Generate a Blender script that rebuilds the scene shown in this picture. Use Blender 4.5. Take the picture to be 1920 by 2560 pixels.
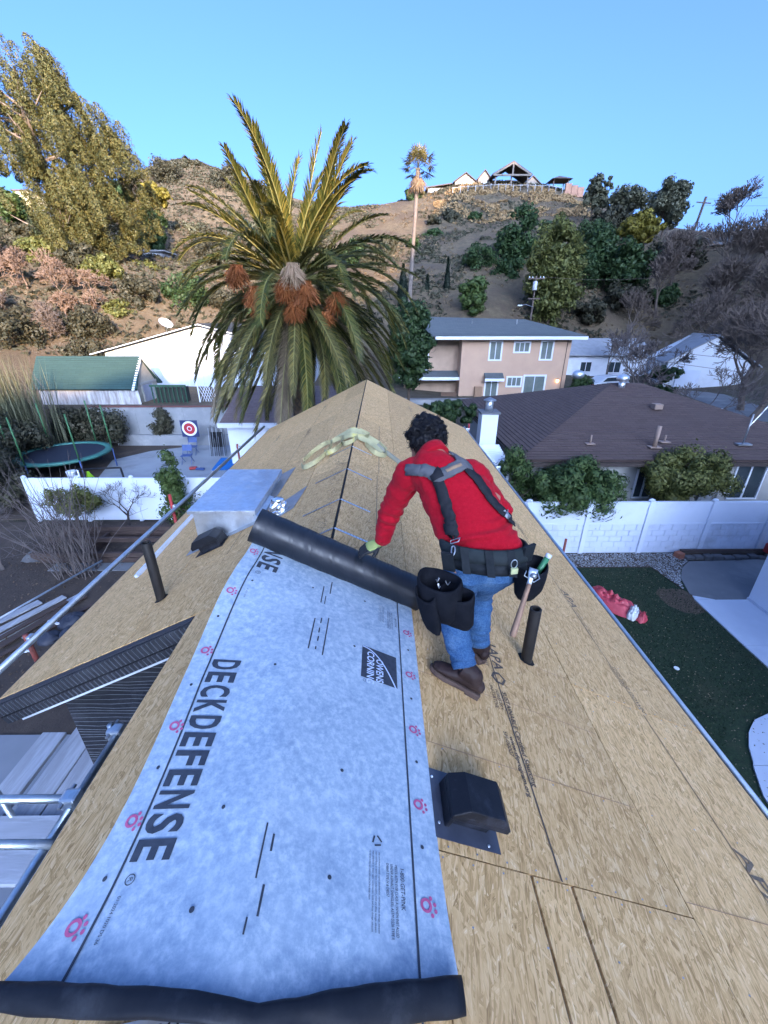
import bpy, bmesh, math, random
import numpy as np
from mathutils import Vector, Matrix, noise as mnoise

# ------------------------------------------------------------------ camera, sky, sun, exposure
SC = bpy.context.scene
COL = SC.collection
for o in list(bpy.data.objects):
    bpy.data.objects.remove(o)
R = math.radians

cam_d = bpy.data.cameras.new("camera")
cam = bpy.data.objects.new("camera", cam_d); COL.objects.link(cam)
cam.location = (0, 0, 6.8)
cam.rotation_euler = (R(65.0), 0, -0.0088)
cam_d.sensor_fit = 'VERTICAL'; cam_d.sensor_height = 36.0
cam_d.lens = 36.0 * 1036 / 2560
cam_d.clip_start = 0.05; cam_d.clip_end = 3000
SC.camera = cam

SUN_EL, SUN_AZ = 12.0, 162.0            # degrees; azimuth clockwise from +Y (the ridge direction)
world = bpy.data.worlds.new("World"); SC.world = world
world.use_nodes = True
wn = world.node_tree.nodes; wl = world.node_tree.links
bg = wn["Background"]
sky = wn.new("ShaderNodeTexSky"); sky.sky_type = 'NISHITA'
sky.sun_disc = False
sky.sun_elevation = R(SUN_EL); sky.sun_rotation = R(SUN_AZ)
sky.altitude = 200; sky.air_density = 0.36; sky.dust_density = 7.0; sky.ozone_density = 5.2
wl.new(sky.outputs[0], bg.inputs[0])
bg.inputs[1].default_value = 0.15
sun_d = bpy.data.lights.new("sun", 'SUN'); sun = bpy.data.objects.new("sun", sun_d); COL.objects.link(sun)
sun_d.energy = 2.0; sun_d.angle = R(0.5); sun_d.color = (1.0, 0.70, 0.42)
_sd = Vector((math.sin(R(SUN_AZ)) * math.cos(R(SUN_EL)), math.cos(R(SUN_AZ)) * math.cos(R(SUN_EL)), math.sin(R(SUN_EL))))
sun.rotation_euler = _sd.to_track_quat('Z', 'Y').to_euler()
sun.location = (60, -30, 60)
vs = SC.view_settings
vs.view_transform = 'Standard'; vs.look = 'None'; vs.exposure = 2.82; vs.gamma = 1.0
vs.use_curve_mapping = False
SC.cycles.max_bounces = 5; SC.cycles.diffuse_bounces = 3; SC.cycles.glossy_bounces = 3
SC.cycles.transparent_max_bounces = 6; SC.cycles.transmission_bounces = 3
SC.cycles.caustics_reflective = False; SC.cycles.caustics_refractive = False

rng = np.random.default_rng(7)
random.seed(11)

# ------------------------------------------------------------------ object helpers
ORG = {}
def link(o):
    COL.objects.link(o); return o
def tag(o, label=None, cat=None, group=None, kind=None):
    if label: o['label'] = label
    if cat: o['category'] = cat
    if group: o['group'] = group
    if kind: o['kind'] = kind
    return o
def thing(name, label, cat, loc=(0, 0, 0), group=None):
    o = link(bpy.data.objects.new(name, None)); o.location = loc
    o.empty_display_size = 0.2
    ORG[o.name] = Vector(loc)
    return tag(o, label, cat, group)
def finish(name, me, mat, parent=None, smooth=False, origin=None):
    if mat is not None:
        for m_ in (mat if isinstance(mat, (list, tuple)) else [mat]): me.materials.append(m_)
    if smooth: me.polygons.foreach_set('use_smooth', [True] * len(me.polygons))
    o = link(bpy.data.objects.new(name, me))
    if parent is not None:
        o.parent = parent
        ORG[o.name] = ORG.get(parent.name, Vector((0, 0, 0)))
    else:
        ORG[o.name] = Vector(origin if origin is not None else (0, 0, 0))
        o.location = ORG[o.name]
    off = ORG[o.name]
    if off.length > 0:
        me.transform(Matrix.Translation(-off))
    me.update()
    return o
def np_mesh(name, V, F):
    """V (n,3), F (m,k) numpy -> mesh"""
    me = bpy.data.meshes.new(name)
    V = np.asarray(V, np.float32); F = np.asarray(F, np.int32)
    m, k = F.shape
    me.vertices.add(len(V)); me.vertices.foreach_set('co', V.ravel())
    me.loops.add(m * k); me.loops.foreach_set('vertex_index', F.ravel())
    me.polygons.add(m); me.polygons.foreach_set('loop_start', np.arange(0, m * k, k, dtype=np.int32))
    try: me.polygons.foreach_set('loop_total', np.full(m, k, np.int32))
    except Exception: pass
    me.update(calc_edges=True)
    return me

class MB:
    """collects simple shapes in world coordinates and links them as ONE mesh object"""
    def __init__(s): s.v = []; s.f = []
    def add(s, V, F):
        n = len(s.v); s.v += [tuple(p) for p in V]; s.f += [tuple(i + n for i in f) for f in F]; return s
    def box(s, x0, x1, y0, y1, z0, z1, rz=0, c=None):
        V = [(x, y, z) for z in (z0, z1) for y in (y0, y1) for x in (x0, x1)]
        if rz:
            cx, cy = c if c else ((x0 + x1) / 2, (y0 + y1) / 2); a, b = math.cos(rz), math.sin(rz)
            V = [(cx + (x - cx) * a - (y - cy) * b, cy + (x - cx) * b + (y - cy) * a, z) for x, y, z in V]
        return s.add(V, [(0, 2, 3, 1), (4, 5, 7, 6), (0, 1, 5, 4), (2, 6, 7, 3), (0, 4, 6, 2), (1, 3, 7, 5)])
    def obox(s, c, ax, ay, az):
        """oriented box: centre and three half-axis vectors"""
        c, ax, ay, az = Vector(c), Vector(ax), Vector(ay), Vector(az)
        V = [c + ax * i + ay * j + az * k for k in (-1, 1) for j in (-1, 1) for i in (-1, 1)]
        return s.add(V, [(0, 2, 3, 1), (4, 5, 7, 6), (0, 1, 5, 4), (2, 6, 7, 3), (0, 4, 6, 2), (1, 3, 7, 5)])
    def bar(s, a, b, w, h, up=(0, 0, 1)):
        a, b = Vector(a), Vector(b); d = (b - a); t = d.normalized()
        u = Vector(up); sx = t.cross(u)
        if sx.length < 1e-4: sx = t.cross(Vector((1, 0, 0)))
        sx.normalize(); uz = sx.cross(t).normalized()
        return s.obox((a + b) / 2, d / 2, sx * w / 2, uz * h / 2)
    def tube(s, pts, r, n=8, cap=True, closed=False):
        pts = [Vector(p) for p in pts]; m = len(pts)
        rr = r if isinstance(r, (list, tuple)) else [r] * m
        up = Vector((0, 0, 1)); rings = []; prev = None
        for i, p in enumerate(pts):
            if closed: t = pts[(i + 1) % m] - pts[i - 1]
            else: t = pts[min(i + 1, m - 1)] - pts[max(i - 1, 0)]
            if t.length < 1e-9: t = Vector((0, 0, 1))
            t.normalize()
            if prev is None:
                x = t.cross(up)
                if x.length < 1e-3: x = t.cross(Vector((1, 0, 0)))
            else: x = prev - t * prev.dot(t)
            x.normalize(); prev = x; y = t.cross(x)
            rings.append([p + (x * math.cos(2 * math.pi * k / n) + y * math.sin(2 * math.pi * k / n)) * rr[i] for k in range(n)])
        V = [q for ring in rings for q in ring]; F = []
        for i in range(m if closed else m - 1):
            a, b = i * n, ((i + 1) % m) * n
            for k in range(n): F.append((a + k, a + (k + 1) % n, b + (k + 1) % n, b + k))
        if cap and not closed:
            F.append(tuple(range(n - 1, -1, -1))); F.append(tuple((m - 1) * n + k for k in range(n)))
        return s.add(V, F)
    def cyl(s, a, b, r, n=12, r2=None, cap=True): return s.tube([a, b], [r, r if r2 is None else r2], n, cap)
    def lathe(s, c, prof, n=16):
        V = [(c[0] + r * math.cos(2 * math.pi * k / n), c[1] + r * math.sin(2 * math.pi * k / n), c[2] + z) for r, z in prof for k in range(n)]
        F = [(i * n + k, i * n + (k + 1) % n, (i + 1) * n + (k + 1) % n, (i + 1) * n + k) for i in range(len(prof) - 1) for k in range(n)]
        F.append(tuple(range(n - 1, -1, -1))); F.append(tuple((len(prof) - 1) * n + k for k in range(n)))
        return s.add(V, F)
    def poly(s, pts, thick=None):
        """flat polygon, or a slab when thick is a vector"""
        n = len(pts); pts = [Vector(p) for p in pts]
        if thick is None: return s.add(pts, [tuple(range(n))])
        t = Vector(thick); V = pts + [p + t for p in pts]
        F = [tuple(range(n - 1, -1, -1)), tuple(range(n, 2 * n))] + [(i, (i + 1) % n, n + (i + 1) % n, n + i) for i in range(n)]
        return s.add(V, F)
    def grid(s, fn, nu, nv):
        V = [fn(i / nu, j / nv) for j in range(nv + 1) for i in range(nu + 1)]
        F = [(j * (nu + 1) + i, j * (nu + 1) + i + 1, (j + 1) * (nu + 1) + i + 1, (j + 1) * (nu + 1) + i) for j in range(nv) for i in range(nu)]
        return s.add(V, F)
    def build(s, name, mat, parent=None, smooth=False, origin=None, fix=True):
        me = bpy.data.meshes.new(name); me.from_pydata([tuple(p) for p in s.v], [], s.f)
        if fix:
            bm = bmesh.new(); bm.from_mesh(me); bmesh.ops.recalc_face_normals(bm, faces=bm.faces); bm.to_mesh(me); bm.free()
        return finish(name, me, mat, parent, smooth, origin)

def one(name, mb, mat, label, cat, loc, group=None, smooth=False, kind=None):
    o = mb.build(name, mat, None, smooth, origin=loc)
    return tag(o, label, cat, group, kind)
def copy_thing(src, loc, rz=0.0, label=None, scale=1.0):
    c = src.copy(); link(c); c.location = loc; c.rotation_euler = (0, 0, rz); c.scale = (scale,) * 3
    ORG[c.name] = Vector(loc)
    if label: c['label'] = label
    for ch in list(src.children):
        d = ch.copy(); link(d); d.parent = c
        for g in list(ch.children):
            e = g.copy(); link(e); e.parent = d
    return c
def bevel(o, w, seg=2):
    m = o.modifiers.new('bevel', 'BEVEL'); m.width = w; m.segments = seg; m.limit_method = 'ANGLE'; m.angle_limit = R(40)
    return o

# ------------------------------------------------------------------ materials
class NT:
    def __init__(s, name):
        s.m = bpy.data.materials.new(name); s.m.use_nodes = True
        s.n = s.m.node_tree.nodes; s.l = s.m.node_tree.links; s.b = s.n["Principled BSDF"]
    def new(s, t, **k):
        nd = s.n.new(t)
        for a, b in k.items(): setattr(nd, a, b)
        return nd
    def link(s, a, b): s.l.new(a, b)
    def val(s, nd, key, v): nd.inputs[key].default_value = v
    def coord(s, kind='Object', scale=(1, 1, 1), rot=(0, 0, 0), loc=(0, 0, 0)):
        tc = s.new("ShaderNodeTexCoord"); mp = s.new("ShaderNodeMapping")
        s.link(tc.outputs[kind], mp.inputs[0])
        mp.inputs['Scale'].default_value = scale; mp.inputs['Rotation'].default_value = rot; mp.inputs['Location'].default_value = loc
        return mp.outputs[0]
    def noise(s, co, scale, detail=4, rough=.55, dist=0):
        nd = s.new("ShaderNodeTexNoise"); s.link(co, nd.inputs['Vector'])
        nd.inputs['Scale'].default_value = scale; nd.inputs['Detail'].default_value = detail
        nd.inputs['Roughness'].default_value = rough; nd.inputs['Distortion'].default_value = dist
        return nd.outputs[0]
    def ramp(s, fac, stops):
        nd = s.new("ShaderNodeValToRGB"); s.link(fac, nd.inputs[0]); e = nd.color_ramp.elements
        while len(e) < len(stops): e.new(0.5)
        for k, (p, c) in enumerate(stops):
            e[k].position = p; e[k].color = (c[0], c[1], c[2], 1) if not isinstance(c, (int, float)) else (c, c, c, 1)
        return nd.outputs[0]
    def mix(s, fac, a, b, mode='MIX'):
        nd = s.new("ShaderNodeMix", data_type='RGBA', blend_type=mode)
        for key, v in ((0, fac), (6, a), (7, b)):
            if isinstance(v, (int, float)): nd.inputs[key].default_value = v
            elif isinstance(v, tuple): nd.inputs[key].default_value = (v[0], v[1], v[2], 1)
            else: s.link(v, nd.inputs[key])
        return nd.outputs[2]
    def math(s, op, a, b=None):
        nd = s.new("ShaderNodeMath", operation=op)
        for i, v in enumerate((a, b)):
            if v is None: continue
            if isinstance(v, (int, float)): nd.inputs[i].default_value = v
            else: s.link(v, nd.inputs[i])
        return nd.outputs[0]
    def bump(s, h, strength=.3, dist=.01):
        nd = s.new("ShaderNodeBump"); s.link(h, nd.inputs['Height'])
        nd.inputs['Strength'].default_value = strength; nd.inputs['Distance'].default_value = dist
        s.link(nd.outputs[0], s.b.inputs['Normal']); return nd
    def base(s, c):
        if isinstance(c, tuple): s.b.inputs['Base Color'].default_value = (*c, 1)
        else: s.link(c, s.b.inputs['Base Color'])
def mat(name, c1, c2=None, scale=6.0, rough=.8, bump=0.0, metal=0.0, stretch=(1, 1, 1), bscale=None, bdist=.01, coord='Object', spec=None, wear=None):
    t = NT(name); co = t.coord(coord, stretch)
    c2 = c2 if c2 is not None else tuple(x * .78 for x in c1)
    f = t.noise(co, scale, 6, .6)
    col = t.ramp(f, [(.3, c1), (.7, c2)])
    if wear is not None:
        f2 = t.noise(co, scale * .35, 8, .7); col = t.mix(t.ramp(f2, [(.52, 0.), (.66, 1.)]), col, wear)
    t.base(col)
    t.b.inputs['Roughness'].default_value = rough; t.b.inputs['Metallic'].default_value = metal
    if spec is not None: t.b.inputs['Specular IOR Level'].default_value = spec
    if bump: t.bump(t.noise(co, bscale or scale * 6, 4, .6), bump, bdist)
    return t.m
def leaf_mat(name, c1, c2, c3=None, trans=.25, rough=.55):
    t = NT(name); g = t.new("ShaderNodeNewGeometry"); oi = t.new("ShaderNodeTexCoord")
    c3 = c3 or tuple((a + b) / 2 for a, b in zip(c1, c2))
    col = t.ramp(g.outputs['Random Per Island'], [(.0, c1), (.5, c3), (1., c2)])
    nz = t.noise(oi.outputs['Object'], .9, 3)
    col = t.mix(t.ramp(nz, [(.35, .0), (.7, .45)]), col, tuple(x * .6 for x in c1))
    t.base(col); t.b.inputs['Roughness'].default_value = rough
    t.b.inputs['Specular IOR Level'].default_value = .3
    tr = t.new("ShaderNodeBsdfTranslucent"); t.link(col, tr.inputs[0])
    mx = t.new("ShaderNodeMixShader"); mx.inputs[0].default_value = trans
    t.link(t.b.outputs[0], mx.inputs[1]); t.link(tr.outputs[0], mx.inputs[2])
    t.link(mx.outputs[0], t.n['Material Output'].inputs[0])
    return t.m
def shingle_mat(name, c1, c2, c3, w=.3, h=.14):
    """courses and tabs in the colour of asphalt shingles; UV in metres"""
    t = NT(name); uv = t.new("ShaderNodeUVMap"); mp = t.new("ShaderNodeMapping"); t.link(uv.outputs[0], mp.inputs[0])
    br = t.new("ShaderNodeTexBrick"); t.link(mp.outputs[0], br.inputs['Vector'])
    for k, v in (('Scale', 1.0), ('Brick Width', w), ('Row Height', h), ('Mortar Size', .008), ('Bias', 0.)): br.inputs[k].default_value = v
    br.inputs['Color1'].default_value = (*c1, 1); br.inputs['Color2'].default_value = (*c2, 1); br.inputs['Mortar'].default_value = (*[x * .45 for x in c1], 1)
    col = t.mix(t.ramp(t.noise(mp.outputs[0], 1.1, 5, .65), [(.35, 0.), (.75, .7)]), br.outputs[0], c3)
    col = t.mix(.25, col, t.ramp(t.noise(mp.outputs[0], 90, 2), [(.3, tuple(x * .4 for x in c1)), (.7, tuple(min(1, x * 1.7) for x in c3))]))
    t.base(col); t.b.inputs['Roughness'].default_value = .92
    t.bump(t.math('ADD', br.outputs[1], t.noise(mp.outputs[0], 60, 3)), .35, .012).invert = True
    return t.m
def osb_mat():
    t = NT('osb')
    oi = t.new("ShaderNodeObjectInfo"); tc = t.new("ShaderNodeTexCoord")
    ad = t.new("ShaderNodeVectorMath", operation='MULTIPLY_ADD')
    cmb = t.new("ShaderNodeCombineXYZ"); t.link(oi.outputs['Random'], cmb.inputs[0]); t.link(oi.outputs['Random'], cmb.inputs[1])
    t.link(cmb.outputs[0], ad.inputs[0]); ad.inputs[1].default_value = (37., 53., 0); t.link(tc.outputs['Object'], ad.inputs[2])
    wn_ = t.new("ShaderNodeTexNoise"); t.link(ad.outputs[0], wn_.inputs['Vector']); wn_.inputs['Scale'].default_value = 5.; wn_.inputs['Detail'].default_value = 2.
    wv = t.new("ShaderNodeVectorMath", operation='MULTIPLY_ADD'); t.link(wn_.outputs[1], wv.inputs[0]); wv.inputs[1].default_value = (.05, .05, 0); t.link(ad.outputs[0], wv.inputs[2])
    co = wv.outputs[0]
    def flakes(rot, sx, sy):
        rt = t.new("ShaderNodeMapping"); t.link(co, rt.inputs[0]); rt.inputs['Rotation'].default_value = (0, 0, rot)
        mp = t.new("ShaderNodeMapping"); t.link(rt.outputs[0], mp.inputs[0]); mp.inputs['Scale'].default_value = (sx, sy, 0)
        v = t.new("ShaderNodeTexVoronoi", feature='F1', voronoi_dimensions='2D'); t.link(mp.outputs[0], v.inputs['Vector']); v.inputs['Scale'].default_value = 1.
        gr = t.new("ShaderNodeMapping"); t.link(rt.outputs[0], gr.inputs[0]); gr.inputs['Scale'].default_value = (330, 16, 1)
        g = t.noise(gr.outputs[0], 1., 3, .6); sp = t.new("ShaderNodeSeparateColor"); t.link(v.outputs['Color'], sp.inputs[0])
        mixd = t.math('ADD', t.math('MULTIPLY', sp.outputs[0], .72), t.math('MULTIPLY', t.math('SUBTRACT', g, .36), 1.0))
        return mixd, sp.outputs[1], v.outputs['Distance']
    tan = [(.03, (.20, .095, .030)), (.20, (.44, .255, .092)), (.42, (.64, .385, .160)), (.64, (.75, .47, .21)), (.84, (.83, .555, .28)), (1., (.97, .77, .47))]
    layers = [flakes(0.10, 120, 16), flakes(.42, 95, 15), flakes(-.38, 100, 16), flakes(.95, 70, 16), flakes(-.85, 75, 17), flakes(-.06, 50, 10), flakes(.2, 170, 20)]
    col = t.ramp(layers[0][0], tan); hh = layers[0][2]
    for k, (a, b, d) in enumerate(layers[1:]):
        lo_ = (.58, .58, .66, .68, .86, .55)[k]
        msk = t.ramp(b, [(lo_, 0.), (lo_ + .03, 1.)])
        col = t.mix(msk, col, t.ramp(a, tan)); hh = t.mix(msk, hh, d)
    fine = t.new("ShaderNodeMapping"); t.link(co, fine.inputs[0]); fine.inputs['Scale'].default_value = (210, 34, 1)
    col = t.mix(.20, col, t.ramp(t.noise(fine.outputs[0], 1., 3), [(.3, (.34, .18, .06)), (.7, (.88, .60, .28))]))
    big = t.noise(tc.outputs['Object'], .9, 4, .6); col = t.mix(t.ramp(big, [(.35, .0), (.72, .28)]), col, (.50, .33, .165))
    sc1 = t.noise(tc.outputs['Object'], 2.3, 7, .72); col = t.mix(t.ramp(sc1, [(.60, 0.), (.72, .35)]), col, (.33, .22, .12))
    hv = t.new('ShaderNodeHueSaturation'); t.link(col, hv.inputs['Color']); mr = t.new('ShaderNodeMapRange'); t.link(oi.outputs['Random'], mr.inputs[0]); mr.inputs[3].default_value = .86; mr.inputs[4].default_value = 1.10; t.link(mr.outputs[0], hv.inputs['Value']); col = hv.outputs[0]
    t.base(col); t.b.inputs['Roughness'].default_value = .72; t.b.inputs['Specular IOR Level'].default_value = .25
    t.bump(hh, .25, .002)
    return t.m
OSB = osb_mat()
INK = mat('stamp_ink', (.055, .045, .04), (.13, .10, .075), 90, .9)
INKF = mat('faded_stamp_ink', (.10, .08, .06), (.24, .17, .11), 60, .9)
BLACKPLY = mat('black_plastic_film', (.008, .009, .013), (.015, .017, .022), 18, .55, .3, stretch=(1, 1, 1), bscale=24, bdist=.006, spec=.3, wear=(.03, .033, .04))
def roll_mat():
    t = NT('wound_black_film'); co = t.coord('Object', (60, 3, 3), (0, R(27), 0))
    n_ = t.noise(co, 1.2, 3); t.base(t.ramp(n_, [(.3, (.006, .008, .012)), (.75, (.017, .020, .027))]))
    t.link(t.ramp(n_, [(.35, .34), (.7, .6)]), t.b.inputs['Roughness']); t.bump(n_, .35, .004); return t.m
ROLLM = roll_mat()
def sheet_mat():
    t = NT('grey_underlayment'); co = t.coord('Object')
    a = t.noise(co, 34, 4, .7); b = t.noise(co, 7, 4, .6)
    col = t.ramp(a, [(.32, (.23, .315, .42)), (.5, (.32, .41, .50)), (.68, (.47, .55, .62))])
    col = t.mix(t.ramp(b, [(.4, 0.), (.7, .35)]), col, (.42, .505, .59))
    t.base(col); t.b.inputs['Roughness'].default_value = .55; t.b.inputs['Specular IOR Level'].default_value = .3
    t.bump(t.noise(co, 160, 3), .12, .002); return t.m
SHEET = sheet_mat()
PRINT = mat('dark_print', (.022, .030, .045), (.045, .055, .075), 40, .7)
PINK = mat('magenta_print', (.42, .07, .17), (.52, .11, .24), 30, .7)
PALE = mat('pale_print', (.50, .60, .78), (.58, .68, .84), 30, .7)
def galv(name, c=(.76, .81, .86), rough=.40):
    t = NT(name); co = t.coord('Object', (1, 1, 1)); v = t.new("ShaderNodeTexVoronoi"); t.link(co, v.inputs['Vector']); v.inputs['Scale'].default_value = 26
    sp = t.new("ShaderNodeSeparateColor"); t.link(v.outputs['Color'], sp.inputs[0])
    t.base(t.ramp(sp.outputs[0], [(0., tuple(x * .86 for x in c)), (1., c)])); t.b.inputs['Metallic'].default_value = .92
    t.link(t.ramp(t.noise(co, 6, 5), [(.3, rough * .75), (.7, rough * 1.5)]), t.b.inputs['Roughness'])
    t.bump(t.noise(co, 3.5, 2), .12, .02); return t.m
GALV = galv('galvanised_sheet')
TUBE = galv('galvanised_tube', (.60, .66, .70), .38)
FOIL = galv('crumpled_foil', (.85, .88, .92), .2)
STEELD = galv('dull_steel', (.42, .44, .46), .45)
BLK = mat('black_plastic', (.007, .008, .011), (.012, .013, .017), 14, .5, .1, wear=(.030, .033, .045), spec=.3)
BLKPIPE = mat('black_abs_pipe', (.016, .014, .013), (.028, .024, .021), 10, .55, .08, wear=(.028, .024, .020), spec=.25)
HOLE = mat('dark_pipe_inside', (.004, .004, .004), (.006, .006, .006), 5, .9)
FELT = mat('black_building_paper', (.012, .013, .017), (.026, .028, .034), 9, .78, .3, wear=(.05, .052, .06))
FELTR = mat('ribbed_black_lath', (.022, .024, .030), (.040, .042, .050), 16, .6, .25)
WIRE = mat('line_wire', (.16, .17, .19), (.26, .27, .29), 20, .45, metal=.6)
WHITEP = mat('white_paint', (.74, .78, .84), (.68, .73, .80), 1.2, .55, .05, wear=(.62, .66, .72))
WHITEV = mat('white_vinyl', (.70, .77, .88), (.64, .71, .83), 1.1, .45, .03, wear=(.57, .62, .70))
BLOCKW = mat('white_painted_block', (.66, .73, .86), (.57, .64, .77), 2.0, .7, .4, bscale=60, bdist=.004, wear=(.48, .53, .62))
JOINT = mat('painted_mortar', (.40, .46, .58), (.46, .52, .64), 8, .85)
WOODP = mat('weathered_plank', (.40, .42, .46), (.30, .31, .34), 3.0, .8, .4, stretch=(6, .6, 6), bscale=12, bdist=.004, wear=(.5, .53, .58))
WOODX = mat('weathered_plank_crosswise', (.46, .49, .55), (.36, .38, .42), 3.0, .8, .4, stretch=(.6, 6, 6), bscale=12, bdist=.004, wear=(.56, .6, .66))
WOODD = mat('dark_old_timber', (.085, .055, .045), (.05, .035, .03), 4.0, .88, .4, stretch=(.5, 5, 5), bscale=14)
REDP = mat('red_painted_steel', (.42, .035, .03), (.30, .03, .028), 7, .5, .1)
RUSTR = mat('rusty_red_steel', (.27, .06, .045), (.20, .055, .04), 7, .6, .15)
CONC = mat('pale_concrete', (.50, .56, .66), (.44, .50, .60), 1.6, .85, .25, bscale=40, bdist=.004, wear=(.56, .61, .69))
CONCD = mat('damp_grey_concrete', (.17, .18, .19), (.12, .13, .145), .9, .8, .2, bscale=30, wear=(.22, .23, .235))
CONCN = mat('stained_patio_concrete', (.34, .37, .40), (.26, .285, .31), .7, .85, .2, bscale=30, wear=(.19, .20, .21))
GREYB = mat('grey_block_wall', (.27, .285, .30), (.215, .23, .245), 1.4, .9, .3, bscale=30, wear=(.33, .34, .35))
SOIL = mat('dark_garden_soil', (.045, .034, .028), (.075, .055, .042), 2.5, .95, .6, bscale=18, bdist=.03, wear=(.10, .075, .055))
GLASS = mat('window_glass', (.03, .045, .055), (.05, .065, .075), 2, .12, 0, spec=.8)
BLIND = mat('window_blind', (.10, .13, .12), (.17, .20, .18), 1.5, .3, 0, spec=.7)
# ------------------------------------------------------------------ terrain: valley floor and hills
CP = [(-25.2,45.0,7.6),(-29.1,44.0,7.9),(-32.7,42.0,8.0),(-27.2,50.0,10.9),(-34.4,52.0,12.1),(-41.9,54.0,13.7),(-34.5,56.0,13.3),(-31.1,61.0,13.9),(-50.0,66.0,18.1),(-47.5,70.0,18.8),(-36.2,73.0,14.6),(-32.9,75.0,14.5),(-19.2,58.0,10.2),(-13.2,62.0,9.5),(-64.6,110.0,30.0),(-59.3,118.0,34.7),(-58.1,125.0,37.9),(-54.4,130.0,41.4),(-48.0,132.0,42.9),(-39.3,132.0,40.9),(-31.1,130.0,38.0),(-23.4,130.0,34.3),(-13.2,140.0,34.7),(-40.6,99.0,26.4),(-44.1,92.0,22.6),(-29.6,95.0,23.2),(-40.0,110.0,32.8),(-21.3,74.0,15.5),(-12.5,80.0,16.2),(-9.2,95.0,20.6),(-5.2,135.0,33.2),(3.1,128.0,33.5),(10.8,124.0,34.1),(17.3,122.0,35.0),(23.9,122.0,35.7),(30.6,122.0,35.7),(37.3,122.0,35.5),(44.4,120.0,33.9),(49.3,112.0,28.5),(4.1,100.0,22.0),(13.0,108.0,26.9),(25.9,108.0,27.6),(35.9,104.0,26.2),(7.8,85.0,16.8),(18.1,88.0,18.4),(2.9,68.0,11.8),(8.4,66.0,10.7),(13.0,60.0,8.5),(21.2,72.0,13.2),(28.4,76.0,15.8),(34.4,84.0,19.1),(-1.6,64.0,10.6),(0.7,80.0,15.6),(49.4,100.0,24.1),(51.9,92.0,20.9),(50.7,82.0,18.1),(53.9,77.0,17.8),(57.3,72.0,17.6),(60.4,67.0,17.1),(41.7,76.0,13.6),(45.7,72.0,12.7),(49.1,68.0,11.9),(49.9,60.0,10.4),(34.9,66.0,8.7),(39.2,64.0,7.7),(45.0,60.0,6.7),(45.2,52.0,5.0),
 # ground that the photograph does not show directly
 (-14,28,2.0),(-22,27,2.0),(-18,33,2.1),(-12,33,2.1),(-6,33,1.8),(-20,40,2.6),(-12,42,2.8),(-5,42,2.4),(-30,26,2.6),(-30,34,3.4),(-40,24,6),(-42,36,8),(-60,50,16),(-80,70,24),(-90,100,28),(-2,42,2.0),(-2,52,5.0),(3,56,6),
 (4,38,.6),(11,38,.6),(18,38,.5),(12,48,1.0),(20,52,1.6),(4,48,2.2),(24,34,.2),(24,28,.1),(30,24,.1),(31,44,-.1),(36,42,.3),(36,50,1.6),(27,50,.8),(29,57,2.6),(40,44,1.2),(44,34,2),
 (0,10,0),(10,10,0),(20,10,0),(-10,10,0),(-18,12,0),(-18,22,.8),(0,25,.2),(12,26,.2),(0,-10,0),(-20,-10,0),(18,-10,0),(-45,0,3),(-45,-30,5),
 # unseen ridge added behind and right of the camera, shaped to block the sun
 (60,40,9),(66,20,11),(62,-10,9),(40,-40,8),(-54,-108,27),(-16,-97,28),(23,-87,29),(33,-84,31),(44,-81,38),(66,-75,60),(81,-71,78),(110,-64,80),(139,-56,76),(100,-20,26),(84,-14,16),(115,25,26),(130,-20,38),(66,-45,20),(40,-62,16),(90,-100,60),(60,-115,36),(20,-115,26),(130,-95,60),(95,70,18),(120,90,20),(150,80,28),(140,140,22),(180,120,30),(45,5,4),(48,-25,6),(15,-58,8),(-30,-70,8),
 (-60,-60,4),(0,-50,4),(0,170,33),(50,170,34),(-50,170,38),(-120,130,36),(-140,60,32),(-140,0,18),(100,170,20),(-120,170,34),(-5,220,20),(-100,230,20),(90,230,20)]
_cp = np.array(CP, float)
def _phi(d): 
    return np.where(d > 1e-9, d * d * np.log(np.maximum(d, 1e-9)), 0.)
_n = len(_cp); _D = np.hypot(_cp[:, 0][:, None] - _cp[:, 0], _cp[:, 1][:, None] - _cp[:, 1])
_A = np.zeros((_n + 3, _n + 3)); _A[:_n, :_n] = _phi(_D) + np.eye(_n) * 12.0
_A[:_n, _n] = 1; _A[:_n, _n + 1:] = _cp[:, :2]; _A[_n, :_n] = 1; _A[_n + 1:, :_n] = _cp[:, :2].T
_w = np.linalg.solve(_A, np.concatenate([_cp[:, 2], [0, 0, 0]]))
def terr(x, y):
    x = np.atleast_1d(np.asarray(x, float)); y = np.atleast_1d(np.asarray(y, float))
    d = np.hypot(x[:, None] - _cp[:, 0], y[:, None] - _cp[:, 1])
    z = _phi(d) @ _w[:_n] + _w[_n] + x * _w[_n + 1] + y * _w[_n + 2]
    def ss(a, b, t): 
        u = np.clip((t - a) / (b - a), 0, 1); return u * u * (3 - 2 * u)
    m = np.maximum.reduce([ss(24, 32, x), ss(16, 24, -x), ss(25.5, 31, y), ss(25, 40, -y)])
    return np.maximum(z, -.06) * m - .06 * (1 - m)
def H(x, y): return float(terr(x, y)[0])
def _axis(segs):
    out = []
    for a, b, st in segs: out += list(np.arange(a, b, st))
    return np.array(out + [segs[-1][1]])
_gx = _axis([(-260, -70, 9), (-70, 60, 1.6), (60, 200, 7)]); _gy = _axis([(-140, -10, 10), (-10, 60, 1.6), (60, 145, 1.9), (145, 330, 12)])
_X, _Y = np.meshgrid(_gx, _gy); _Z = terr(_X.ravel(), _Y.ravel()).reshape(_X.shape)
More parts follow.
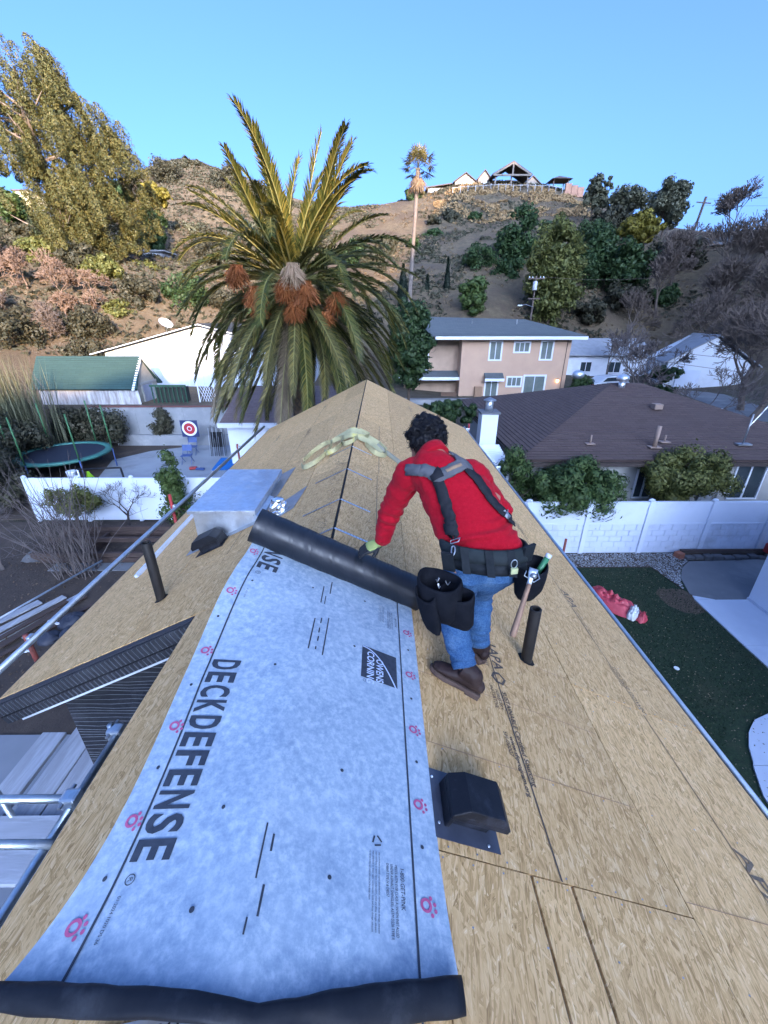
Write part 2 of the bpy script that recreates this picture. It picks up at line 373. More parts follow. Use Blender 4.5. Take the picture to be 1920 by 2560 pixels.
for j in range(_X.shape[0]):
    for i in range(_X.shape[1]):
        if _Z[j, i] > .5:
            a_ = min(1., _Z[j, i] / 12.)
            _Z[j, i] += a_ * (mnoise.fractal(Vector((_X[j, i] * .07, _Y[j, i] * .07, 1.)), 1., 2., 4) * .7)
_Vt = np.stack([_X.ravel(), _Y.ravel(), _Z.ravel()], 1); _nx = len(_gx)
_idx = np.arange(len(_Vt)).reshape(_X.shape)
_Ft = np.stack([_idx[:-1, :-1].ravel(), _idx[:-1, 1:].ravel(), _idx[1:, 1:].ravel(), _idx[1:, :-1].ravel()], 1)
def terrain_mat():
    t = NT('dry_hillside'); co = t.coord('Object')
    a = t.noise(co, .16, 8, .65); b = t.noise(co, 1.3, 6, .7); c = t.noise(co, .05, 4)
    col = t.ramp(b, [(.28, (.075, .055, .034)), (.5, (.135, .102, .060)), (.72, (.205, .16, .092))])
    col = t.mix(t.ramp(a, [(.44, 0.), (.58, .85)]), col, (.095, .068, .044))
    col = t.mix(t.ramp(t.noise(co, .45, 7, .7), [(.54, 0.), (.66, .8)]), col, (.075, .065, .04))
    col = t.mix(t.ramp(c, [(.5, 0.), (.7, .5)]), col, (.19, .145, .095))
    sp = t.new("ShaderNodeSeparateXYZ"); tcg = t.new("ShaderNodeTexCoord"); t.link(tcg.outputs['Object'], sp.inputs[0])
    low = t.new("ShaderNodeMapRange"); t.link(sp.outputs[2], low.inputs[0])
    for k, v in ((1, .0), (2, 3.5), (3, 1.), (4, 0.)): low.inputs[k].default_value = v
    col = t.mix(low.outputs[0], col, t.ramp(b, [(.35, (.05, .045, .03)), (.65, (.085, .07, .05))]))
    t.base(col); t.b.inputs['Roughness'].default_value = .95
    t.bump(t.noise(co, 2.2, 8, .75), .8, .35); return t.m
HILLM = terrain_mat()
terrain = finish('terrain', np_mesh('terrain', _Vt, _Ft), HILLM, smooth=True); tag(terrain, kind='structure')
# ------------------------------------------------------------------ the house whose roof is being re-decked
RX, RZ, K = -.358, 5.35, .483
TH = math.atan(K); CT, ST = math.cos(TH), math.sin(TH)
def roofR(s, y, h=0.):   # s = distance down the slope from the ridge
    return Vector((RX + s * CT + h * ST, y, RZ - s * ST + h * CT))
def roofL(s, y, h=0.):
    return Vector((RX - s * CT - h * ST, y, RZ - s * ST + h * CT))
def zR(x): return RZ - K * (x - RX)
def zL(x): return RZ - K * (RX - x)
house = thing('house', 'house under the camera with a bare oriented strand board roof deck', 'house', (RX, 4.5, 0))

def text_flat(txt, size, xs=1., bold=0., spacing=1., align='LEFT'):
    cu = bpy.data.curves.new('txt', 'FONT'); cu.body = txt; cu.size = size; cu.offset = bold; cu.space_character = spacing; cu.align_x = align
    cu.resolution_u = 3
    ob = bpy.data.objects.new('txt', cu); COL.objects.link(ob)
    bpy.context.view_layer.update()
    me = ob.evaluated_get(bpy.context.evaluated_depsgraph_get()).to_mesh()
    V = [(v.co.x * xs, v.co.y) for v in me.vertices]; F = [tuple(p.vertices) for p in me.polygons]
    ob.to_mesh_clear() if False else None
    bpy.data.objects.remove(ob); bpy.data.curves.remove(cu)
    return V, F

def panel(side, s0, s1, y0, y1):
    g = .0028
    w, l = (s1 - s0 - 2 * g), (y1 - y0 - 2 * g)
    jz = random.uniform(-.0012, .0012)
    m_ = MB().box(0, w, 0, l, -.0115, jz)
    me = bpy.data.meshes.new('osb_panel'); me.from_pydata(m_.v, [], m_.f); me.materials.append(OSB)
    o = link(bpy.data.objects.new('osb_panel', me)); o.parent = house
    fn = roofR if side > 0 else roofL
    p = fn(s0 + g, y0 + g) if side > 0 else fn(s1 - g, y0 + g)
    o.location = p - ORG[house.name]
    o.rotation_euler = (0, TH, 0) if side > 0 else (0, -TH, 0)
    ORG[o.name] = p
    return o
PAN = {}
def course(side, s0, s1, cuts):
    for a, b in zip(cuts[:-1], cuts[1:]):
        PAN[(side, round(s0, 2), round(a, 2))] = panel(side, s0, s1, a, b)
EAVE = 2.70 / CT
course(1, .012, .607, [-2.5, -.4, 2.04, 4.48, 6.92, 9.36, 11.4])
course(1, .607, 1.827, [.83, 3.27, 5.71, 8.15, 10.59, 11.4])
course(1, 1.827, EAVE, [-2.5, -.40, 2.04, 4.48, 6.92, 9.36, 11.4])
# ripped strips at the near end of the second course
for s0, s1 in ((.607, 1.015), (1.024, 1.203), (1.212, 1.827)):
    course(1, s0, s1, [-2.5, -1.6, .83])
course(-1, .012, .50, [-2.5, -.4, 2.04, 4.48, 6.92, 9.36, 11.4])
course(-1, .50, 1.075, [-2.5, .35, 2.39])
course(-1, .50, 1.72, [2.39, 3.27, 5.71, 8.15, 10.59, 11.4])
course(-1, 1.72, 2.40, [2.39, 4.48, 6.92, 9.36, 11.4])
course(-1, 2.40, EAVE, [2.39, 3.9, 5.71, 8.15, 10.59, 11.4])

# under-structure: rafters slab, fascia boards, walls
HW = mat('unpainted_stucco_wall', (.42, .38, .33), (.36, .33, .29), 2., .9, .3)
m_ = MB()
for side, sA, sB, ya, yb in ((1, .0, EAVE - .03, -2.48, 11.37), (-1, .0, 1.05, -2.48, 2.42), (-1, .0, EAVE - .03, 2.42, 11.37)):
    fn = roofR if side > 0 else roofL
    V = [fn(s, y, h) for h in (-.15, -.0135) for y in (ya, yb) for s in (sA, sB)]
    m_.add(V, [(0, 2, 3, 1), (4, 5, 7, 6), (0, 1, 5, 4), (2, 6, 7, 3), (0, 4, 6, 2), (1, 3, 7, 5)])
m_.build('rafter_frame', mat('framing_lumber', (.36, .25, .15), (.28, .19, .11), 4, .85), house)
MB().box(-2.76, 1.85, 2.62, 11.0, 0, 3.95).build('wall', HW, house)
MB().box(-1.15, 1.84, -2.4, 2.618, 0, 3.93).build('wall', HW, house)
ZE = RZ - 2.70 * K
MB().box(2.342, 2.362, -2.5, 11.42, ZE - .17, ZE - .016).build('drip_edge', mat('dark_drip_edge', (.03, .03, .032), None, 5, .5), house)
MB().box(-3.082, -3.062, 2.39, 11.42, ZE - .17, ZE - .016).build('drip_edge', bpy.data.materials['dark_drip_edge'], house)
# end wall of the left wing: black paper, line wire, ribbed lath along the rake
yw = 2.60
def wall_top(x): return zL(x) - .19
m_ = MB(); m_.poly([(-2.76, yw, .4), (-1.17, yw, .4), (-1.17, yw, wall_top(-1.17)), (-2.76, yw, wall_top(-2.76))], (0, .015, 0))
pap = m_.build('wall_paper', FELT, house)
m_ = MB(); zz = .5
while zz < 4.9:
    xr = -1.18; xl = -2.75
    if zz > wall_top(-2.76): xl = RX - (RZ - zz - .19) / K + .01
    if xl < xr - .05:
        pts = [(xl + (xr - xl) * t / 8, yw - .006, zz + .006 * math.sin(t * 2.1 + zz * 17) - .004 * random.random()) for t in range(9)]
        m_.tube(pts, .0022, 4, False)
    zz += .052 if int(zz * 10) % 3 else .034
m_.build('line_wire', WIRE, house)
def rake_strip(name, h0, h1, ya, yb, mt, sA=1.09, sB=EAVE + .02):
    V = [roofL(s, y, h) for h in (h0, h1) for y in (ya, yb) for s in (sA, sB)]
    return MB().add(V, [(0, 2, 3, 1), (4, 5, 7, 6), (0, 1, 5, 4), (2, 6, 7, 3), (0, 4, 6, 2), (1, 3, 7, 5)]).build(name, mt, house)
rake_strip('rake_board', -.205, -.004, 2.335, 2.386, FELTR)
rake_strip('rake_lath', -.115, -.012, 2.312, 2.334, FELT)
rake_strip('rake_lath', -.20, -.128, 2.318, 2.334, FELT)
rake_strip('rake_edge_strip', -.225, -.209, 2.33, 2.345, WHITEP, 1.12, EAVE - .1)
m_ = MB(); s = 1.11
while s < EAVE:
    for h0, h1, y in ((-.11, -.02, 2.309), (-.195, -.135, 2.315)):
        a, b = roofL(s, y, h0), roofL(s, y, h1); m_.bar(a, b, .006, .006, (0, 1, 0))
    s += .042
m_.build('lath_ribs', WIRE, house)
m_ = MB(); m_.obox(roofL(1.0, 2.30, -.30), Vector((.02, 0, 0)), Vector((0, .04, 0)), Vector((0, 0, .1)))
# ridge: dark gap and ink scuffs
m_ = MB().box(RX - .012, RX + .012, -2.5, 11.39, RZ - .05, RZ - .012); m_.build('ridge_gap', HOLE, house)

def on_panel(pan, name, shapes, mt, h=.0022):
    if len(shapes) > 1:
        for s_ in shapes: on_panel(pan, name, [s_], mt, h)
        return
    """flat print in the panel's own plane; shapes = [(verts2d, faces)] in panel coordinates"""
    V, F = [], []
    for v, f in shapes:
        n = len(V); V += [(a, b, h) for a, b in v]; F += [tuple(i + n for i in q) for q in f]
    me = bpy.data.meshes.new(name); me.from_pydata(V, [], F); me.materials.append(mt)
    o = link(bpy.data.objects.new(name, me)); o.parent = pan; return o
def rect2(x0, x1, y0, y1): return ([(x0, y0), (x1, y0), (x1, y1), (x0, y1)], [(0, 1, 2, 3)])
def text_dn(txt, size, x, y, xs=1., bold=0., flip=1):
    """text reading towards -Y, letter tops towards +X"""
    V, F = text_flat(txt, size, xs, bold)
    return ([(x + b, y - a) for a, b in V], [q for q in F])
p2 = PAN[(1, .61, .83)]; x2 = 1.160 - .607
L2l = 3.27 - .83
on_panel(p2, 'ink_line', [rect2(x2 - .004, x2 + .004, .0, 1.75)], INK)
on_panel(p2, 'stamp', [text_dn('1APA', .105, x2 + .012, 1.32, 1.0, .002), text_dn('TILE 5 SQUARE', .034, x2 - .05, 1.30),
                       text_dn('SUSTAINABLE Certified Sourcing', .040, x2 + .010, .90, .98, .0006), text_dn('FORESTRY', .03, x2 - .038, .90), text_dn('INITIATIVE', .034, x2 - .072, .92),
                       text_dn('www.sfiprogram.org', .036, x2 - .040, .60, 1., .0006), text_dn('SFI-00007', .034, x2 - .072, .62)], INK)
lf = [(.0, .0), (.025, .045), (.07, .055), (.105, .0), (.07, -.055), (.025, -.045)]
lfi = [(.02, .0), (.034, .028), (.065, .036), (.088, .0), (.065, -.036), (.034, -.028)]
V = [(x2 - .035 + a, 1.0 - b * .9) for a, b in lf] + [(x2 - .035 + a, 1.0 - b * .9) for a, b in lfi]
on_panel(p2, 'stamp_leaf', [(V, [(i, (i + 1) % 6, 6 + (i + 1) % 6, 6 + i) for i in range(6)])], INK)
for key, off in (((1, 1.83, 2.04), .0), ((1, 1.83, -.4), .15), ((1, 1.83, 4.48), .1)):
    p3 = PAN[key]; x3 = 2.42 - 1.827
    on_panel(p3, 'stamp', [text_dn('APA', .12, x3 + .01, 1.45 + off, 1.3, .002), text_dn('RATED SHEATHING 24/16 7/16 INCH', .028, x3 + .022, 1.12 + off), text_dn('SIZED FOR SPACING EXPOSURE 1', .028, x3 - .012, 1.12 + off),
                           text_dn('THIS SIDE DOWN', .05, x3 + .01, .42 + off, 1.1), text_dn('STRENGTH AXIS', .03, x3 - .03, .42 + off)], INKF)
    on_panel(p3, 'ink_line', [rect2(x3 - .003, x3 + .003, .0, 2.4)], INKF)
for key, xx in (((1, .61, 3.27), .56), ((1, .61, 5.71), .54), ((1, .61, 8.15), .57), ((1, .01, 2.04), .34), ((1, .01, 4.48), .36), ((-1, 1.72, 4.48), .34), ((-1, 1.72, 6.92), .3), ((-1, .5, 3.27), .55), ((-1, .5, 5.71), .6), ((-1, .5, 8.15), .62)):
    on_panel(PAN[key], 'ink_line', [rect2(xx - .003, xx + .003, .02, 2.3 if key != (1, .01, 2.04) else 2.36)], INK if key[1] == .01 else INKF)
    if key[1] != .01:
        on_panel(PAN[key], 'stamp', [text_dn('APA THE ENGINEERED WOOD ASSOCIATION', .03, xx + .01, 2.2), text_dn('RATED SHEATHING  EXPOSURE 1', .03, xx + .045, 2.1), text_dn('SIZED FOR SPACING', .03, xx - .035, 2.2)], INKF)
# chalk lines across the deck, snapped on rafters (thin rusty lines)
CHALK = mat('faded_chalk_line', (.33, .17, .09), (.42, .26, .15), 30, .9)
for (key, xs_, yy) in (((1, .61, .83), (0, 1.2), .42), ((1, .61, .83), (0, 1.2), .83), ((1, .61, .83), (.1, 1.2), 1.24), ((1, 1.83, -.4), (0, 1.0), 1.28), ((1, .61, .83), (.0, 1.2), 1.9), ((1, 1.83, 2.04), (0, 1.0), .9)):
    on_panel(PAN[key], 'chalk_line', [rect2(xs_[0], min(xs_[1], 1.21 if key[1] == .61 else 1.16), yy - .0017, yy + .0017)], CHALK, .0018)
# nails along the joints (too many and too small to pick apart)
m_ = MB()
def nail(fn, s, y):
    p = fn(s, y, .001); m_.add([p + Vector((.004 * math.cos(a), .004 * math.sin(a), .0012)) for a in (0, 1.57, 3.14, 4.71)], [(0, 1, 2, 3)])
for yj in (.83, 3.27, 5.71):
    for k in range(9):
        nail(roofR, .66 + k * .13 + random.uniform(-.01, .01), yj + .018); nail(roofR, .63 + k * .135 + random.uniform(-.01, .01), yj - .02)
for yj in (2.04, 4.48):
    for k in range(8): nail(roofR, 1.87 + k * .14, yj + .018); nail(roofR, 1.9 + k * .14, yj - .02)
for yy in np.arange(.0, 8, .61):
    for k in range(8): nail(roofR, .7 + k * .3 + random.uniform(-.02, .02), yy + .02 + random.uniform(-.006, .006))
nn = m_.build('nail_heads', STEELD, house, fix=False); nn['kind'] = 'stuff'
# ink scuffs beside the ridge on the left slope
m_ = MB()
for k in range(240):
    y = random.uniform(2.7, 7.5); s0 = random.uniform(.02, .16); L_ = random.uniform(.03, .12)
    a = roofL(s0, y, .0022); b = roofL(s0 + L_ * .5, y + L_ * random.uniform(.4, 1.), .0022); w_ = Vector((.0, .004, .0))
    m_.add([a, b, b + w_, a + w_], [(0, 1, 2, 3)])
sc_ = m_.build('ink_scuffs', INKF, house, fix=False); sc_['kind'] = 'stuff'
# perforated galvanised straps nailed across the ridge
def ridge_strap(y, lr, ll, label):
    t = thing('ridge_strap', label, 'metal strap', (RX, y, RZ), 'perforated straps nailed across the ridge')
    sk = .02
    for fn, L_, nm in ((roofR, lr, 'strap_leg'), (roofL, ll, 'strap_leg')):
        m = MB(); V = [fn(s, y + dy - sk * s, h) for h in (.0035, .0055) for dy in (-.012, .012) for s in (0.004, L_)]
        m.add(V, [(0, 2, 3, 1), (4, 5, 7, 6), (0, 1, 5, 4), (2, 6, 7, 3), (0, 4, 6, 2), (1, 3, 7, 5)])
        o = m.build(nm, GALV if fn is roofR else STEELD, t)  # same strap metal; left leg darker, its slope's shade put into the colour
        h = MB(); s = .03
        while s < L_ - .02:
            for dy in (-.005, .005):
                c = fn(s, y + dy - sk * s, .0062); h.add([c + Vector((.0035 * math.cos(a), .0035 * math.sin(a), 0)) for a in np.arange(0, 6.2, 1.05)], [tuple(range(6))])
            s += .026
        h.build('punched_holes', HOLE, o, fix=False)['kind'] = 'stuff'
for k, (y, lr, ll) in enumerate(((2.82, .29, .16), (3.38, .29, .38), (4.20, .29, .38), (5.06, .27, .32))):
    ridge_strap(y, lr, ll, ['galvanised strap over the ridge closest behind the black roll by the glove', 'second galvanised ridge strap beyond the black roll', 'third galvanised ridge strap, between roll and yellow webbing', 'faint farthest ridge strap, nearest the heap of webbing'][k])
# ------------------------------------------------------------------ underlayment: laid sheet, wound roll, curled near end
und = thing('underlayment_roll', 'blue-grey printed roofing underlayment being unrolled along the ridge, black underneath', 'underlayment', (RX, 1.4, RZ))
SW, YN, YF = 1.10, .50, 2.20        # width across, near and far end of the flat part
A_R = .607
def sheet_pt(a, y, lift=.006):
    """a = distance from the right-hand edge, over the right slope, the ridge and into the air"""
    a0, a1 = A_R - .01, A_R + .10
    q = min(1., max(0., (y - .35) / (2.2 - .35)))
    ang_end = R(-7) + (TH + R(2) - R(-7)) * (q ** 1.5)
    x, z = 0., 0.
    s0 = min(a, a0); p = roofR(.614 - s0, y, lift); x, z = p.x, p.z
    if a > a0:
        n = 6; d = (min(a, a1) - a0) / n
        for i in range(n):
            t = min(1., (i + .5) / n * (min(a, a1) - a0) / (a1 - a0))
            an = TH + (ang_end - TH) * t; x -= math.cos(an) * d; z += math.sin(an) * d
    if a > a1:
        x -= math.cos(ang_end) * (a - a1); z += math.sin(ang_end) * (a - a1)
    lf_ = max(0., (a - .75) / .35)
    z += .010 * lf_ * math.sin(y * 7.0 + 1.) + .003 * (1 + math.sin(y * 11 + a * 6)) * min(1, a * 2)
    x += -.012 * lf_ * math.sin(y * 4.6 + .6)
    if y < .85: x -= .07 * lf_ * ((.85 - y) / .45) ** 2 * .5
    z += .0030 * (1 + mnoise.noise(Vector((a * 5.5, y * 3.2, 2.)))) * min(1, a * 3) + 0.0075 * max(0., mnoise.noise(Vector((a * 2.2 + y * 1.3, y * 6.5 - a * 4., 7.)))) * min(1, a * 4)
    return Vector((x, y, z))
def fold_y(u):
    k = u - .48; return YN - .130 + (.22 * -k if k < 0 else .10 * k)
def _sh(u, v):
    a = -.03 * (1 - v) ** 8 + u * (SW + .10 * (1 - v) ** 8); y0 = fold_y(u); return sheet_pt(max(a, -.03), y0 + (YF - y0) * v)
m_ = MB().grid(_sh, 70, 80)
sheet_o = m_.build('sheet', SHEET, und, True)
# curl at the near end: a turn and a half of stiff film, black face outwards
def curl_pt(u, v):
    a = -.03 + u * (SW + .10); r = .033 - .015 * u + .004 * math.sin(u * 9) + .004 * mnoise.noise(Vector((u * 14, v * 3, 0)))
    t = v * R(250); b = sheet_pt(a, fold_y(u)); rr = r * (1 - .12 * v)
    return Vector((b.x, b.y - rr * 1.25 * math.sin(t), b.z + .8 * rr * (1 - math.cos(t)) + .004 * mnoise.noise(Vector((u * 17, v * 4, 5)))))
m_ = MB().grid(lambda u, v: curl_pt(u, v), 40, 26)
o = m_.build('curled_end', None, und, True, fix=False)
o.data.materials.append(SHEET); o.data.materials.append(BLACKPLY)
sm = o.modifiers.new('thickness', 'SOLIDIFY'); sm.thickness = .002; sm.offset = 0; sm.material_offset = 1; sm.material_offset_rim = 1
# wound roll
ra, rb = Vector((-.765, 2.26, 5.665)), Vector((.262, 2.26, 5.135)); rd = (rb - ra).normalized()
rn = rd.cross(Vector((0, 1, 0))).normalized()
if rn.z < 0: rn = -rn
def ring(c, r, n=40, wob=0.): return [c + (Vector((0, 1, 0)) * math.cos(2 * math.pi * k / n) + rn * math.sin(2 * math.pi * k / n)) * (r + wob * math.sin(3 * 2 * math.pi * k / n)) for k in range(n)]
m_ = MB(); V = []; F = []; NR = 30
for i in range(NR + 1):
    c = ra + (rb - ra) * i / NR; V += ring(c, .107 + .0016 * math.sin(i * 1.7) + .001 * random.random(), 40, .0012)
for i in range(NR):
    for k in range(40): F.append((i * 40 + k, i * 40 + (k + 1) % 40, (i + 1) * 40 + (k + 1) % 40, (i + 1) * 40 + k))
m_.add(V, F); roll = m_.build('roll', ROLLM, und, True)
for c, dd in ((ra, -1), (rb, 1)):
    m_ = MB(); prof = [.107, .100, .1005, .092, .0925, .084, .0845, .076, .0765, .068, .0685, .060, .0605, .052]
    V = []; F = []
    for i, r_ in enumerate(prof): V += ring(c + rd * dd * (.001 if i % 2 else -.004), r_, 36)
    for i in range(len(prof) - 1):
        for k in range(36): F.append((i * 36 + k, i * 36 + (k + 1) % 36, (i + 1) * 36 + (k + 1) % 36, (i + 1) * 36 + k))
    m_.add(V, F); m_.build('roll_end_windings', BLACKPLY, roll)
    m_ = MB().cyl(c - rd * dd * .05, c + rd * dd * .004, .052, 24, cap=False); m_.build('cardboard_core', mat('cardboard', (.30, .21, .13), None, 8, .9) if 'cardboard' not in bpy.data.materials else bpy.data.materials['cardboard'], roll)
# strip of film leaving the roll and joining the sheet
m_ = MB().grid(lambda u, v: sheet_pt(u * SW, YF + .075 * v) + Vector((0, 0, .004 * v * v)), 30, 3); m_.build('sheet_under_roll', SHEET, und, True)

def a_of_x(x):     # distance from the right edge for a point seen at X=x (right slope or the near-level left flap)
    if x > RX: return (.196 - x) / CT
    return .614 + (RX - x) * 1.02
def on_sheet(name, shapes, mt, lift=.009, par=None):
    V, F = [], []
    for v, f in shapes:
        n = len(V); V += [sheet_pt(a_of_x(x), y, .006) + Vector((0, 0, lift - .006)) for x, y in v]; F += [tuple(i + n for i in q) for q in f]
    me = bpy.data.meshes.new(name); me.from_pydata([tuple(p) for p in V], [], F)
    return finish(name, me, mt, par or sheet_o)
def strip(pts, w):
    V, F = [], []
    for i, (x, y) in enumerate(pts): V += [(x - w / 2, y), (x + w / 2, y)]
    for i in range(len(pts) - 1): F.append((2 * i, 2 * i + 1, 2 * i + 3, 2 * i + 2))
    return V, F
def disc(x, y, r, n=14): return ([(x + r * .92 * math.cos(2 * math.pi * k / n), y + r * math.sin(2 * math.pi * k / n)) for k in range(n)], [tuple(range(n))])
def annulus(x, y, r0, r1, n=20):
    V = [(x + r * math.cos(2 * math.pi * k / n), y + r * math.sin(2 * math.pi * k / n)) for r in (r0, r1) for k in range(n)]
    return V, [(k, (k + 1) % n, n + (k + 1) % n, n + k) for k in range(n)]
ys = [YN - .09 + (YF - YN + .09) * i / 44 for i in range(45)]
on_sheet('border_line', [strip([(-.755, y) for y in ys], .0075)], PRINT)
on_sheet('border_line', [strip([(.103, y) for y in ys], .0065)], PRINT)
# product name, set condensed and bold, reading towards the near end
def name_at(y_start, chars='DECKDEFENSE'):
    x0 = -.742; pitch = .743 / 11; out = []
    for i, ch in enumerate('DECKDEFENSE'):
        if ch is None: continue
        V, F = text_flat(ch, .150, 1., .0045)
        xs_ = [v[0] for v in V]; w0, w1 = min(xs_), max(xs_); sc = (pitch * .80) / (w1 - w0)
        y0 = y_start - i * pitch
        if y0 > YF + .03: continue
        hh = [v[1] for v in V]; sy = .118 / (max(hh) - min(hh)); bh = min(hh)
        out.append(([(x0 + (b - bh) * sy, y0 - (a - w0) * sc) for a, b in V], F))
    return out
on_sheet('product_name', name_at(1.405), PRINT)
nm2 = [s for s in name_at(2.745) if max(p[1] for p in s[0]) < 2.24]
if nm2: on_sheet('product_name', nm2, PRINT)
def tdn(txt, size, x, y, xs=1., bold=0.): return text_dn(txt, size, x, y, xs, bold)
for yy in (.645, 1.985):
    on_sheet('registered_mark', [annulus(-.715, yy - .01, .011, .0135, 18), tdn('R', .018, -.7205, yy - .004)], PRINT)
# maker's square mark
def logo(y0):
    on_sheet('maker_mark', [([(-.100, y0), (.078, y0), (.078, y0 - .205), (-.100, y0 - .205)], [(0, 1, 2, 3)])], PRINT, .0085)
    arc = [(-.098 + .172 * (t / 20) , y0 - .205 * (t / 20) ** 2.2 - .0) for t in range(21)]
    V, F = [], []
    for i, (x, y) in enumerate(arc):
        t = i / 20; w = .0075; nx, ny = (.9 * t + .2), (1 - t * .6)
        V += [(x, y - .004), (x - .006 * nx, y - .004 - .007 * ny)]
    F = [(2 * i, 2 * i + 1, 2 * i + 3, 2 * i + 2) for i in range(20)]
    on_sheet('maker_mark_arc', [(V, F)], PALE, .0105)
    on_sheet('maker_mark_letters', [tdn('OWENS', .050, -.026, y0 - .060, .82, .0008), tdn('CORNING', .050, -.072, y0 - .028, .88, .0008)], PALE, .0105)
    on_sheet('registered_mark', [annulus(-.082, y0 - .222, .006, .0078, 14)], PRINT)
logo(1.685)
def paw(x, y, s=1.):
    d = [annulus(x - .004, y, .0105 * s, .0185 * s, 20)]
    for dx, dy in ((.012, .020), (.024, .006), (.026, -.010), (.014, -.022)): d.append(disc(x + dx * s, y + dy * s, .0058 * s, 10))
    on_sheet('paw_print', d, PINK)
for x, y in ((-.80, 2.13), (-.795, 1.80), (-.79, 1.45), (-.785, 1.09), (-.79, .78), (-.80, .54)): paw(x, y)
for x, y in ((.150, 1.92), (.147, 1.60), (.145, 1.28), (.142, .96), (.142, .66)): paw(x, y)
for x, y in ((-.80, 1.64), (-.79, 1.27), (-.785, .94), (-.79, .64), (-.51, .81), (-.51, .56), (-.72, 1.90), (-.48, 1.40), (-.14, 1.655), (.15, 1.78), (.145, 1.45), (.145, 1.13), (.14, .82), (-.15, 1.0), (-.16, .67), (-.4, 2.0), (-.1, 2.06)):
    on_sheet('nail_dot', [disc(x, y, .0065 if y > .6 else .0075)], PRINT)
dash = []
for x, y0, y1 in ((-.352, 1.76, 1.53), (-.285, 1.80, 1.52), (-.32, 1.78, 1.735), (-.32, 1.70, 1.66), (-.318, 1.635, 1.60), (-.32, 1.56, 1.54), (-.36, .77, .63), (-.335, .745, .70), (-.335, .62, .55), (-.36, .545, .51)):
    dash.append(strip([(x, y0), (x, y1)], .006))
for d_ in dash: on_sheet('guide_dash', [d_], PRINT)
for d_ in (strip([(-.30, 2.12), (-.30, 2.0)], .006), strip([(-.34, 2.05), (-.34, 1.90)], .006), strip([(-.32, 1.97), (-.32, 1.90)], .005)): on_sheet('guide_dash', [d_], PRINT)
fine = ['MEETS ASTM E108 CLASS A (WHEN INSTALLED', 'UNDER ASPHALT SHINGLES), ASTM D226 TYPE II,', 'D4869 TYPE IV & D8257']
rows = [tdn('1-800-GET-PINK', .019, .058, .742, .82)]
for i, r_ in enumerate(fine): rows.append(tdn(r_, .0125, .040 - i * .014, .745, .68))
for i in range(4):
    rows.append(tdn('may contribute to water vapor condensation, mold and decay damage, adequate', .008, -.012 - i * .010, .77, .78 if i < 3 else .5))
on_sheet('fine_print', rows, PRINT)
up = [tdn('1-800-GET-PINK', .016, .080, 2.02, .8)]
for i in range(3): up.append(tdn(fine[i % 2], .0105, .060 - i * .012, 2.05, .68))
for i in range(4): up.append(tdn('may contribute to water vapor condensation mold and decay', .007, .012 - i * .009, 2.08, .85))
on_sheet('fine_print', up, PRINT)
def tri_arrow(x, y, s):
    out = []
    for k in range(3):
        a0, a1 = 2 * math.pi * k / 3, 2 * math.pi * (k + .72) / 3
        p0 = (x + s * math.cos(a0), y + s * math.sin(a0)); p1 = (x + s * math.cos(a1), y + s * math.sin(a1))
        dx, dy = p1[0] - p0[0], p1[1] - p0[1]; L_ = math.hypot(dx, dy); nx, ny = -dy / L_ * s * .16, dx / L_ * s * .16
        out.append(([(p0[0] - nx, p0[1] - ny), (p1[0] - nx, p1[1] - ny), (p1[0] + nx, p1[1] + ny), (p0[0] + nx, p0[1] + ny)], [(0, 1, 2, 3)]))
    return out
on_sheet('recycling_mark', tri_arrow(-.018, .80, .016), PRINT)
on_sheet('date_code', [tdn('01 2024 1020 DS 36', .013, -.727, .60, .9)], PRINT); on_sheet('date_code', [tdn('01 2024 1020', .012, -.727, 1.84, .9)], PRINT)

# ------------------------------------------------------------------ roof vents, pipes, sheet-metal box
def pipe(name, label, x, y, z0, z1, r):
    t = thing(name, label, 'vent pipe', (x, y, z0), 'black vent pipes through the roof deck')
    m = MB(); V = []; n = 28
    prof = [(r, z0 - .12), (r, z1 - .004), (r - .003, z1), (r - .011, z1), (r - .012, z1 - .004), (r - .012, z1 - .25)]
    for rr, zz in prof: V += [(x + rr * math.cos(2 * math.pi * k / n), y + rr * math.sin(2 * math.pi * k / n), zz) for k in range(n)]
    m.add(V, [(i * n + k, i * n + (k + 1) % n, (i + 1) * n + (k + 1) % n, (i + 1) * n + k) for i in range(len(prof) - 1) for k in range(n)])
    m.build('pipe', BLKPIPE, t, True)
    MB().lathe((x, y, z1 - .26), [(r - .0125, 0), (r - .0125, .006)], 20).build('bore', HOLE, t)
    return t
tR = pipe('vent_pipe', 'black plastic vent pipe beside the hammer, right of the worker', .985, 2.12, zR(.985), 5.13, .0375)
tL = pipe('vent_pipe', 'leaning black vent pipe on the left slope above the black wall', -1.90, 2.95, zL(-1.90), 5.16, .040)
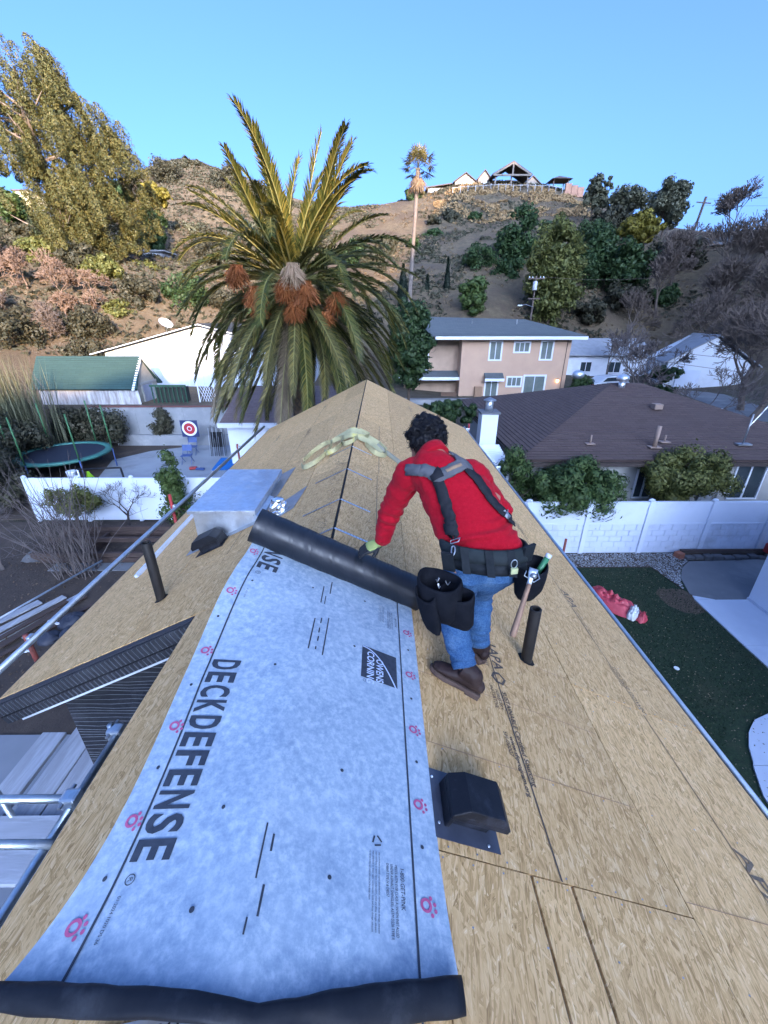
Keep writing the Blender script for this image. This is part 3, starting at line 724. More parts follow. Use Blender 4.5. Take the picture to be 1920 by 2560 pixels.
# cut-out in the board round each pipe
for t, x, y, zf, sd in ((tR, .985, 2.12, zR, 1), (tL, -1.90, 2.95, zL, -1)):
    m = MB(); n = 12
    m.add([(x + .058 * math.cos(2 * math.pi * k / n) * (1.05 if k % 3 else .9) , y + .055 * math.sin(2 * math.pi * k / n), zf(x + .058 * math.cos(2 * math.pi * k / n) * (1.05 if k % 3 else .9)) + .003) for k in range(n)], [tuple(range(n))])
    m.build('cut_hole', HOLE, t)
def roof_vent(name, label, fn, s0, s1, y0, y1, hs0, hs1, hy0, hy1, hh, mouth, flange_m, screws):
    c = fn((s0 + s1) / 2, (y0 + y1) / 2); t = thing(name, label, 'roof vent', c)
    m = MB(); V = [fn(s, y, h) for h in (.003, .006) for y in (y0, y1) for s in (s0, s1)]
    m.add(V, [(0, 2, 3, 1), (4, 5, 7, 6), (0, 1, 5, 4), (2, 6, 7, 3), (0, 4, 6, 2), (1, 3, 7, 5)]); m.build('flange', flange_m, t)
    # throat
    m = MB(); i_ = .02
    V = [fn(s, y, h) for h in (.006, hh * .62) for y in (hy0 + i_, hy1 - i_) for s in (hs0 + .005, hs1 - .06)]
    m.add(V, [(0, 2, 3, 1), (4, 5, 7, 6), (0, 1, 5, 4), (2, 6, 7, 3), (0, 4, 6, 2), (1, 3, 7, 5)]); m.build('throat', BLK, t)
    # hood with chamfered crown and an overhanging lip on the downhill side
    lo = [(hs0, hy0), (hs1, hy0), (hs1, hy1), (hs0, hy1)]
    V = [fn(s, y, hh * .46) for s, y in lo] + [fn(s, y, hh * .66) for s, y in lo]
    ins = [(hs0 + .055, hy0 + .006), (hs1 - .045, hy0 + .006), (hs1 - .045, hy1 - .006), (hs0 + .055, hy1 - .006)]
    V += [fn(s, y, hh) for s, y in ins]
    F = [(3, 2, 1, 0)] + [(i, (i + 1) % 4, 4 + (i + 1) % 4, 4 + i) for i in range(4)] + [(4 + i, 4 + (i + 1) % 4, 8 + (i + 1) % 4, 8 + i) for i in range(4)] + [(8, 9, 10, 11)]
    # uphill skirt runs down to the flange
    V2 = [fn(hs0, hy0, .006), fn(hs0, hy1, .006), fn(hs0, hy1, hh * .46), fn(hs0, hy0, hh * .46), fn(hs0 + .02, hy0, .006), fn(hs0 + .02, hy1, .006), fn(hs0 + .02, hy1, hh * .46), fn(hs0 + .02, hy0, hh * .46)]
    m = MB().add(V, F); m.add(V2, [(0, 1, 2, 3), (7, 6, 5, 4), (0, 4, 5, 1), (3, 2, 6, 7), (0, 3, 7, 4), (1, 5, 6, 2)])
    bevel(m.build('hood', BLK, t), .004)
    for s, y in screws:
        p = fn(s, y, .006); q = fn(s, y, .0095); MB().cyl(p, q, .006, 10, .004).build('screw', GALV, t)
    return t
GREYF = mat('dusty_black_flange', (.040, .046, .066), (.065, .074, .10), 9, .4, .05)
roof_vent('roof_vent', 'black square hooded roof vent on its flange beside the blue sheet', roofR, .604, .895, .868, 1.125, .655, .905, .910, 1.072, .122, 1, GREYF, [(.625, 1.09), (.635, .92), (.845, .885)])
roof_vent('roof_vent', 'small black hooded vent in front of the galvanised box', lambda s, y, h=0.: roofL(s, y, h), 1.34, 1.66, 3.58, 3.80, 1.36, 1.66, 3.60, 3.79, .15, 1, BLK, [])
# level-topped galvanised box
bx = thing('sheet_metal_box', 'shiny level-topped galvanised box flashed into the left slope', 'metal box', (-1.63, 4.5, 4.8))
X0, X1, Y0, Y1, ZT = -1.93, -1.315, 3.87, 5.10, 5.02
m = MB(); V = [(X0, Y0, zL(X0)), (X1, Y0, zL(X1)), (X1, Y1, zL(X1)), (X0, Y1, zL(X0))] + [(x, y, ZT) for x, y in ((X0, Y0), (X1, Y0), (X1, Y1), (X0, Y1))]
m.add(V, [(0, 1, 5, 4), (1, 2, 6, 5), (2, 3, 7, 6), (3, 0, 4, 7)]); m.build('box_side', GALV, bx)
bevel(MB().box(X0 - .045, X1 + .03, Y0 - .03, Y1 + .03, ZT - .006, ZT + .008).build('box_lid', GALV, bx), .003)
m = MB(); m.box(X0 - .045, X1 + .03, Y0 - .032, Y0 - .030, ZT - .03, ZT + .006); m.box(X1 + .030, X1 + .032, Y0 - .03, Y1 + .03, ZT - .05, ZT + .006); m.build('lid_lip', GALV, bx)
m = MB(); f_ = lambda x, y, h: (x, y, zL(x) + h)
m.add([f_(X0 - .12, Y0 - .10, .004), f_(X1 + .10, Y0 - .10, .004), f_(X1 + .16, Y1 + .30, .004), f_(X0 - .12, Y1 + .10, .004)] + [f_(X0 - .12, Y0 - .10, .006), f_(X1 + .10, Y0 - .10, .006), f_(X1 + .16, Y1 + .30, .006), f_(X0 - .12, Y1 + .10, .006)],
      [(3, 2, 1, 0), (4, 5, 6, 7), (0, 1, 5, 4), (1, 2, 6, 5), (2, 3, 7, 6), (3, 0, 4, 7)]); m.build('base_flashing', STEELD, bx)
m = MB(); m.add([(X1, Y0 + .0, zL(X1) + .004), (X1 + .085, Y0 - .02, zL(X1 + .085) + .012), (X1 + .085, Y0 + .55, zL(X1 + .085) + .012), (X1, Y0 + .6, zL(X1) + .004), (X1 + .001, Y0 + .02, ZT - .05), (X1 + .001, Y0 + .56, ZT - .06)], [(0, 1, 4), (1, 2, 5, 4), (2, 3, 5)]); m.build('side_flashing', GALV, bx)
# loose flashing plate with a crumpled foil boot
fp = thing('foil_flashing', 'crumpled foil boot on a loose grey plate between metal box and black roll', 'flashing', (-1.0, 4.1, zL(-1.0)))
m = MB(); q_ = [(-1.16, 3.55), (-.86, 3.72), (-.80, 4.25), (-1.08, 4.05)]
m.add([(x, y, zL(x) + h) for h in (.005, .007) for x, y in q_], [(3, 2, 1, 0), (4, 5, 6, 7), (0, 1, 5, 4), (1, 2, 6, 5), (2, 3, 7, 6), (3, 0, 4, 7)]); m.build('plate', STEELD, fp)
def foil(u, v):
    a = 2 * math.pi * u; r_ = .105 - .045 * v + .016 * mnoise.noise(Vector((math.cos(a) * 2.2, math.sin(a) * 2.2, v * 4))) * 2
    x, y = -1.02 + r_ * math.cos(a), 3.80 + r_ * math.sin(a) - .02 * v
    return (x, y, zL(-1.02) + .0 + .145 * v + .02 * mnoise.noise(Vector((u * 9, v * 7, 3))))
m = MB().grid(foil, 18, 7); o = m.build('foil_boot', FOIL, fp)
MB().lathe((-1.02, 3.79, zL(-1.02) + .146), [(.058, 0), (.05, .012), (.012, .02)], 12).build('boot_cap', FOIL, fp)

# white rod lying down the left slope
rod = thing('white_batten', 'long white batten lying on the left slope below the metal box', 'batten', (-2.6, 4.6, zL(-2.6)))
a, b = Vector((-2.66, 3.86, zL(-2.66) + .024)), Vector((-2.70, 5.55, zL(-2.70) + .024)); m = MB().bar(a, b, .05, .04, (-ST, 0, CT)); m.build('stick', WHITEP, rod); MB().bar(a - Vector((0, .05, 0)), a, .042, .034, (-ST, 0, CT)).build('stick_end', CONC, rod)

# ------------------------------------------------------------------ coil of yellow webbing on the ridge
def web_mat():
    t = NT('yellow_webbing'); co = t.coord('Object'); n_ = t.noise(co, 4.5, 4)
    t.base(t.ramp(n_, [(.34, (.30, .28, .15)), (.48, (.42, .39, .21)), (.62, (.50, .46, .24)), (.70, (.66, .58, .10))])); t.b.inputs['Roughness'].default_value = .75
    t.bump(t.noise(co, 120, 2), .3, .002); return t.m
WEB = web_mat(); WEBD = mat('grey_webbing_edge', (.20, .20, .15), (.30, .29, .22), 10, .8)
def ribbon(pts, ups, w):
    m = MB(); P = [Vector(p) for p in pts]; n = len(P); V = []; F = []
    for i in range(n):
        t = (P[min(i + 1, n - 1)] - P[max(i - 1, 0)]).normalized(); u = Vector(ups[i] if isinstance(ups, list) else ups)
        s = (u - t * u.dot(t)).normalized(); V += [P[i] - s * w / 2, P[i] + s * w / 2]
    for i in range(n - 1): F.append((2 * i, 2 * i + 1, 2 * i + 3, 2 * i + 2))
    m.add(V, F); return m
def spline(cs, n=60):
    cs = [Vector(c) for c in cs]; out = []
    for i in range(len(cs) - 1):
        p0, p1, p2, p3 = cs[max(i - 1, 0)], cs[i], cs[i + 1], cs[min(i + 2, len(cs) - 1)]
        for k in range(n // (len(cs) - 1)):
            t = k / (n // (len(cs) - 1)); out.append(.5 * ((2 * p1) + (p2 - p0) * t + (2 * p0 - 5 * p1 + 4 * p2 - p3) * t * t + (3 * p1 - p0 - 3 * p2 + p3) * t ** 3))
    return out + [cs[-1]]
wb = thing('webbing_sling', 'tangled yellow webbing sling heaped on the ridge beyond the roll', 'webbing', (-.4, 5.6, RZ))
def zs(x): return zR(x) if x > RX else zL(x)
def wp(x, y, h): return (x, y, zs(x) + h)
loops = [
    ([wp(-1.04, 5.20, .045), wp(-.96, 4.98, .045), wp(-.80, 4.98, .05), wp(-.68, 5.22, .055), wp(-.66, 5.55, .06), wp(-.78, 5.72, .06), wp(-.95, 5.62, .05), wp(-1.04, 5.38, .045)], (0, .1, 1)),
    ([wp(-.74, 5.30, .06), wp(-.68, 5.10, .06), wp(-.56, 5.08, .06), wp(-.49, 5.28, .065), wp(-.52, 5.52, .07), wp(-.66, 5.60, .07)], (.1, 0, 1)),
    ([wp(-.52, 5.35, .06), wp(-.46, 5.14, .06), wp(-.34, 5.18, .06), wp(-.30, 5.40, .07)], (-.1, 0, 1)),
    ([wp(-.70, 5.85, .02), wp(-.52, 5.78, .05), wp(-.38, 5.72, .06), wp(-.24, 5.66, .05), wp(-.06, 5.60, .05), wp(.06, 5.50, .03)], (.1, 1, .5)),
    ([wp(-.50, 5.55, .05), wp(-.38, 5.50, .05), wp(-.26, 5.46, .05), wp(-.12, 5.40, .06), wp(.02, 5.30, .03)], (-.1, 1, .4)),
    ([wp(-.55, 5.70, .04), wp(-.40, 5.48, .05), wp(-.22, 5.52, .07), wp(-.16, 5.72, .07), wp(-.30, 5.82, .05)], (.3, .2, .8)),
    ([wp(-.20, 5.30, .05), wp(-.08, 5.10, .05), wp(.04, 5.14, .05), wp(.08, 5.36, .05), wp(-.02, 5.52, .08)], (.1, .1, 1))]
for k, (L_, up_v) in enumerate(loops):
    P = spline(L_, 48); U = [Vector(up_v) + Vector((.12 * math.sin(i * .15 + k), .12 * math.cos(i * .11), 0)) for i in range(len(P))]
    o = ribbon(P, U, .06 if k not in (3, 4) else .10).build('web_loop', WEB, wb); sm = o.modifiers.new('t', 'SOLIDIFY'); sm.thickness = .0025
P = spline([wp(-.05, 5.45, .06), wp(.10, 5.36, .035), wp(.25, 5.22, .03), wp(.38, 5.10, .035), wp(.45, 5.08, .06)], 32)
o = ribbon(P, [Vector((.3, .5, .6))] * len(P), .06).build('web_tail', WEBD, wb, True); o.modifiers.new('t', 'SOLIDIFY').thickness = .004
P = spline([wp(.30, 5.17, .03), wp(.40, 5.24, .05), wp(.50, 5.16, .06), wp(.47, 5.04, .05), wp(.40, 5.06, .04)], 28)
o = ribbon(P, [Vector((0, 0, 1))] * len(P), .06).build('web_eye', WEB, wb, True); o.modifiers.new('t', 'SOLIDIFY').thickness = .004

# ------------------------------------------------------------------ guard rails along both eaves
def rail(label, x, z, y0, y1, posts, rr, side):
    t = thing('guard_rail', label, 'rail', (x, 3, 0), 'steel edge rails along the eaves')
    MB().cyl((x, y0, z), (x, y1, z - .02), rr, 14).build('tube', TUBE, t, True)
    for y, zt, zb, mt in posts:
        MB().cyl((x + side * .052, y, zb), (x + side * .052, y, zt), .024, 12).build('post', mt, t, True)
        m = MB(); m.box(x - .035, x + side * .03 + .035, y - .035, y + .035, z - .045, z + .045); bevel(m.build('clamp', TUBE, t), .012)
        MB().cyl((x - .05, y, z + .02), (x + .09 * side, y, z + .02), .01, 8).build('clamp_bolt', STEELD, t)
    return t
rail('galvanised tube rail on red posts along the left eave', -3.27, ZE + .03, 1.2, 11.6, [(3.05, ZE + .08, ZE - .45, RUSTR), (6.05, ZE + .25, 0, REDP), (9.4, ZE + .12, 0, RUSTR)], .030, -1)
rail('thin galvanised tube rail along the right eave above the lawn', 2.425, ZE - .07, -1.5, 11.9, [(11.5, ZE + .10, 0, REDP), (8.2, ZE - .02, 0, STEELD), (1.0, ZE - .02, 0, STEELD)], .024, 1)

# ------------------------------------------------------------------ scaffold at the left, below the near eave
sc = thing('scaffold', 'galvanised tube scaffold frame below the left eave', 'scaffold', (-2.2, 1.4, 0))
tubes = [((-1.84, -.3, 4.18), (-1.84, 2.02, 4.18)), ((-1.80, 1.525, 4.22), (-3.3, 1.525, 4.22)), ((-1.79, 1.30, 4.20), (-3.3, 1.30, 4.20)), ((-1.90, 2.02, 0), (-1.90, 2.02, 4.22)), ((-1.80, -.25, 0), (-1.80, -.25, 4.30)), ((-3.25, 2.2, 0), (-3.25, 2.2, 3.6)), ((-3.25, -.25, 0), (-3.25, -.25, 4.3))]
for a, b in tubes: MB().cyl(a, b, .024, 14).build('tube', TUBE, sc, True)
for c in ((-1.84, 1.525, 4.21), (-1.86, 2.0, 4.17)):
    m = MB().box(c[0] - .05, c[0] + .05, c[1] - .045, c[1] + .045, c[2] - .05, c[2] + .05); bevel(m.build('coupler', TUBE, sc), .018)
    MB().cyl((c[0] - .02, c[1] - .07, c[2] + .03), (c[0] - .02, c[1] + .07, c[2] + .03), .012, 8).build('coupler_bolt', STEELD, sc)
labs = ['weathered scaffold plank farthest from the roof edge', 'middle weathered scaffold plank with a dark gap beside it', 'weathered scaffold plank closest to the black wall']
for k, (x0, x1) in enumerate(((-3.62, -3.37), (-3.30, -3.05), (-3.035, -2.785))):
    o = one('scaffold_plank', MB().box(x0, x1, 1.85, 3.05 + .12 * k, 2.755, 2.797, rz=.004 * (k - 1)), WOODP, labs[k], 'plank', ((x0 + x1) / 2, 1.4, 2.76), 'lengthwise scaffold planks'); bevel(o, .004)
labs = ['crosswise scaffold board under the upper tube', 'crosswise scaffold board under the lower tube']
for k, (y0, y1, z) in enumerate(((1.955, 2.20, 2.802), (1.705, 1.945, 2.802))):
    o = one('scaffold_board', MB().box(-4.1, -2.25, y0, y1, z, z + .045, rz=.006 * k), WOODX, labs[k], 'plank', (-3, (y0 + y1) / 2, z), 'crosswise scaffold boards'); bevel(o, .004)
# perforated plate under the curled end
pl = thing('perforated_plate', 'galvanised perforated nail plate peeping out under the curled black film', 'metal plate', (-.5, .42, 5.2))
m = MB(); V = [roofL(s, y, h) for h in (.003, .005) for y in (.30, .40) for s in (.06, .40)]
m.add(V, [(0, 2, 3, 1), (4, 5, 7, 6), (0, 1, 5, 4), (2, 6, 7, 3), (0, 4, 6, 2), (1, 3, 7, 5)]); po = m.build('plate', GALV, pl)
m = MB()
for i in range(12):
    for j in range(3):
        c = roofL(.08 + i * .027, .315 + j * .033, .0058); m.add([c + Vector((.005 * math.cos(a), .005 * math.sin(a), 0)) for a in np.arange(0, 6.2, 1.05)], [tuple(range(6))])
m.build('punched_holes', HOLE, po, fix=False)['kind'] = 'stuff'
# ------------------------------------------------------------------ plants: generators
def leaf_cloud(P, N, size, asp=.5, jit=.35):
    """P, N (n,3): leaf centres and outward directions -> quads"""
    n = len(P); Nn = N + rng.normal(0, jit, (n, 3)); Nn /= np.linalg.norm(Nn, axis=1)[:, None] + 1e-9
    A = rng.normal(0, 1, (n, 3)); U = np.cross(Nn, A); U /= np.linalg.norm(U, axis=1)[:, None] + 1e-9; W = np.cross(Nn, U)
    s = (size * rng.uniform(.6, 1.3, n))[:, None]
    V = np.stack([P - U * s, P - W * s * asp + Nn * s * .15, P + U * s, P + W * s * asp + Nn * s * .15], 1).reshape(-1, 3)
    return V, np.arange(4 * n).reshape(n, 4)
def crown_pts(clumps, n, shell=.55):
    C = np.array([c[:3] for c in clumps], float); Rr = np.array([(c[3:] if len(c) >= 6 else (c[3],) * 3) for c in clumps], float)
    w = (Rr.prod(1)) ** (2 / 3); k = rng.choice(len(C), n, p=w / w.sum())
    d = rng.normal(0, 1, (n, 3)); d /= np.linalg.norm(d, axis=1)[:, None]
    r = shell + (1 - shell) * rng.uniform(0, 1, n) ** .5; r *= 1 + rng.normal(0, .13, n); st = rng.uniform(0, 1, n) < .10; r = np.where(st, r * rng.uniform(1.0, 1.45, n), r)
    P = C[k] + d * Rr[k] * r[:, None]
    return P, d / Rr[k]
def clumps_in(center, rad, n, cr, squash=1., lo=-1.):
    out = []
    for _ in range(n):
        while True:
            d = rng.normal(0, 1, 3); d /= np.linalg.norm(d)
            if d[2] > lo: break
        q = np.array(center) + d * np.array(rad) * rng.uniform(.45, .92); r = cr * rng.uniform(.65, 1.25)
        out.append((*q, r, r, r * squash))
    return out
def branch_tree(base, height, r0, spread=.6, depth=4, kids=(2, 4), up=.35, seed=1, lean=(0, 0), first=.35, sides=5, wob=.12, rmin=.004):
    rd_ = random.Random(seed); m = MB(); tips = []
    def grow(p, d, L_, r, lv):
        n = 3 if lv < 3 else 2; pts = [p]; dd = d.copy()
        for i in range(n):
            dd = (dd + Vector((rd_.gauss(0, wob), rd_.gauss(0, wob), rd_.gauss(0, wob) + up * .12))).normalized(); pts.append(pts[-1] + dd * L_ / n)
        rr = [max(rmin, r * (1 - .38 * i / n)) for i in range(n + 1)]
        m.tube(pts, rr, sides if lv < 2 else (4 if lv < 3 else 3), False)
        if lv >= depth: tips.append(pts[-1]); return
        for k in range(rd_.randint(*kids)):
            a = rd_.uniform(0, 2 * math.pi); s = rd_.uniform(spread * .6, spread * 1.3)
            x = dd.orthogonal().normalized(); y = dd.cross(x)
            nd = (dd * math.cos(s) + (x * math.cos(a) + y * math.sin(a)) * math.sin(s) + Vector((0, 0, up * .3))).normalized()
            q = pts[-1] if k == 0 or rd_.random() < .5 else pts[-2] + (pts[-1] - pts[-2]) * rd_.random()
            grow(q, nd, L_ * rd_.uniform(.62, .86), rr[-1] * rd_.uniform(.6, .82), lv + 1)
    d0 = Vector((lean[0], lean[1], 1)).normalized()
    grow(Vector(base), d0, height * first, r0, 0)
    return m, tips
BARK = mat('brown_bark', (.12, .088, .066), (.07, .052, .04), 5, .95, .6, stretch=(1, 1, .3), bdist=.03)
TWIG = mat('grey_bare_twigs', (.15, .125, .115), (.10, .082, .078), 3, .9)
TWIGP = mat('brown_bare_twigs', (.15, .115, .092), (.10, .078, .065), 3, .9)
TWIGD = mat('dark_bare_twigs', (.035, .030, .032), (.06, .05, .05), 3, .9)
G_DARK = leaf_mat('dark_green_leaves', (.022, .050, .020), (.075, .125, .042))
G_MID = leaf_mat('mid_green_leaves', (.045, .085, .024), (.12, .17, .05))
G_OLIVE = leaf_mat('olive_leaves', (.075, .095, .028), (.21, .21, .06))
G_YEL = leaf_mat('yellow_green_leaves', (.13, .12, .022), (.30, .25, .045))
G_GREY = leaf_mat('grey_green_leaves', (.085, .095, .060), (.20, .195, .12))
G_DUSK = leaf_mat('dusky_scrub_leaves', (.045, .050, .032), (.11, .10, .062))
G_RUST = leaf_mat('rusty_leaves', (.22, .075, .03), (.36, .16, .06))
G_FENCE = leaf_mat('fence_shrub_green', (.035, .075, .026), (.13, .19, .06))
G_DRY = leaf_mat('dry_tan_foliage', (.15, .11, .065), (.27, .20, .115))
def bush(name, label, cat, base, clumps, n, size, mt, group=None, stem=True, asp=.5, shell=.5, trunk=None, jit=.5):
    t = thing(name, label, cat, base, group)
    P, N = crown_pts(clumps, n, shell); V, F = leaf_cloud(P, N, size, asp, jit)
    finish('crown', np_mesh('crown', V, F), mt, t)
    c = np.mean([k[:3] for k in clumps], 0); m = MB()
    tr = trunk or .05
    m.tube([base, (base[0] * .6 + c[0] * .4, base[1] * .6 + c[1] * .4, base[2] + (c[2] - base[2]) * .5), tuple(c)], [tr * 1.2, tr, tr * .6], 7)
    if stem:
        for k in clumps[:14]: m.tube([(base[0] * .4 + c[0] * .6, base[1] * .4 + c[1] * .6, base[2] * .4 + c[2] * .6), k[:3]], [tr * .5, tr * .15], 5, False)
    m.build('trunk', BARK, t)
    return t

# ------------------------------------------------------------------ right-hand yard
def sheet(name, pts, z, mt, label=None, cat=None, kind='structure', th=.05):
    o = MB().poly([(x, y, z - th) for x, y in pts], (0, 0, th)).build(name, mt, None); return tag(o, label, cat, kind=kind)
def lawn_mat():
    t = NT('dark_lawn'); co = t.coord('Object'); a = t.noise(co, 14, 6, .7); b = t.noise(co, .8, 4)
    col = t.ramp(a, [(.3, (.006, .016, .007)), (.55, (.014, .034, .012)), (.75, (.03, .05, .02))])
    d = t.new("ShaderNodeVectorMath", operation='DISTANCE'); t.link(co, d.inputs[0]); d.inputs[1].default_value = (8.0, 9.0, 0)
    col = t.mix(t.ramp(t.math('ADD', d.outputs['Value'], t.math('MULTIPLY', b, .9)), [(.2, .9), (.95, .9), (1., 0.)]), col, t.ramp(a, [(.3, (.06, .042, .03)), (.7, (.12, .085, .06))]))
    col = t.mix(t.ramp(t.noise(co, 1.1, 6, .7), [(.52, 0.), (.70, .55)]), col, (.045, .045, .022))
    t.base(col); t.b.inputs['Roughness'].default_value = .95; t.bump(t.noise(co, 40, 4), .8, .02); return t.m
sheet('lawn', [(1.8, -4), (12.4, -4), (12.4, 10.55), (1.8, 10.55)], .0, lawn_mat())
# short grass blades and fallen leaves
n = 26000; gx = rng.uniform(2.6, 8.3, n); gy = rng.uniform(3.2, 10.5, n); keep = ~((gx > 5.9) & (gy < 5.4) & ((gx - 7.4) ** 2 + (gy - 3.9) ** 2 < 2.6)); gx, gy = gx[keep], gy[keep]; n = len(gx)
ang = rng.uniform(0, 6.28, n); hgt = rng.uniform(.02, .05, n); bw = .006
V = np.stack([np.stack([gx - np.cos(ang) * bw, gy - np.sin(ang) * bw, np.zeros(n)], 1), np.stack([gx + np.cos(ang) * bw, gy + np.sin(ang) * bw, np.zeros(n)], 1), np.stack([gx + rng.normal(0, .02, n), gy + rng.normal(0, .02, n), hgt], 1)], 1).reshape(-1, 3)
tag(finish('grass', np_mesh('grass', V, np.arange(3 * n).reshape(n, 3)), leaf_mat('grass_blades', (.008, .022, .008), (.03, .055, .02))), 'short dark grass blades of the lawn', 'grass', kind='stuff')
def litter(name, label, x0, x1, y0, y1, n, size, mt, zf=lambda x, y: .02, keepf=None):
    px = rng.uniform(x0, x1, n); py = rng.uniform(y0, y1, n)
    if keepf is not None: k = keepf(px, py); px, py = px[k], py[k]
    P = np.stack([px, py, np.full(len(px), 0.) + np.array([zf(a, b) for a, b in zip(px, py)]) + rng.uniform(0, .02, len(px))], 1)
    V, F = leaf_cloud(P, np.tile([0, 0, 1.], (len(px), 1)), size, .55, .4)
    return tag(finish(name, np_mesh(name, V, F), mt), label, 'leaves', kind='stuff')
LEAFL = leaf_mat('fallen_leaves', (.10, .085, .055), (.26, .22, .15), trans=0.)
litter('fallen_leaves', 'small pale fallen leaves over the lawn', 2.6, 8.3, 3.3, 10.5, 2600, .017, LEAFL, lambda x, y: .03)
sheet('walkway', [(8.22, -4), (9.76, -4), (9.76, 7.212), (8.30, 7.212)], .03, CONC)
sheet('walkway', [(8.30, 7.222), (9.76, 7.222), (9.76, 8.93), (8.92, 8.93), (8.36, 8.93)], .028, CONC)
sheet('walkway', [(8.36, 8.94), (8.90, 8.94), (8.42, 9.12)], .026, CONC)
cur = [(8.215, 5.62), (7.6, 5.52), (7.34, 5.44), (6.95, 5.30), (6.65, 5.06), (6.42, 4.78), (6.27, 4.50)]
sheet('curved_path', cur + [(6.22, 4.44), (8.215, 4.44)], .032, CONC)
sheet('curved_path', [(6.215, 4.43), (6.1, 4.2), (5.98, 3.95), (5.9, 3.4), (5.95, 2.6), (6.1, -4), (8.215, -4), (8.215, 4.43)], .03, CONC)
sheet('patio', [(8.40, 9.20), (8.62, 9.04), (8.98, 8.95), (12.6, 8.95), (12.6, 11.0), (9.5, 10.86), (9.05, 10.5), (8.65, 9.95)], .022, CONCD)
sheet('gravel_bed', [(3.2, 10.56), (8.15, 10.56), (8.36, 9.40), (8.62, 9.93), (9.02, 10.5), (9.45, 10.85), (9.5, 11.36), (3.2, 11.36)], .012, SOIL)
def inpoly(px, py, poly):
    r = np.zeros(len(px), bool); j = len(poly) - 1
    for i in range(len(poly)):
        xi, yi = poly[i]; xj, yj = poly[j]
        r ^= ((yi > py) != (yj > py)) & (px < (xj - xi) * (py - yi) / (yj - yi + 1e-12) + xi); j = i
    return r
GP = [(3.2, 10.56), (8.15, 10.56), (8.36, 9.40), (8.62, 9.93), (9.02, 10.5), (9.45, 10.85), (9.5, 11.34), (3.2, 11.34)]
n = 9000; px = rng.uniform(3.2, 9.5, n); py = rng.uniform(9.4, 11.34, n); k = inpoly(px, py, GP); px, py = px[k], py[k]; n = len(px)
sz = rng.uniform(.012, .028, n); oc = np.array([(1, 0, 0), (0, 1, 0), (-1, 0, 0), (0, -1, 0), (0, 0, .7), (0, 0, -.7)], float)
V = (oc[None] * (sz[:, None, None] * rng.uniform(.6, 1.2, (n, 6, 1))) + np.stack([px, py, .02 + sz * .5], 1)[:, None]).reshape(-1, 3)
of = np.array([(0, 1, 4), (1, 2, 4), (2, 3, 4), (3, 0, 4)]); F = (of[None] + (np.arange(n) * 6)[:, None, None]).reshape(-1, 3)
tag(finish('gravel', np_mesh('gravel', V, F), leaf_mat('gravel_stones', (.16, .17, .18), (.52, .54, .56), trans=0., rough=.8)), 'grey and white gravel along the white fence', 'gravel', kind='stuff')
# white fence: posts, smooth upper panels, painted block courses below
fe = thing('white_fence', 'white fence with smooth panels over painted blocks beyond the lawn', 'fence', (8, 11.4, 0))
px_ = [2.7, 4.5, 6.36, 8.22, 10.15, 12.02, 13.9]
for x in px_: bevel(MB().box(x - .07, x + .07, 11.37, 11.51, 0, 1.82).build('post', WHITEV, fe), .006); 
for x in px_: MB().lathe((x, 11.44, 1.82), [(.10, 0), (.10, .02), (.01, .06)], 4).build('post_cap', WHITEV, fe)
blk = None
for a, b in zip(px_[:-1], px_[1:]):
    MB().box(a + .07, b - .07, 11.42, 11.47, 1.065, 1.70).build('panel', WHITEV, fe)
    MB().box(a + .07, b - .07, 11.40, 11.49, 1.70, 1.775).build('top_rail', WHITEV, fe)
    MB().box(a + .07, b - .07, 11.405, 11.485, 1.02, 1.065).build('middle_rail', WHITEV, fe)
    MB().box(a + .07, b - .07, 11.435, 11.49, 0, 1.018).build('mortar_bed', JOINT, fe)
    L_ = b - a - .14; bw_ = L_ / 4.5
    for r_ in range(5):
        z0 = .005 + r_ * .203; x = a + .07 - (bw_ / 2 if r_ % 2 else 0)
        while x < b - .08:
            xa, xb = max(x, a + .072) + .004, min(x + bw_, b - .072) - .004
            if xb - xa > .05:
                bevel(MB().box(xa, xb, 11.417 + random.uniform(0, .003), 11.44, z0, z0 + .197).build('block', BLOCKW, fe), .004, 1)
            x += bw_
# white building at the right edge
wb_ = thing('white_building', 'white stucco building corner at the right edge of the yard', 'building', (11, 4, 0))
MB().box(9.77, 14, -4, 8.94, 0, 3.0).build('wall', mat('white_stucco', (.66, .72, .82), (.60, .67, .78), 1.2, .85, .3, bscale=60), wb_)
MB().box(9.60, 14.2, -4.2, 9.1, 3.0, 3.1).build('roof', WHITEP, wb_)
MB().box(9.745, 9.768, -4, 8.95, .02, .09).build('base_trim', JOINT, wb_)
# stone edging under the fence
ed = thing('stone_edging', 'low edging of rough grey stones below the white fence', 'edging', (11, 11.1, 0))
STONE = mat('rough_grey_stone', (.13, .13, .135), (.075, .078, .085), 3, .9, .7, bscale=14, bdist=.03)
MB().box(9.5, 13, 11.14, 11.34, 0, .16).build('planting_strip', SOIL, ed)
MB().box(9.45, 13, 11.20, 11.30, .162, .20).build('timber_edge', WOODD, ed)
x = 9.45
while x < 12.8:
    w_ = random.uniform(.2, .36); h_ = random.uniform(.09, .17); y0 = 10.93 + random.uniform(-.04, .04)
    o = MB().box(x, x + w_ - .02, y0, y0 + .19, 0, h_, rz=random.uniform(-.1, .1)).build('stone', STONE, ed); bevel(o, .03, 2); x += w_
o = MB().box(9.22, 9.42, 10.98, 11.2, 0, .2, rz=.3).build('brick', mat('old_brick', (.30, .11, .07), (.22, .09, .06), 6, .9, .3), ed); bevel(o, .008)
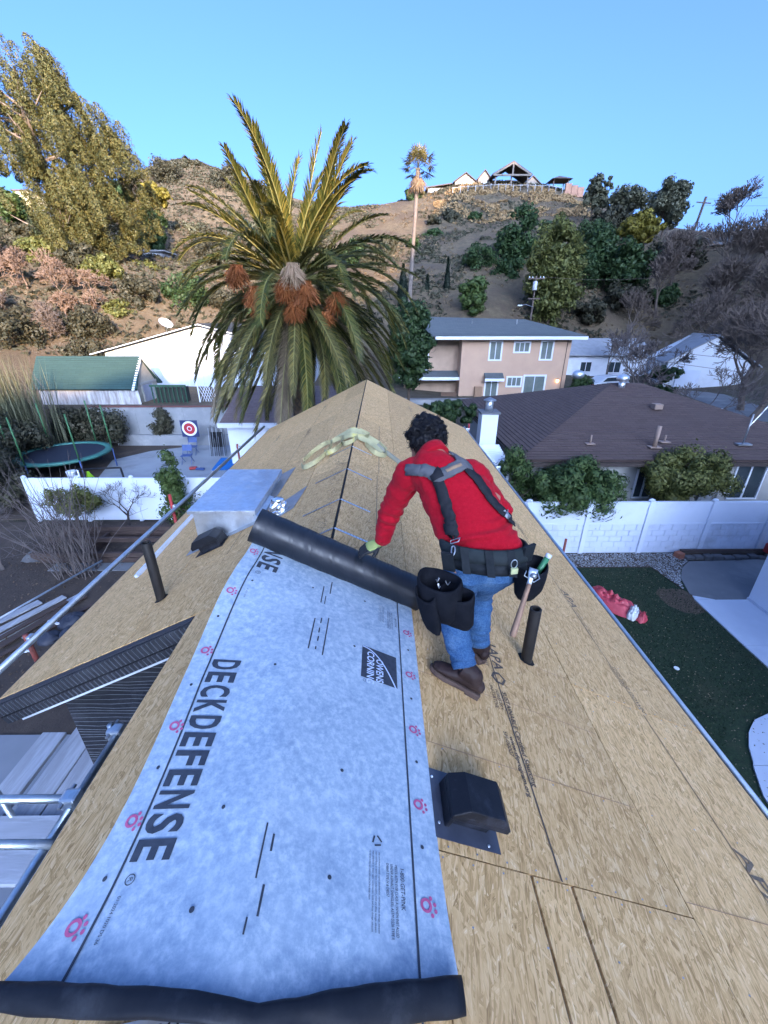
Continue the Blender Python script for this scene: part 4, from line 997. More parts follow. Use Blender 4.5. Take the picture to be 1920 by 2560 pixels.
# deflated red lawn inflatable
inf = thing('deflated_inflatable', 'deflated red and white lawn inflatable crumpled on the grass', 'inflatable', (5.9, 8.9, 0))
RED = mat('red_nylon', (.42, .035, .06), (.55, .08, .10), 5, .45, .4, bscale=14, bdist=.03); WHN = mat('white_nylon', (.60, .64, .66), (.70, .73, .74), 5, .5, .3)
def lump(cx, cy, a, b, h, rot, sd):
    def f(u, v):
        an = 2 * math.pi * u; q = Vector((math.cos(an) * v * 2.6, math.sin(an) * v * 2.6, sd)); r_ = v * (1 + .22 * mnoise.noise(q * .9))
        x, y = a * r_ * math.cos(an), b * r_ * math.sin(an); z = h * max(0, (1 - v ** 2.2)) * (.7 + .8 * abs(mnoise.noise(q * 1.6))) + .05 * mnoise.noise(q * 3.5) * (1 - v)
        c_, s_ = math.cos(rot), math.sin(rot); return (cx + x * c_ - y * s_, cy + x * s_ + y * c_, .03 + max(z, 0))
    return MB().grid(f, 44, 16)
lump(5.95, 8.85, .85, .38, .30, -.85, 1.).build('red_fabric', RED, inf, True)
lump(5.45, 9.3, .55, .34, .24, -.5, 4.).build('red_fabric', RED, inf, True)
lump(6.34, 8.32, .17, .27, .25, -.7, 7.).build('white_band', WHN, inf, True)
lump(5.55, 8.75, .34, .2, .22, -.7, 9.).build('white_trim', WHN, inf, True)
lump(6.48, 8.17, .12, .2, .2, -.7, 12.).build('red_tip', RED, inf, True)
pst = thing('red_post', 'rusty red scaffold post standing behind the right eave', 'post', (4.55, 8.9, 0)); MB().cyl((4.55, 8.9, 0), (4.55, 8.9, 1.9), .03, 12).build('tube', RUSTR, pst, True); MB().box(4.45, 4.65, 8.8, 9.0, 0, .012).build('foot_plate', RUSTR, pst)
dd_ = thing('lawn_disc', 'small pale disc lying alone on the dark lawn', 'disc', (6.3, 6.55, 0)); MB().lathe((6.3, 6.55, .035), [(.05, 0), (.055, .008), (.05, .016)], 18).build('disc', WHITEP, dd_)
rb_ = thing('red_box', 'small red box with a pale tag by the fence', 'box', (12.1, 11.12, .2)); bevel(MB().box(11.95, 12.3, 10.98, 11.16, .2, .5).build('body', REDP, rb_), .03); MB().box(12.06, 12.18, 10.972, 10.979, .28, .40).build('tag', WHN, rb_)

# ------------------------------------------------------------------ left-hand yard below the eave
sheet('garden_soil', [(-17, -4), (-2.6, -4), (-2.6, 13.8), (-17, 13.8)], .0, SOIL)
litter('fallen_leaves', 'brown fallen leaves over the left garden soil', -12, -3.2, 5.5, 13.6, 2600, .035, leaf_mat('brown_leaves', (.055, .038, .024), (.16, .11, .07), trans=0.))
sheet('garden_slab', [(-9.9, 10.5), (-5.2, 10.5), (-5.2, 10.95), (-9.9, 10.9)], .03, CONCD)
sheet('concrete_pad', [(-8.5, -4), (-2.5, -4), (-2.5, 5.1), (-8.5, 5.12)], .025, mat('blue_grey_concrete', (.24, .26, .29), (.20, .22, .25), 1.2, .85, .15))
fl = thing('white_fence', 'plain white panel fence behind the bare tree in the left yard', 'fence', (-8, 13.87, 0))
fx = [-12.62, -10.75, -8.85, -6.98, -5.1, -3.2]
for x in fx: bevel(MB().box(x - .06, x + .06, 13.84, 13.96, 0, 1.74).build('post', WHITEV, fl), .006); MB().lathe((x, 13.9, 1.74), [(.09, 0), (.09, .02), (.01, .05)], 4).build('post_cap', WHITEV, fl)
for a, b in zip(fx[:-1], fx[1:]):
    MB().box(a + .06, b - .06, 13.88, 13.92, .05, 1.62).build('panel', WHITEV, fl); MB().box(a + .06, b - .06, 13.86, 13.94, 1.62, 1.69).build('top_rail', WHITEV, fl)
rbed = thing('raised_bed', 'long raised bed of dark old timbers before the left fence', 'raised bed', (-7.5, 11.6, 0))
for k, (y, z) in enumerate(((12.42, 0), (12.42, .17), (12.42, .34), (10.98, 0), (10.98, .17), (11.7, .30))):
    o = MB().box(-10.8 + .1 * (k % 3), -4.6, y, y + .11, z + .005, z + .155).build('timber', WOODD, rbed); bevel(o, .01)
for x in (-9.2, -7.2, -5.3): MB().box(x, x + .1, 11.10, 12.41, .02, .3).build('cross_timber', WOODD, rbed)
MB().box(-10.6, -4.7, 11.095, 12.415, 0, .015).build('bed_soil', SOIL, rbed)
pp = [((-8.95, 7.5, .03), (-8.10, 9.3, .03), .22), ((-8.65, 7.3, .07), (-7.95, 9.2, .07), .20), ((-9.25, 7.7, .03), (-8.5, 9.2, .04), .20), ((-8.9, 7.3, .11), (-8.2, 8.9, .12), .14), ((-9.6, 7.9, .03), (-9.0, 9.0, .03), .24), ((-8.45, 7.0, .04), (-7.5, 8.9, .05), .12)]
lb = ['grey old board nearest the fence side of the yard pile', 'brown board along the right of the pile', 'pale grey board left in the pile', 'short board lying on top of the pile', 'wide sheet of board at the pile edge', 'narrow brown strip beside the board pile']
for (a, b, w_), l_ in zip(pp, lb):
    t_ = MB().bar(a, b, w_, .035); o = one('loose_board', t_, WOODP if 'grey' in l_ or 'wide' in l_ else WOODD, l_, 'board', a, 'boards heaped in the left yard'); bevel(o, .004)
o = one('yard_pipe', MB().cyl((-9.9, 6.9, .08), (-7.95, 10.2, .55), .025, 10), TUBE, 'thin pale pipe lying across the board pile', 'pipe', (-9, 8.4, .1), smooth=True)
o = MB().grid(lambda u, v: (-10.75 + .34 * (u - .5) * 2 * (1 - .3 * abs(v - .5)), 11.15 + .22 * (v - .5) * 2, .05 + .24 * (1 - (2 * u - 1) ** 2) * (1 - (2 * v - 1) ** 2) + .04 * mnoise.noise(Vector((u * 4, v * 4, 0)))), 12, 10).build('garden_rock', STONE, None, True, origin=(-10.75, 11.15, 0)); tag(o, 'pale rounded rock lying under the bare twigs', 'rock')
hp = thing('sack_heap', 'heap of dark sacks and scraps below the left rail', 'sacks', (-7.5, 7.9, 0))
SACK = mat('dark_blue_sack', (.02, .025, .04), (.05, .055, .075), 6, .6, .3)
for k, (x, y, s_) in enumerate(((-7.6, 8.2, .32), (-7.35, 7.75, .26), (-7.75, 7.6, .24), (-7.2, 8.4, .22))):
    MB().grid(lambda u, v, x=x, y=y, s_=s_, k=k: (x + s_ * math.cos(6.283 * u) * math.sin(1.57 * v) * (1 + .2 * mnoise.noise(Vector((u * 5, v * 3, k)))), y + s_ * math.sin(6.283 * u) * math.sin(1.57 * v), .0 + s_ * .7 * math.cos(1.57 * v) * (1 + .25 * mnoise.noise(Vector((u * 6, v * 4, k + 9))))), 16, 8).build('sack', SACK, hp, True)
for a, b in (((-7.9, 7.9, .3), (-7.55, 7.75, .33)), ((-7.3, 7.5, .2), (-7.0, 7.7, .24)), ((-8.1, 7.1, .06), (-7.8, 7.15, .1))): MB().bar(a, b, .05, .03).build('scrap', WHITEP, hp)
# bare shrubs and green shrubs of the left yard
def bare(name, label, base, h, r, seed, mt, group=None, **kw):
    t = thing(name, label, 'bare tree', base, group); m, tips = branch_tree(base, h, r, seed=seed, **kw)
    o = m.build('branches', mt, t, fix=False); return t
bt = thing('bare_tree', 'small dark leafless tree standing before the white left fence', 'bare tree', (-9.1, 13.5, 0))
m, _t = branch_tree((-9.1, 13.5, 0), 1.9, .055, .75, 5, (2, 4), .35, 4, first=.28); m.build('branches', TWIGD, bt, fix=False)
ws = thing('bare_whip_shrub', 'tall leafless shrub of pale upright whips in the left yard', 'bare shrub', (-8.8, 10.4, 0))
rd2 = random.Random(5); mm_ = MB()
for k in range(72):
    a = rd2.uniform(0, 6.283); sp = rd2.uniform(.05, 1.5) if k < 56 else rd2.uniform(.6, 2.4); L_ = rd2.uniform(1.7, 3.9) if k < 56 else rd2.uniform(1.4, 2.4); bx_, by_ = -8.9 + rd2.uniform(-.5, .5), 10.4 + rd2.uniform(-.4, .4)
    ex, ey = bx_ + math.cos(a) * sp - .35, by_ + math.sin(a) * sp * .8
    P = [(bx_, by_, 0), (bx_ * .7 + ex * .3 + rd2.gauss(0, .05), by_ * .7 + ey * .3, L_ * .42), (bx_ * .3 + ex * .7 + rd2.gauss(0, .05), by_ * .3 + ey * .7, L_ * .75), (ex, ey, L_ * (1 if k < 56 else .8))]
    mm_.tube(P, [.014, .011, .007, .003], 4, False)
    for j in range(4):
        t_ = rd2.uniform(.35, .95); i_ = min(2, int(t_ * 3)); q = Vector(P[i_]).lerp(Vector(P[i_ + 1]), t_ * 3 - i_); e = q + Vector((rd2.gauss(0, .22), rd2.gauss(0, .22), rd2.uniform(.1, .5))); mm_.tube([q, e], [.006, .002], 3, False)
mm_.build('whips', TWIG, ws, fix=False)
bt2 = thing('bare_shrub', 'dense grey leafless shrub at the far left edge of the yard', 'bare shrub', (-11.3, 10.6, 0))
m, _t = branch_tree((-11.3, 10.6, 0), 2.6, .06, .7, 5, (3, 4), .3, 9, first=.26); m.build('branches', TWIG, bt2, fix=False)
bush('green_shrub', 'rounded olive green shrub before the left white fence', 'shrub', (-10.6, 13.1, 0), clumps_in((-10.6, 13.1, 1.15), (.95, .55, .55), 36, .2), 5200, .045, G_OLIVE)
bush('leafy_shrub', 'tall fresh green leafy shrub where the rail meets the fence', 'shrub', (-7.0, 13.1, 0), clumps_in((-7.0, 13.1, 1.0), (.62, .5, .85), 26, .24) + clumps_in((-7.05, 13.1, 2.1), (.40, .34, .8), 20, .20) + [(-5.9, 13.2, 1.0, .5)], 4200, .075, G_MID, shell=.15, asp=.4, jit=.8)

# ------------------------------------------------------------------ neighbour's yard beyond the left fence
sheet('neighbour_patio', [(-12.4, 14.1), (-13.2, 18.2), (-14.2, 21.2), (-13.0, 22.8), (-10.8, 23.95), (-3, 23.95), (-3, 14.1)], .02, CONCN)
sheet('dark_soil', [(-24, 14.1), (-3, 14.1), (-3, 24.6), (-24, 24.6)], -.01, SOIL, th=.03)
o = MB().box(-15.5, -3.2, 24.0, 24.25, 0, .62).build('low_wall', GREYB, None, origin=(-9, 24, 0)); tag(o, 'low grey planter wall at the back of the patio', 'wall')
gw = thing('grey_block_wall', 'tall grey block retaining wall behind the patio, brick capped', 'wall', (-11, 24.7, 0))
for k in range(5):
    x0 = -17.2 + k * 2.8; MB().box(x0, x0 + 2.79, 24.6, 24.8, 0, 2.12).build('wall_section', GREYB, gw)
MB().box(-17.2, -3.2, 24.56, 24.84, 2.122, 2.19).build('cap', mat('dark_red_cap', (.16, .07, .06), None, 3, .9), gw)
for k in range(4): MB().box(-14.45 + k * 2.8, -14.37 + k * 2.8, 24.57, 24.598, .62, 2.1).build('pilaster', GREYB, gw)
o = MB().box(-34, -3.2, 24.82, 33.5, -.5, 2.0).build('terrace_ground', HILLM, None); tag(o, kind='structure')
# trampoline
tr = thing('trampoline', 'round trampoline with green padded rim and net poles', 'trampoline', (-15.3, 19.5, 0))
TC, TR_ = Vector((-15.3, 19.5, .92)), 1.9
TEAL = mat('teal_padding', (.05, .20, .16), (.035, .15, .13), 4, .6, .1); MATB = mat('black_jump_mat', (.01, .014, .028), (.015, .02, .035), 4, .6)
MB().lathe((TC.x, TC.y, TC.z - .01), [(TR_ * .9, 0), (TR_ * .9, .012)], 40).build('jump_mat', MATB, tr)
m = MB(); n = 44
V = [(TC.x + r_ * math.cos(6.2832 * k / n), TC.y + r_ * math.sin(6.2832 * k / n), TC.z + z) for r_, z in ((TR_ * .9, .0), (TR_ * .91, .05), (TR_ * 1.04, .05), (TR_ * 1.06, -.06), (TR_ * .9, -.03)) for k in range(n)]
m.add(V, [(i * n + k, i * n + (k + 1) % n, ((i + 1) % 5) * n + (k + 1) % n, ((i + 1) % 5) * n + k) for i in range(5) for k in range(n)]); m.build('rim_pad', TEAL, tr, True)
GREENP = mat('green_pole_foam', (.05, .16, .06), (.035, .12, .05), 4, .6)
for k in range(6):
    a = 6.2832 * (k + .35) / 6; p = Vector((TC.x + TR_ * 1.07 * math.cos(a), TC.y + TR_ * 1.07 * math.sin(a), 0))
    MB().cyl(p + Vector((0, 0, .0)), p + Vector((0, 0, .95)), .03, 8).build('leg', mat('blue_steel', (.05, .10, .28), None, 4, .5) if 'blue_steel' not in bpy.data.materials else bpy.data.materials['blue_steel'], tr, True)
    MB().cyl(p + Vector((0, 0, .96)), p + Vector((.0, 0, 3.05)), .034, 10).build('net_pole', GREENP, tr, True)
BLUES = bpy.data.materials['blue_steel']
# play goal and lime frame
gl = thing('play_goal', 'black framed play goal showing above the left fence', 'goal', (-11.8, 16.65, 0))
gp = [(-12.75, 16.6, 0), (-12.7, 16.6, 1.08), (-10.95, 16.7, 1.12), (-10.9, 16.7, 0)]
MB().tube(gp[0:2], .035, 8).build('post', WHITEP, gl, True); MB().tube(gp[1:3], .04, 8).build('crossbar', BLK, gl, True); MB().tube(gp[2:4], .04, 8).build('post', BLK, gl, True)
lm = thing('lime_frame', 'bright lime green A-frame toy just behind the left fence', 'toy', (-12.0, 16.2, 0)); LIME = mat('lime_plastic', (.32, .62, .02), (.26, .54, .02), 3, .4)
for a, b in (((-12.25, 15.95, 0), (-12.0, 16.2, 1.12)), ((-11.65, 15.95, 0), (-12.0, 16.2, 1.12)), ((-12.25, 16.6, 0), (-12.0, 16.2, 1.12)), ((-11.6, 16.6, 0), (-12.0, 16.2, 1.12))): MB().bar(a, b, .09, .05).build('leg', LIME, lm)
MB().box(-12.2, -11.75, 16.02, 16.06, .5, .58).build('crosspiece', LIME, lm)
wp_ = thing('white_bucket', 'white bucket top showing over the left fence beside the goal', 'bucket', (-11.75, 15.0, 0)); MB().lathe((-11.75, 15.0, 1.1), [(.13, 0), (.16, .42), (.17, .43), (.17, .47), (.15, .47)], 18).build('pail', WHITEP, wp_, True); MB().lathe((-11.75, 15.0, 0), [(.2, 0), (.2, 1.09)], 10).build('stand', WOODD, wp_)
# target board on a folding chair, second chair, folded chairs, blue mat
def fold_chair(label, x, y, rz):
    t = thing('folding_chair', label, 'chair', (x, y, 0), 'blue folding chairs on the patio'); c_, s_ = math.cos(rz), math.sin(rz)
    W = lambda a, b, z: (x + a * c_ - b * s_, y + a * s_ + b * c_, z)
    m = MB(); m.poly([W(-.24, -.22, .45), W(.24, -.22, .45), W(.24, .20, .44), W(-.24, .20, .44)], (0, 0, .03)); m.build('seat', BLUES, t)
    m = MB(); m.poly([W(-.23, .24, .62), W(.23, .24, .62), W(.23, .30, .92), W(-.23, .30, .92)], (0, .02, 0)); m.build('backrest', BLUES, t)
    for sx in (-.23, .23):
        MB().tube([W(sx, -.28, 0), W(sx, .22, .6), W(sx, .30, .95)], .013, 6).build('leg', BLUES, t); MB().tube([W(sx, .30, 0), W(sx, -.18, .45)], .013, 6).build('leg', BLUES, t)
    return t
fold_chair('blue folding chair standing in front of the target board', -9.95, 20.6, .1)
fold_chair('blue folding chair carrying the round target board', -10.35, 22.2, .05)
tg = thing('target_board', 'square blue board with red and white round target', 'target board', (-10.3, 22.35, .95)); NAVY = mat('navy_board', (.02, .035, .12), None, 4, .6)
MB().box(-10.78, -9.86, 22.3, 22.34, .97, 1.86).build('board', NAVY, tg)
for k, (r_, mt_) in enumerate(((.40, WHITEP), (.30, mat('target_red', (.42, .02, .03), None, 3, .6)), (.13, WHITEP), (.09, None))):
    mt_ = mt_ or bpy.data.materials['target_red']; n = 28; MB().poly([(-10.32 + r_ * math.cos(6.2832 * i / n), 22.295 - .004 * k, 1.42 + r_ * math.sin(6.2832 * i / n)) for i in range(n)], (0, -.003, 0)).build('ring', mt_, tg)
fc = thing('folded_chairs', 'bundle of dark folded garden chairs by the palm side of the patio', 'folded chairs', (-9.0, 22.0, 0))
for k in range(9):
    x = -9.25 + k * .07; MB().tube([(x, 21.8, 0), (x + .05, 22.0, 1.5 + .08 * (k % 3)), (x + .3, 22.05, 1.45), (x + .32, 21.85, 0)], .012, 5).build('chair_frame', BLK if k % 3 else TUBE, fc)
    if k % 2: MB().poly([(x + .04, 21.93, .5), (x + .28, 21.95, .5), (x + .27, 22.02, 1.3), (x + .06, 22.0, 1.3)], (0, .01, 0)).build('chair_fabric', BLK, fc)
bm_ = thing('blue_mat', 'bright blue board leaning by the roof edge on the patio', 'mat', (-7.9, 19.6, 0)); MB().poly([(-8.3, 19.4, .03), (-7.3, 19.5, .03), (-7.2, 20.4, .35), (-8.1, 20.3, .35)], (0, 0, .05)).build('board', mat('bright_blue', (.01, .13, .42), None, 3, .5), bm_); MB().box(-8.0, -7.3, 20.3, 20.34, 0, .36).build('stand', BLUES, bm_)
tl = thing('wheeled_toy', 'small red and white toy lying on the patio slabs', 'toy', (-9.2, 19.6, 0)); bevel(MB().box(-9.45, -9.1, 19.5, 19.7, .05, .16, rz=.3).build('deck', REDP, tl), .02); MB().box(-9.1, -8.7, 19.45, 19.6, .04, .13, rz=-.2).build('tail', BLUES, tl); MB().lathe((-9.0, 19.62, .03), [(.07, 0), (.07, .1)], 10).build('wheel', WHITEP, tl)
for k, (x, mt_, l_) in enumerate(((-7.9, REDP, 'red ball on the low patio wall'), (-6.9, WHITEP, 'white ball farthest right on the low patio wall'), (-7.5, BLUES, 'blue tub between the balls on the low wall'))):
    prof = [(.03, 0), (.13, .05), (.17, .16), (.13, .28), (.03, .33)] if k < 2 else [(.16, 0), (.2, .28), (.18, .28)]
    o = MB().lathe((x, 24.12, .625), prof, 14).build('garden_ball' if k < 2 else 'garden_tub', mt_, None, True, origin=(x, 24.12, .62)); tag(o, l_, 'ball' if k < 2 else 'tub')
# shrubs of that yard
bush('climbing_shrub', 'olive climber hanging on the grey block wall', 'shrub', (-12.8, 24.3, .1), clumps_in((-12.8, 24.2, 1.15), (.6, .3, 1.0), 26, .28), 3200, .075, G_DUSK, shell=.15, jit=.8)
bush('dark_hedge', 'dark hedge behind the trampoline along the grey wall', 'hedge', (-16.5, 23.3, 0), clumps_in((-16.6, 23.4, 1.3), (2.6, .9, 1.2), 50, .5), 9000, .085, G_DUSK)
bush('dark_shrub', 'large dark shrub left of the trampoline', 'shrub', (-18.4, 19.6, 0), clumps_in((-18.4, 19.4, 1.4), (2.5, 2.3, 1.5), 60, .55), 11000, .09, G_DUSK)
bush('dark_shrub', 'dark shrub overhanging the near side of the trampoline', 'shrub', (-17.0, 16.6, 0), clumps_in((-17.0, 16.6, 1.3), (1.7, 1.2, 1.4), 40, .45), 7000, .08, G_DUSK)
bush('dark_shrub', 'low dark shrub at the left frame edge before the white fence', 'shrub', (-14.6, 14.8, 0), clumps_in((-14.9, 14.9, 1.0), (1.8, 1.1, 1.1), 36, .4), 6000, .08, G_DUSK)
# ------------------------------------------------------------------ neighbouring houses
def roof_plane(name, A, B, C, D, mt, parent, n=12, step=.014, th=.10):
    """shingled slope: eave A-B, top D-C; overlapping courses as real steps, UV in metres"""
    A, B, C, D = map(Vector, (A, B, C, D)); u = (B - A).normalized(); nrm = (B - A).cross(D - A).normalized()
    if nrm.z < 0: nrm = -nrm
    vdir = nrm.cross(u).normalized()
    if vdir.z < 0: vdir = -vdir
    V, F, UV = [], [], []
    for i in range(n):
        t0, t1 = i / n, (i + 1) / n
        a0, b0, a1, b1 = A.lerp(D, t0), B.lerp(C, t0), A.lerp(D, t1), B.lerp(C, t1)
        k = len(V); V += [a0 + nrm * step, b0 + nrm * step, b1, a1, a0 - nrm * (th if i == 0 else .002), b0 - nrm * (th if i == 0 else .002)]
        F += [(k, k + 1, k + 2, k + 3), (k + 4, k + 5, k + 1, k)]
    # underside
    k = len(V); V += [A - nrm * th, B - nrm * th, C - nrm * th, D - nrm * th]; F.append((k + 3, k + 2, k + 1, k))
    me = bpy.data.meshes.new(name); me.from_pydata([tuple(p) for p in V], [], F)
    uvl = me.uv_layers.new(name='UVMap')
    for lp in me.loops:
        p = Vector(V[lp.vertex_index]) - A; uvl.data[lp.index].uv = (p.dot(u), p.dot(vdir))
    return finish(name, me, mt, parent)
def window(parent, x0, x1, z0, z1, y, pane=None, bars=1, fw=.09, frame=None, out=-1):
    """window in a wall facing -Y at y; frame proud, panes set back inside it"""
    frame = frame or WHITEP; m = MB(); d0, d1 = y + out * .06, y + out * .004
    lo, hi = min(d0, d1), max(d0, d1)
    m.box(x0 - fw, x0, lo, hi, z0 - fw, z1 + fw); m.box(x1, x1 + fw, lo, hi, z0 - fw, z1 + fw); m.box(x0, x1, lo, hi, z0 - fw, z0); m.box(x0, x1, lo, hi, z1, z1 + fw)
    w = m.build('window', frame, parent)
    MB().box(x0, x1, y + out * .018, y + out * .006, z0, z1).build('pane', pane or GLASS, w)
    m = MB()
    for i in range(1, bars + 1): xm = x0 + (x1 - x0) * i / (bars + 1); m.box(xm - .03, xm + .03, y + out * .045, y + out * .019, z0, z1)
    if bars: m.build('mullion', frame, w)
    return w
SH_BROWN = shingle_mat('brown_shingles', (.078, .050, .044), (.115, .076, .066), (.095, .068, .062), .32, .15)
SH_GREEN = shingle_mat('green_shingles', (.022, .058, .056), (.032, .075, .070), (.028, .066, .062), .5, .16)
SH_SLATE = shingle_mat('slate_blue_shingles', (.095, .115, .125), (.125, .145, .155), (.11, .13, .14), .5, .2)
SH_GREY = shingle_mat('grey_shingles', (.13, .135, .145), (.17, .175, .185), (.15, .155, .165), .5, .2)

# brown hip-roofed house to the right
bh = thing('brown_roofed_house', 'single-storey cream house with brown shingled hip roof behind the right fence', 'house', (10, 17.5, 0))
e0, e1, f0, f1, ze, zr = 4.42, 16.2, 12.62, 23.4, 2.74, 4.36
rl, rr_ = (9.75, 18.0), (10.9, 18.0)
roof_plane('roof', (e0, f0, ze), (e1, f0, ze - .06), (rr_[0], rr_[1], zr), (rl[0], rl[1], zr), SH_BROWN, bh, 38)
roof_plane('roof', (e0, f1, ze), (e0, f0, ze), (rl[0], rl[1], zr), (rl[0], rl[1], zr), SH_BROWN, bh, 38)
roof_plane('roof', (e1, f0, ze - .06), (e1, f1, ze), (rr_[0], rr_[1], zr), (rr_[0], rr_[1], zr), SH_BROWN, bh, 38)
roof_plane('roof', (e1, f1, ze), (e0, f1, ze), (rl[0], rl[1], zr), (rr_[0], rr_[1], zr), SH_BROWN, bh, 38)
CREAM = mat('cream_stucco', (.42, .42, .40), (.37, .37, .355), 2, .9, .3, bscale=60)
MB().box(4.85, 15.8, 13.1, 22.9, 0, 2.62).build('wall', CREAM, bh)
MB().box(e0 + .02, e1, f0 - .05, f0 + .02, ze - .24, ze - .115).build('gutter', mat('brown_gutter', (.06, .045, .04), None, 4, .5), bh)
MB().box(e0 - .05, e0 + .02, f0 + .03, f1, ze - .24, ze - .115).build('gutter', bpy.data.materials['brown_gutter'], bh)
for x0, x1, z0, z1 in ((5.35, 5.95, 1.35, 2.3), (8.65, 9.2, 1.25, 2.35), (11.95, 12.9, 1.2, 2.35), (6.2, 6.9, 1.4, 2.2)): window(bh, x0, x1, z0, z1, 13.1, GLASS, 1, .05)
MB().box(10.9, 11.35, 13.0, 13.09, .2, 1.5).build('meter_box', mat('grey_box', (.32, .35, .38), None, 4, .5), bh)
for x in (11.0, 11.5): MB().cyl((x, 13.02, .2), (x, 13.02, 2.5), .03, 8).build('conduit', mat('grey_conduit', (.25, .27, .28), None, 4, .5) if 'grey_conduit' not in bpy.data.materials else bpy.data.materials['grey_conduit'], bh)
# things on that roof
def on_b(x, y):    # height of the front slope
    return ze + (zr - ze) * (y - f0) / (18.0 - f0)
TANP = mat('tan_painted_metal', (.33, .24, .19), (.28, .20, .16), 5, .7)
def bvent(x, y, h, r, base):
    z = on_b(x, y); t = MB().cyl((x, y, z), (x, y, z + h), r, 10); o = t.build('vent_pipe', TANP, bh, True); MB().box(x - base, x + base, y - base * .7, y + base * .7, z + .012, z + .045).build('flashing', TANP, o)
bvent(7.0, 13.45, .32, .03, .14); bvent(9.05, 13.25, .72, .07, .18); bvent(9.55, 13.55, .26, .03, .16); 
z_ = on_b(10.45, 15.8); bevel(MB().box(10.3, 10.62, 15.65, 15.95, z_, z_ + .2).build('roof_vent_box', TANP, bh), .02)
for (x, y, s_) in ((9.95, 17.6, 1.),):
    z_ = on_b(x, y) ; o = MB().lathe((x, y, z_ - .05), [(.13, 0), (.13, .22), (.10, .24)], 16).build('turbine_base', GALV, bh, True); MB().lathe((x, y, z_ + .2), [(.10, 0), (.21, .06), (.25, .15), (.21, .24), (.10, .30), (.02, .31)], 18).build('turbine_vent', GALV, bh, True)
o = MB().lathe((11.7, 25.5, 3.6), [(.2, 0), (.34, .1), (.34, .3), (.2, .42), (.02, .45)], 16).build('turbine_vent', GALV, bh, True)
MB().cyl((12.1, 13.4, on_b(12.1, 13.4)), (12.1, 13.4, 4.0), .025, 8).build('mast', STEELD, bh, True); MB().box(11.9, 12.35, 13.3, 13.5, on_b(12.1, 13.4), on_b(12.1, 13.4) + .05).build('mast_foot', STEELD, bh)
MB().cyl((12.1, 13.4, 3.6), (12.55, 13.45, 4.3), .02, 6).build('mast_arm', STEELD, bh)
# chimney
ch = thing('chimney', 'white block chimney with metal flue cap beside the brown roof', 'chimney', (3.85, 14.4, 0))
bevel(MB().box(3.46, 4.02, 14.1, 14.66, 0, 3.86).build('stack', WHITEP, ch), .01); MB().box(3.41, 4.07, 14.05, 14.71, 3.862, 3.93).build('crown', CONCD, ch)
MB().lathe((3.74, 14.38, 3.93), [(.13, 0), (.13, .30), (.11, .32)], 14).build('flue', GALV, ch, True); MB().lathe((3.74, 14.38, 4.27), [(.22, 0), (.21, .03), (.03, .11)], 14).build('flue_cap', STEELD, ch, True)
for a in range(4): MB().cyl((3.74 + .14 * math.cos(a * 1.57), 14.38 + .14 * math.sin(a * 1.57), 4.24), (3.74 + .18 * math.cos(a * 1.57), 14.38 + .18 * math.sin(a * 1.57), 4.29), .012, 5).build('cap_strut', STEELD, ch)
# small corrugated lean-to below the chimney
lt = thing('lean_to_roof', 'small white corrugated lean-to roof below the chimney', 'lean-to', (3.5, 13.2, 0))
MB().grid(lambda u, v: (3.2 + u * .9, 12.4 + v * 1.6, 2.6 + .25 * v + .03 * math.cos(v * 60)), 6, 60).build('corrugated_sheet', WHITEP, lt)
for x, y in ((3.25, 12.45), (4.05, 12.45), (3.25, 13.9), (4.05, 13.9)): MB().box(x - .04, x + .04, y - .04, y + .04, 0, 2.5).build('post', WHITEP, lt)

# two-storey pink house
ph = thing('pink_house', 'two-storey pink stucco house with slate-blue roof and white fascia', 'house', (11, 42, 0))
PINKW = mat('pink_stucco', (.55, .37, .255), (.50, .335, .235), 1.2, .9, .35, bscale=30, bdist=.02)
YP = 38.0
MB().box(7.0, 16.35, YP, YP + 9, -.5, 5.36).build('wall', PINKW, ph)
MB().box(2.2, 7.0, YP + 1.6, YP + 9, -.5, 5.36).build('wall', mat('pale_pink_stucco', (.50, .355, .255), None, 1.2, .9, .3), ph)
MB().box(2.0, 4.35, YP + 1.45, YP + 1.6, 2.35, 5.34).build('siding', WHITEV, ph)
for x in np.arange(2.1, 4.3, .22): MB().box(x, x + .03, YP + 1.42, YP + 1.449, 2.36, 5.33).build('siding_batten', WHITEV, ph)
roof_plane('roof', (3.3, YP - .75, 5.52), (17.3, YP - .75, 5.52), (13.4, YP + 4.2, 6.75), (4.9, YP + 4.2, 6.95), SH_SLATE, ph, 26)
roof_plane('roof', (17.3, YP - .75, 5.52), (17.3, YP + 9.6, 5.52), (13.4, YP + 4.6, 6.75), (13.4, YP + 4.2, 6.75), SH_SLATE, ph, 26)
roof_plane('roof', (17.3, YP + 9.6, 5.52), (1.0, YP + 9.6, 5.52), (4.9, YP + 4.6, 6.9), (13.4, YP + 4.6, 6.75), SH_SLATE, ph, 26)
roof_plane('roof', (1.0, YP + .75, 5.54), (4.6, YP + .75, 5.54), (5.2, YP + 4.3, 6.95), (1.6, YP + 4.3, 7.05), SH_SLATE, ph, 20)
MB().box(4.62, 17.33, YP - .78, YP - .72, 5.22, 5.47).build('fascia', WHITEP, ph); MB().box(17.28, 17.34, YP - .71, YP + 9.6, 5.22, 5.47).build('fascia', WHITEP, ph)
MB().box(1.0, 4.6, YP + .70, YP + .76, 5.24, 5.50).build('fascia', WHITEP, ph)
MB().box(4.7, 17.2, YP - .70, YP + .0, 5.30, 5.36).build('soffit', WHITEP, ph)
BL2 = BLIND
window(ph, 9.45, 10.35, 3.62, 5.0, YP, BL2, 1, .13); window(ph, 11.55, 12.75, 4.25, 4.95, YP, BL2, 2, .13); window(ph, 13.85, 14.75, 3.65, 5.02, YP, BL2, 1, .13)
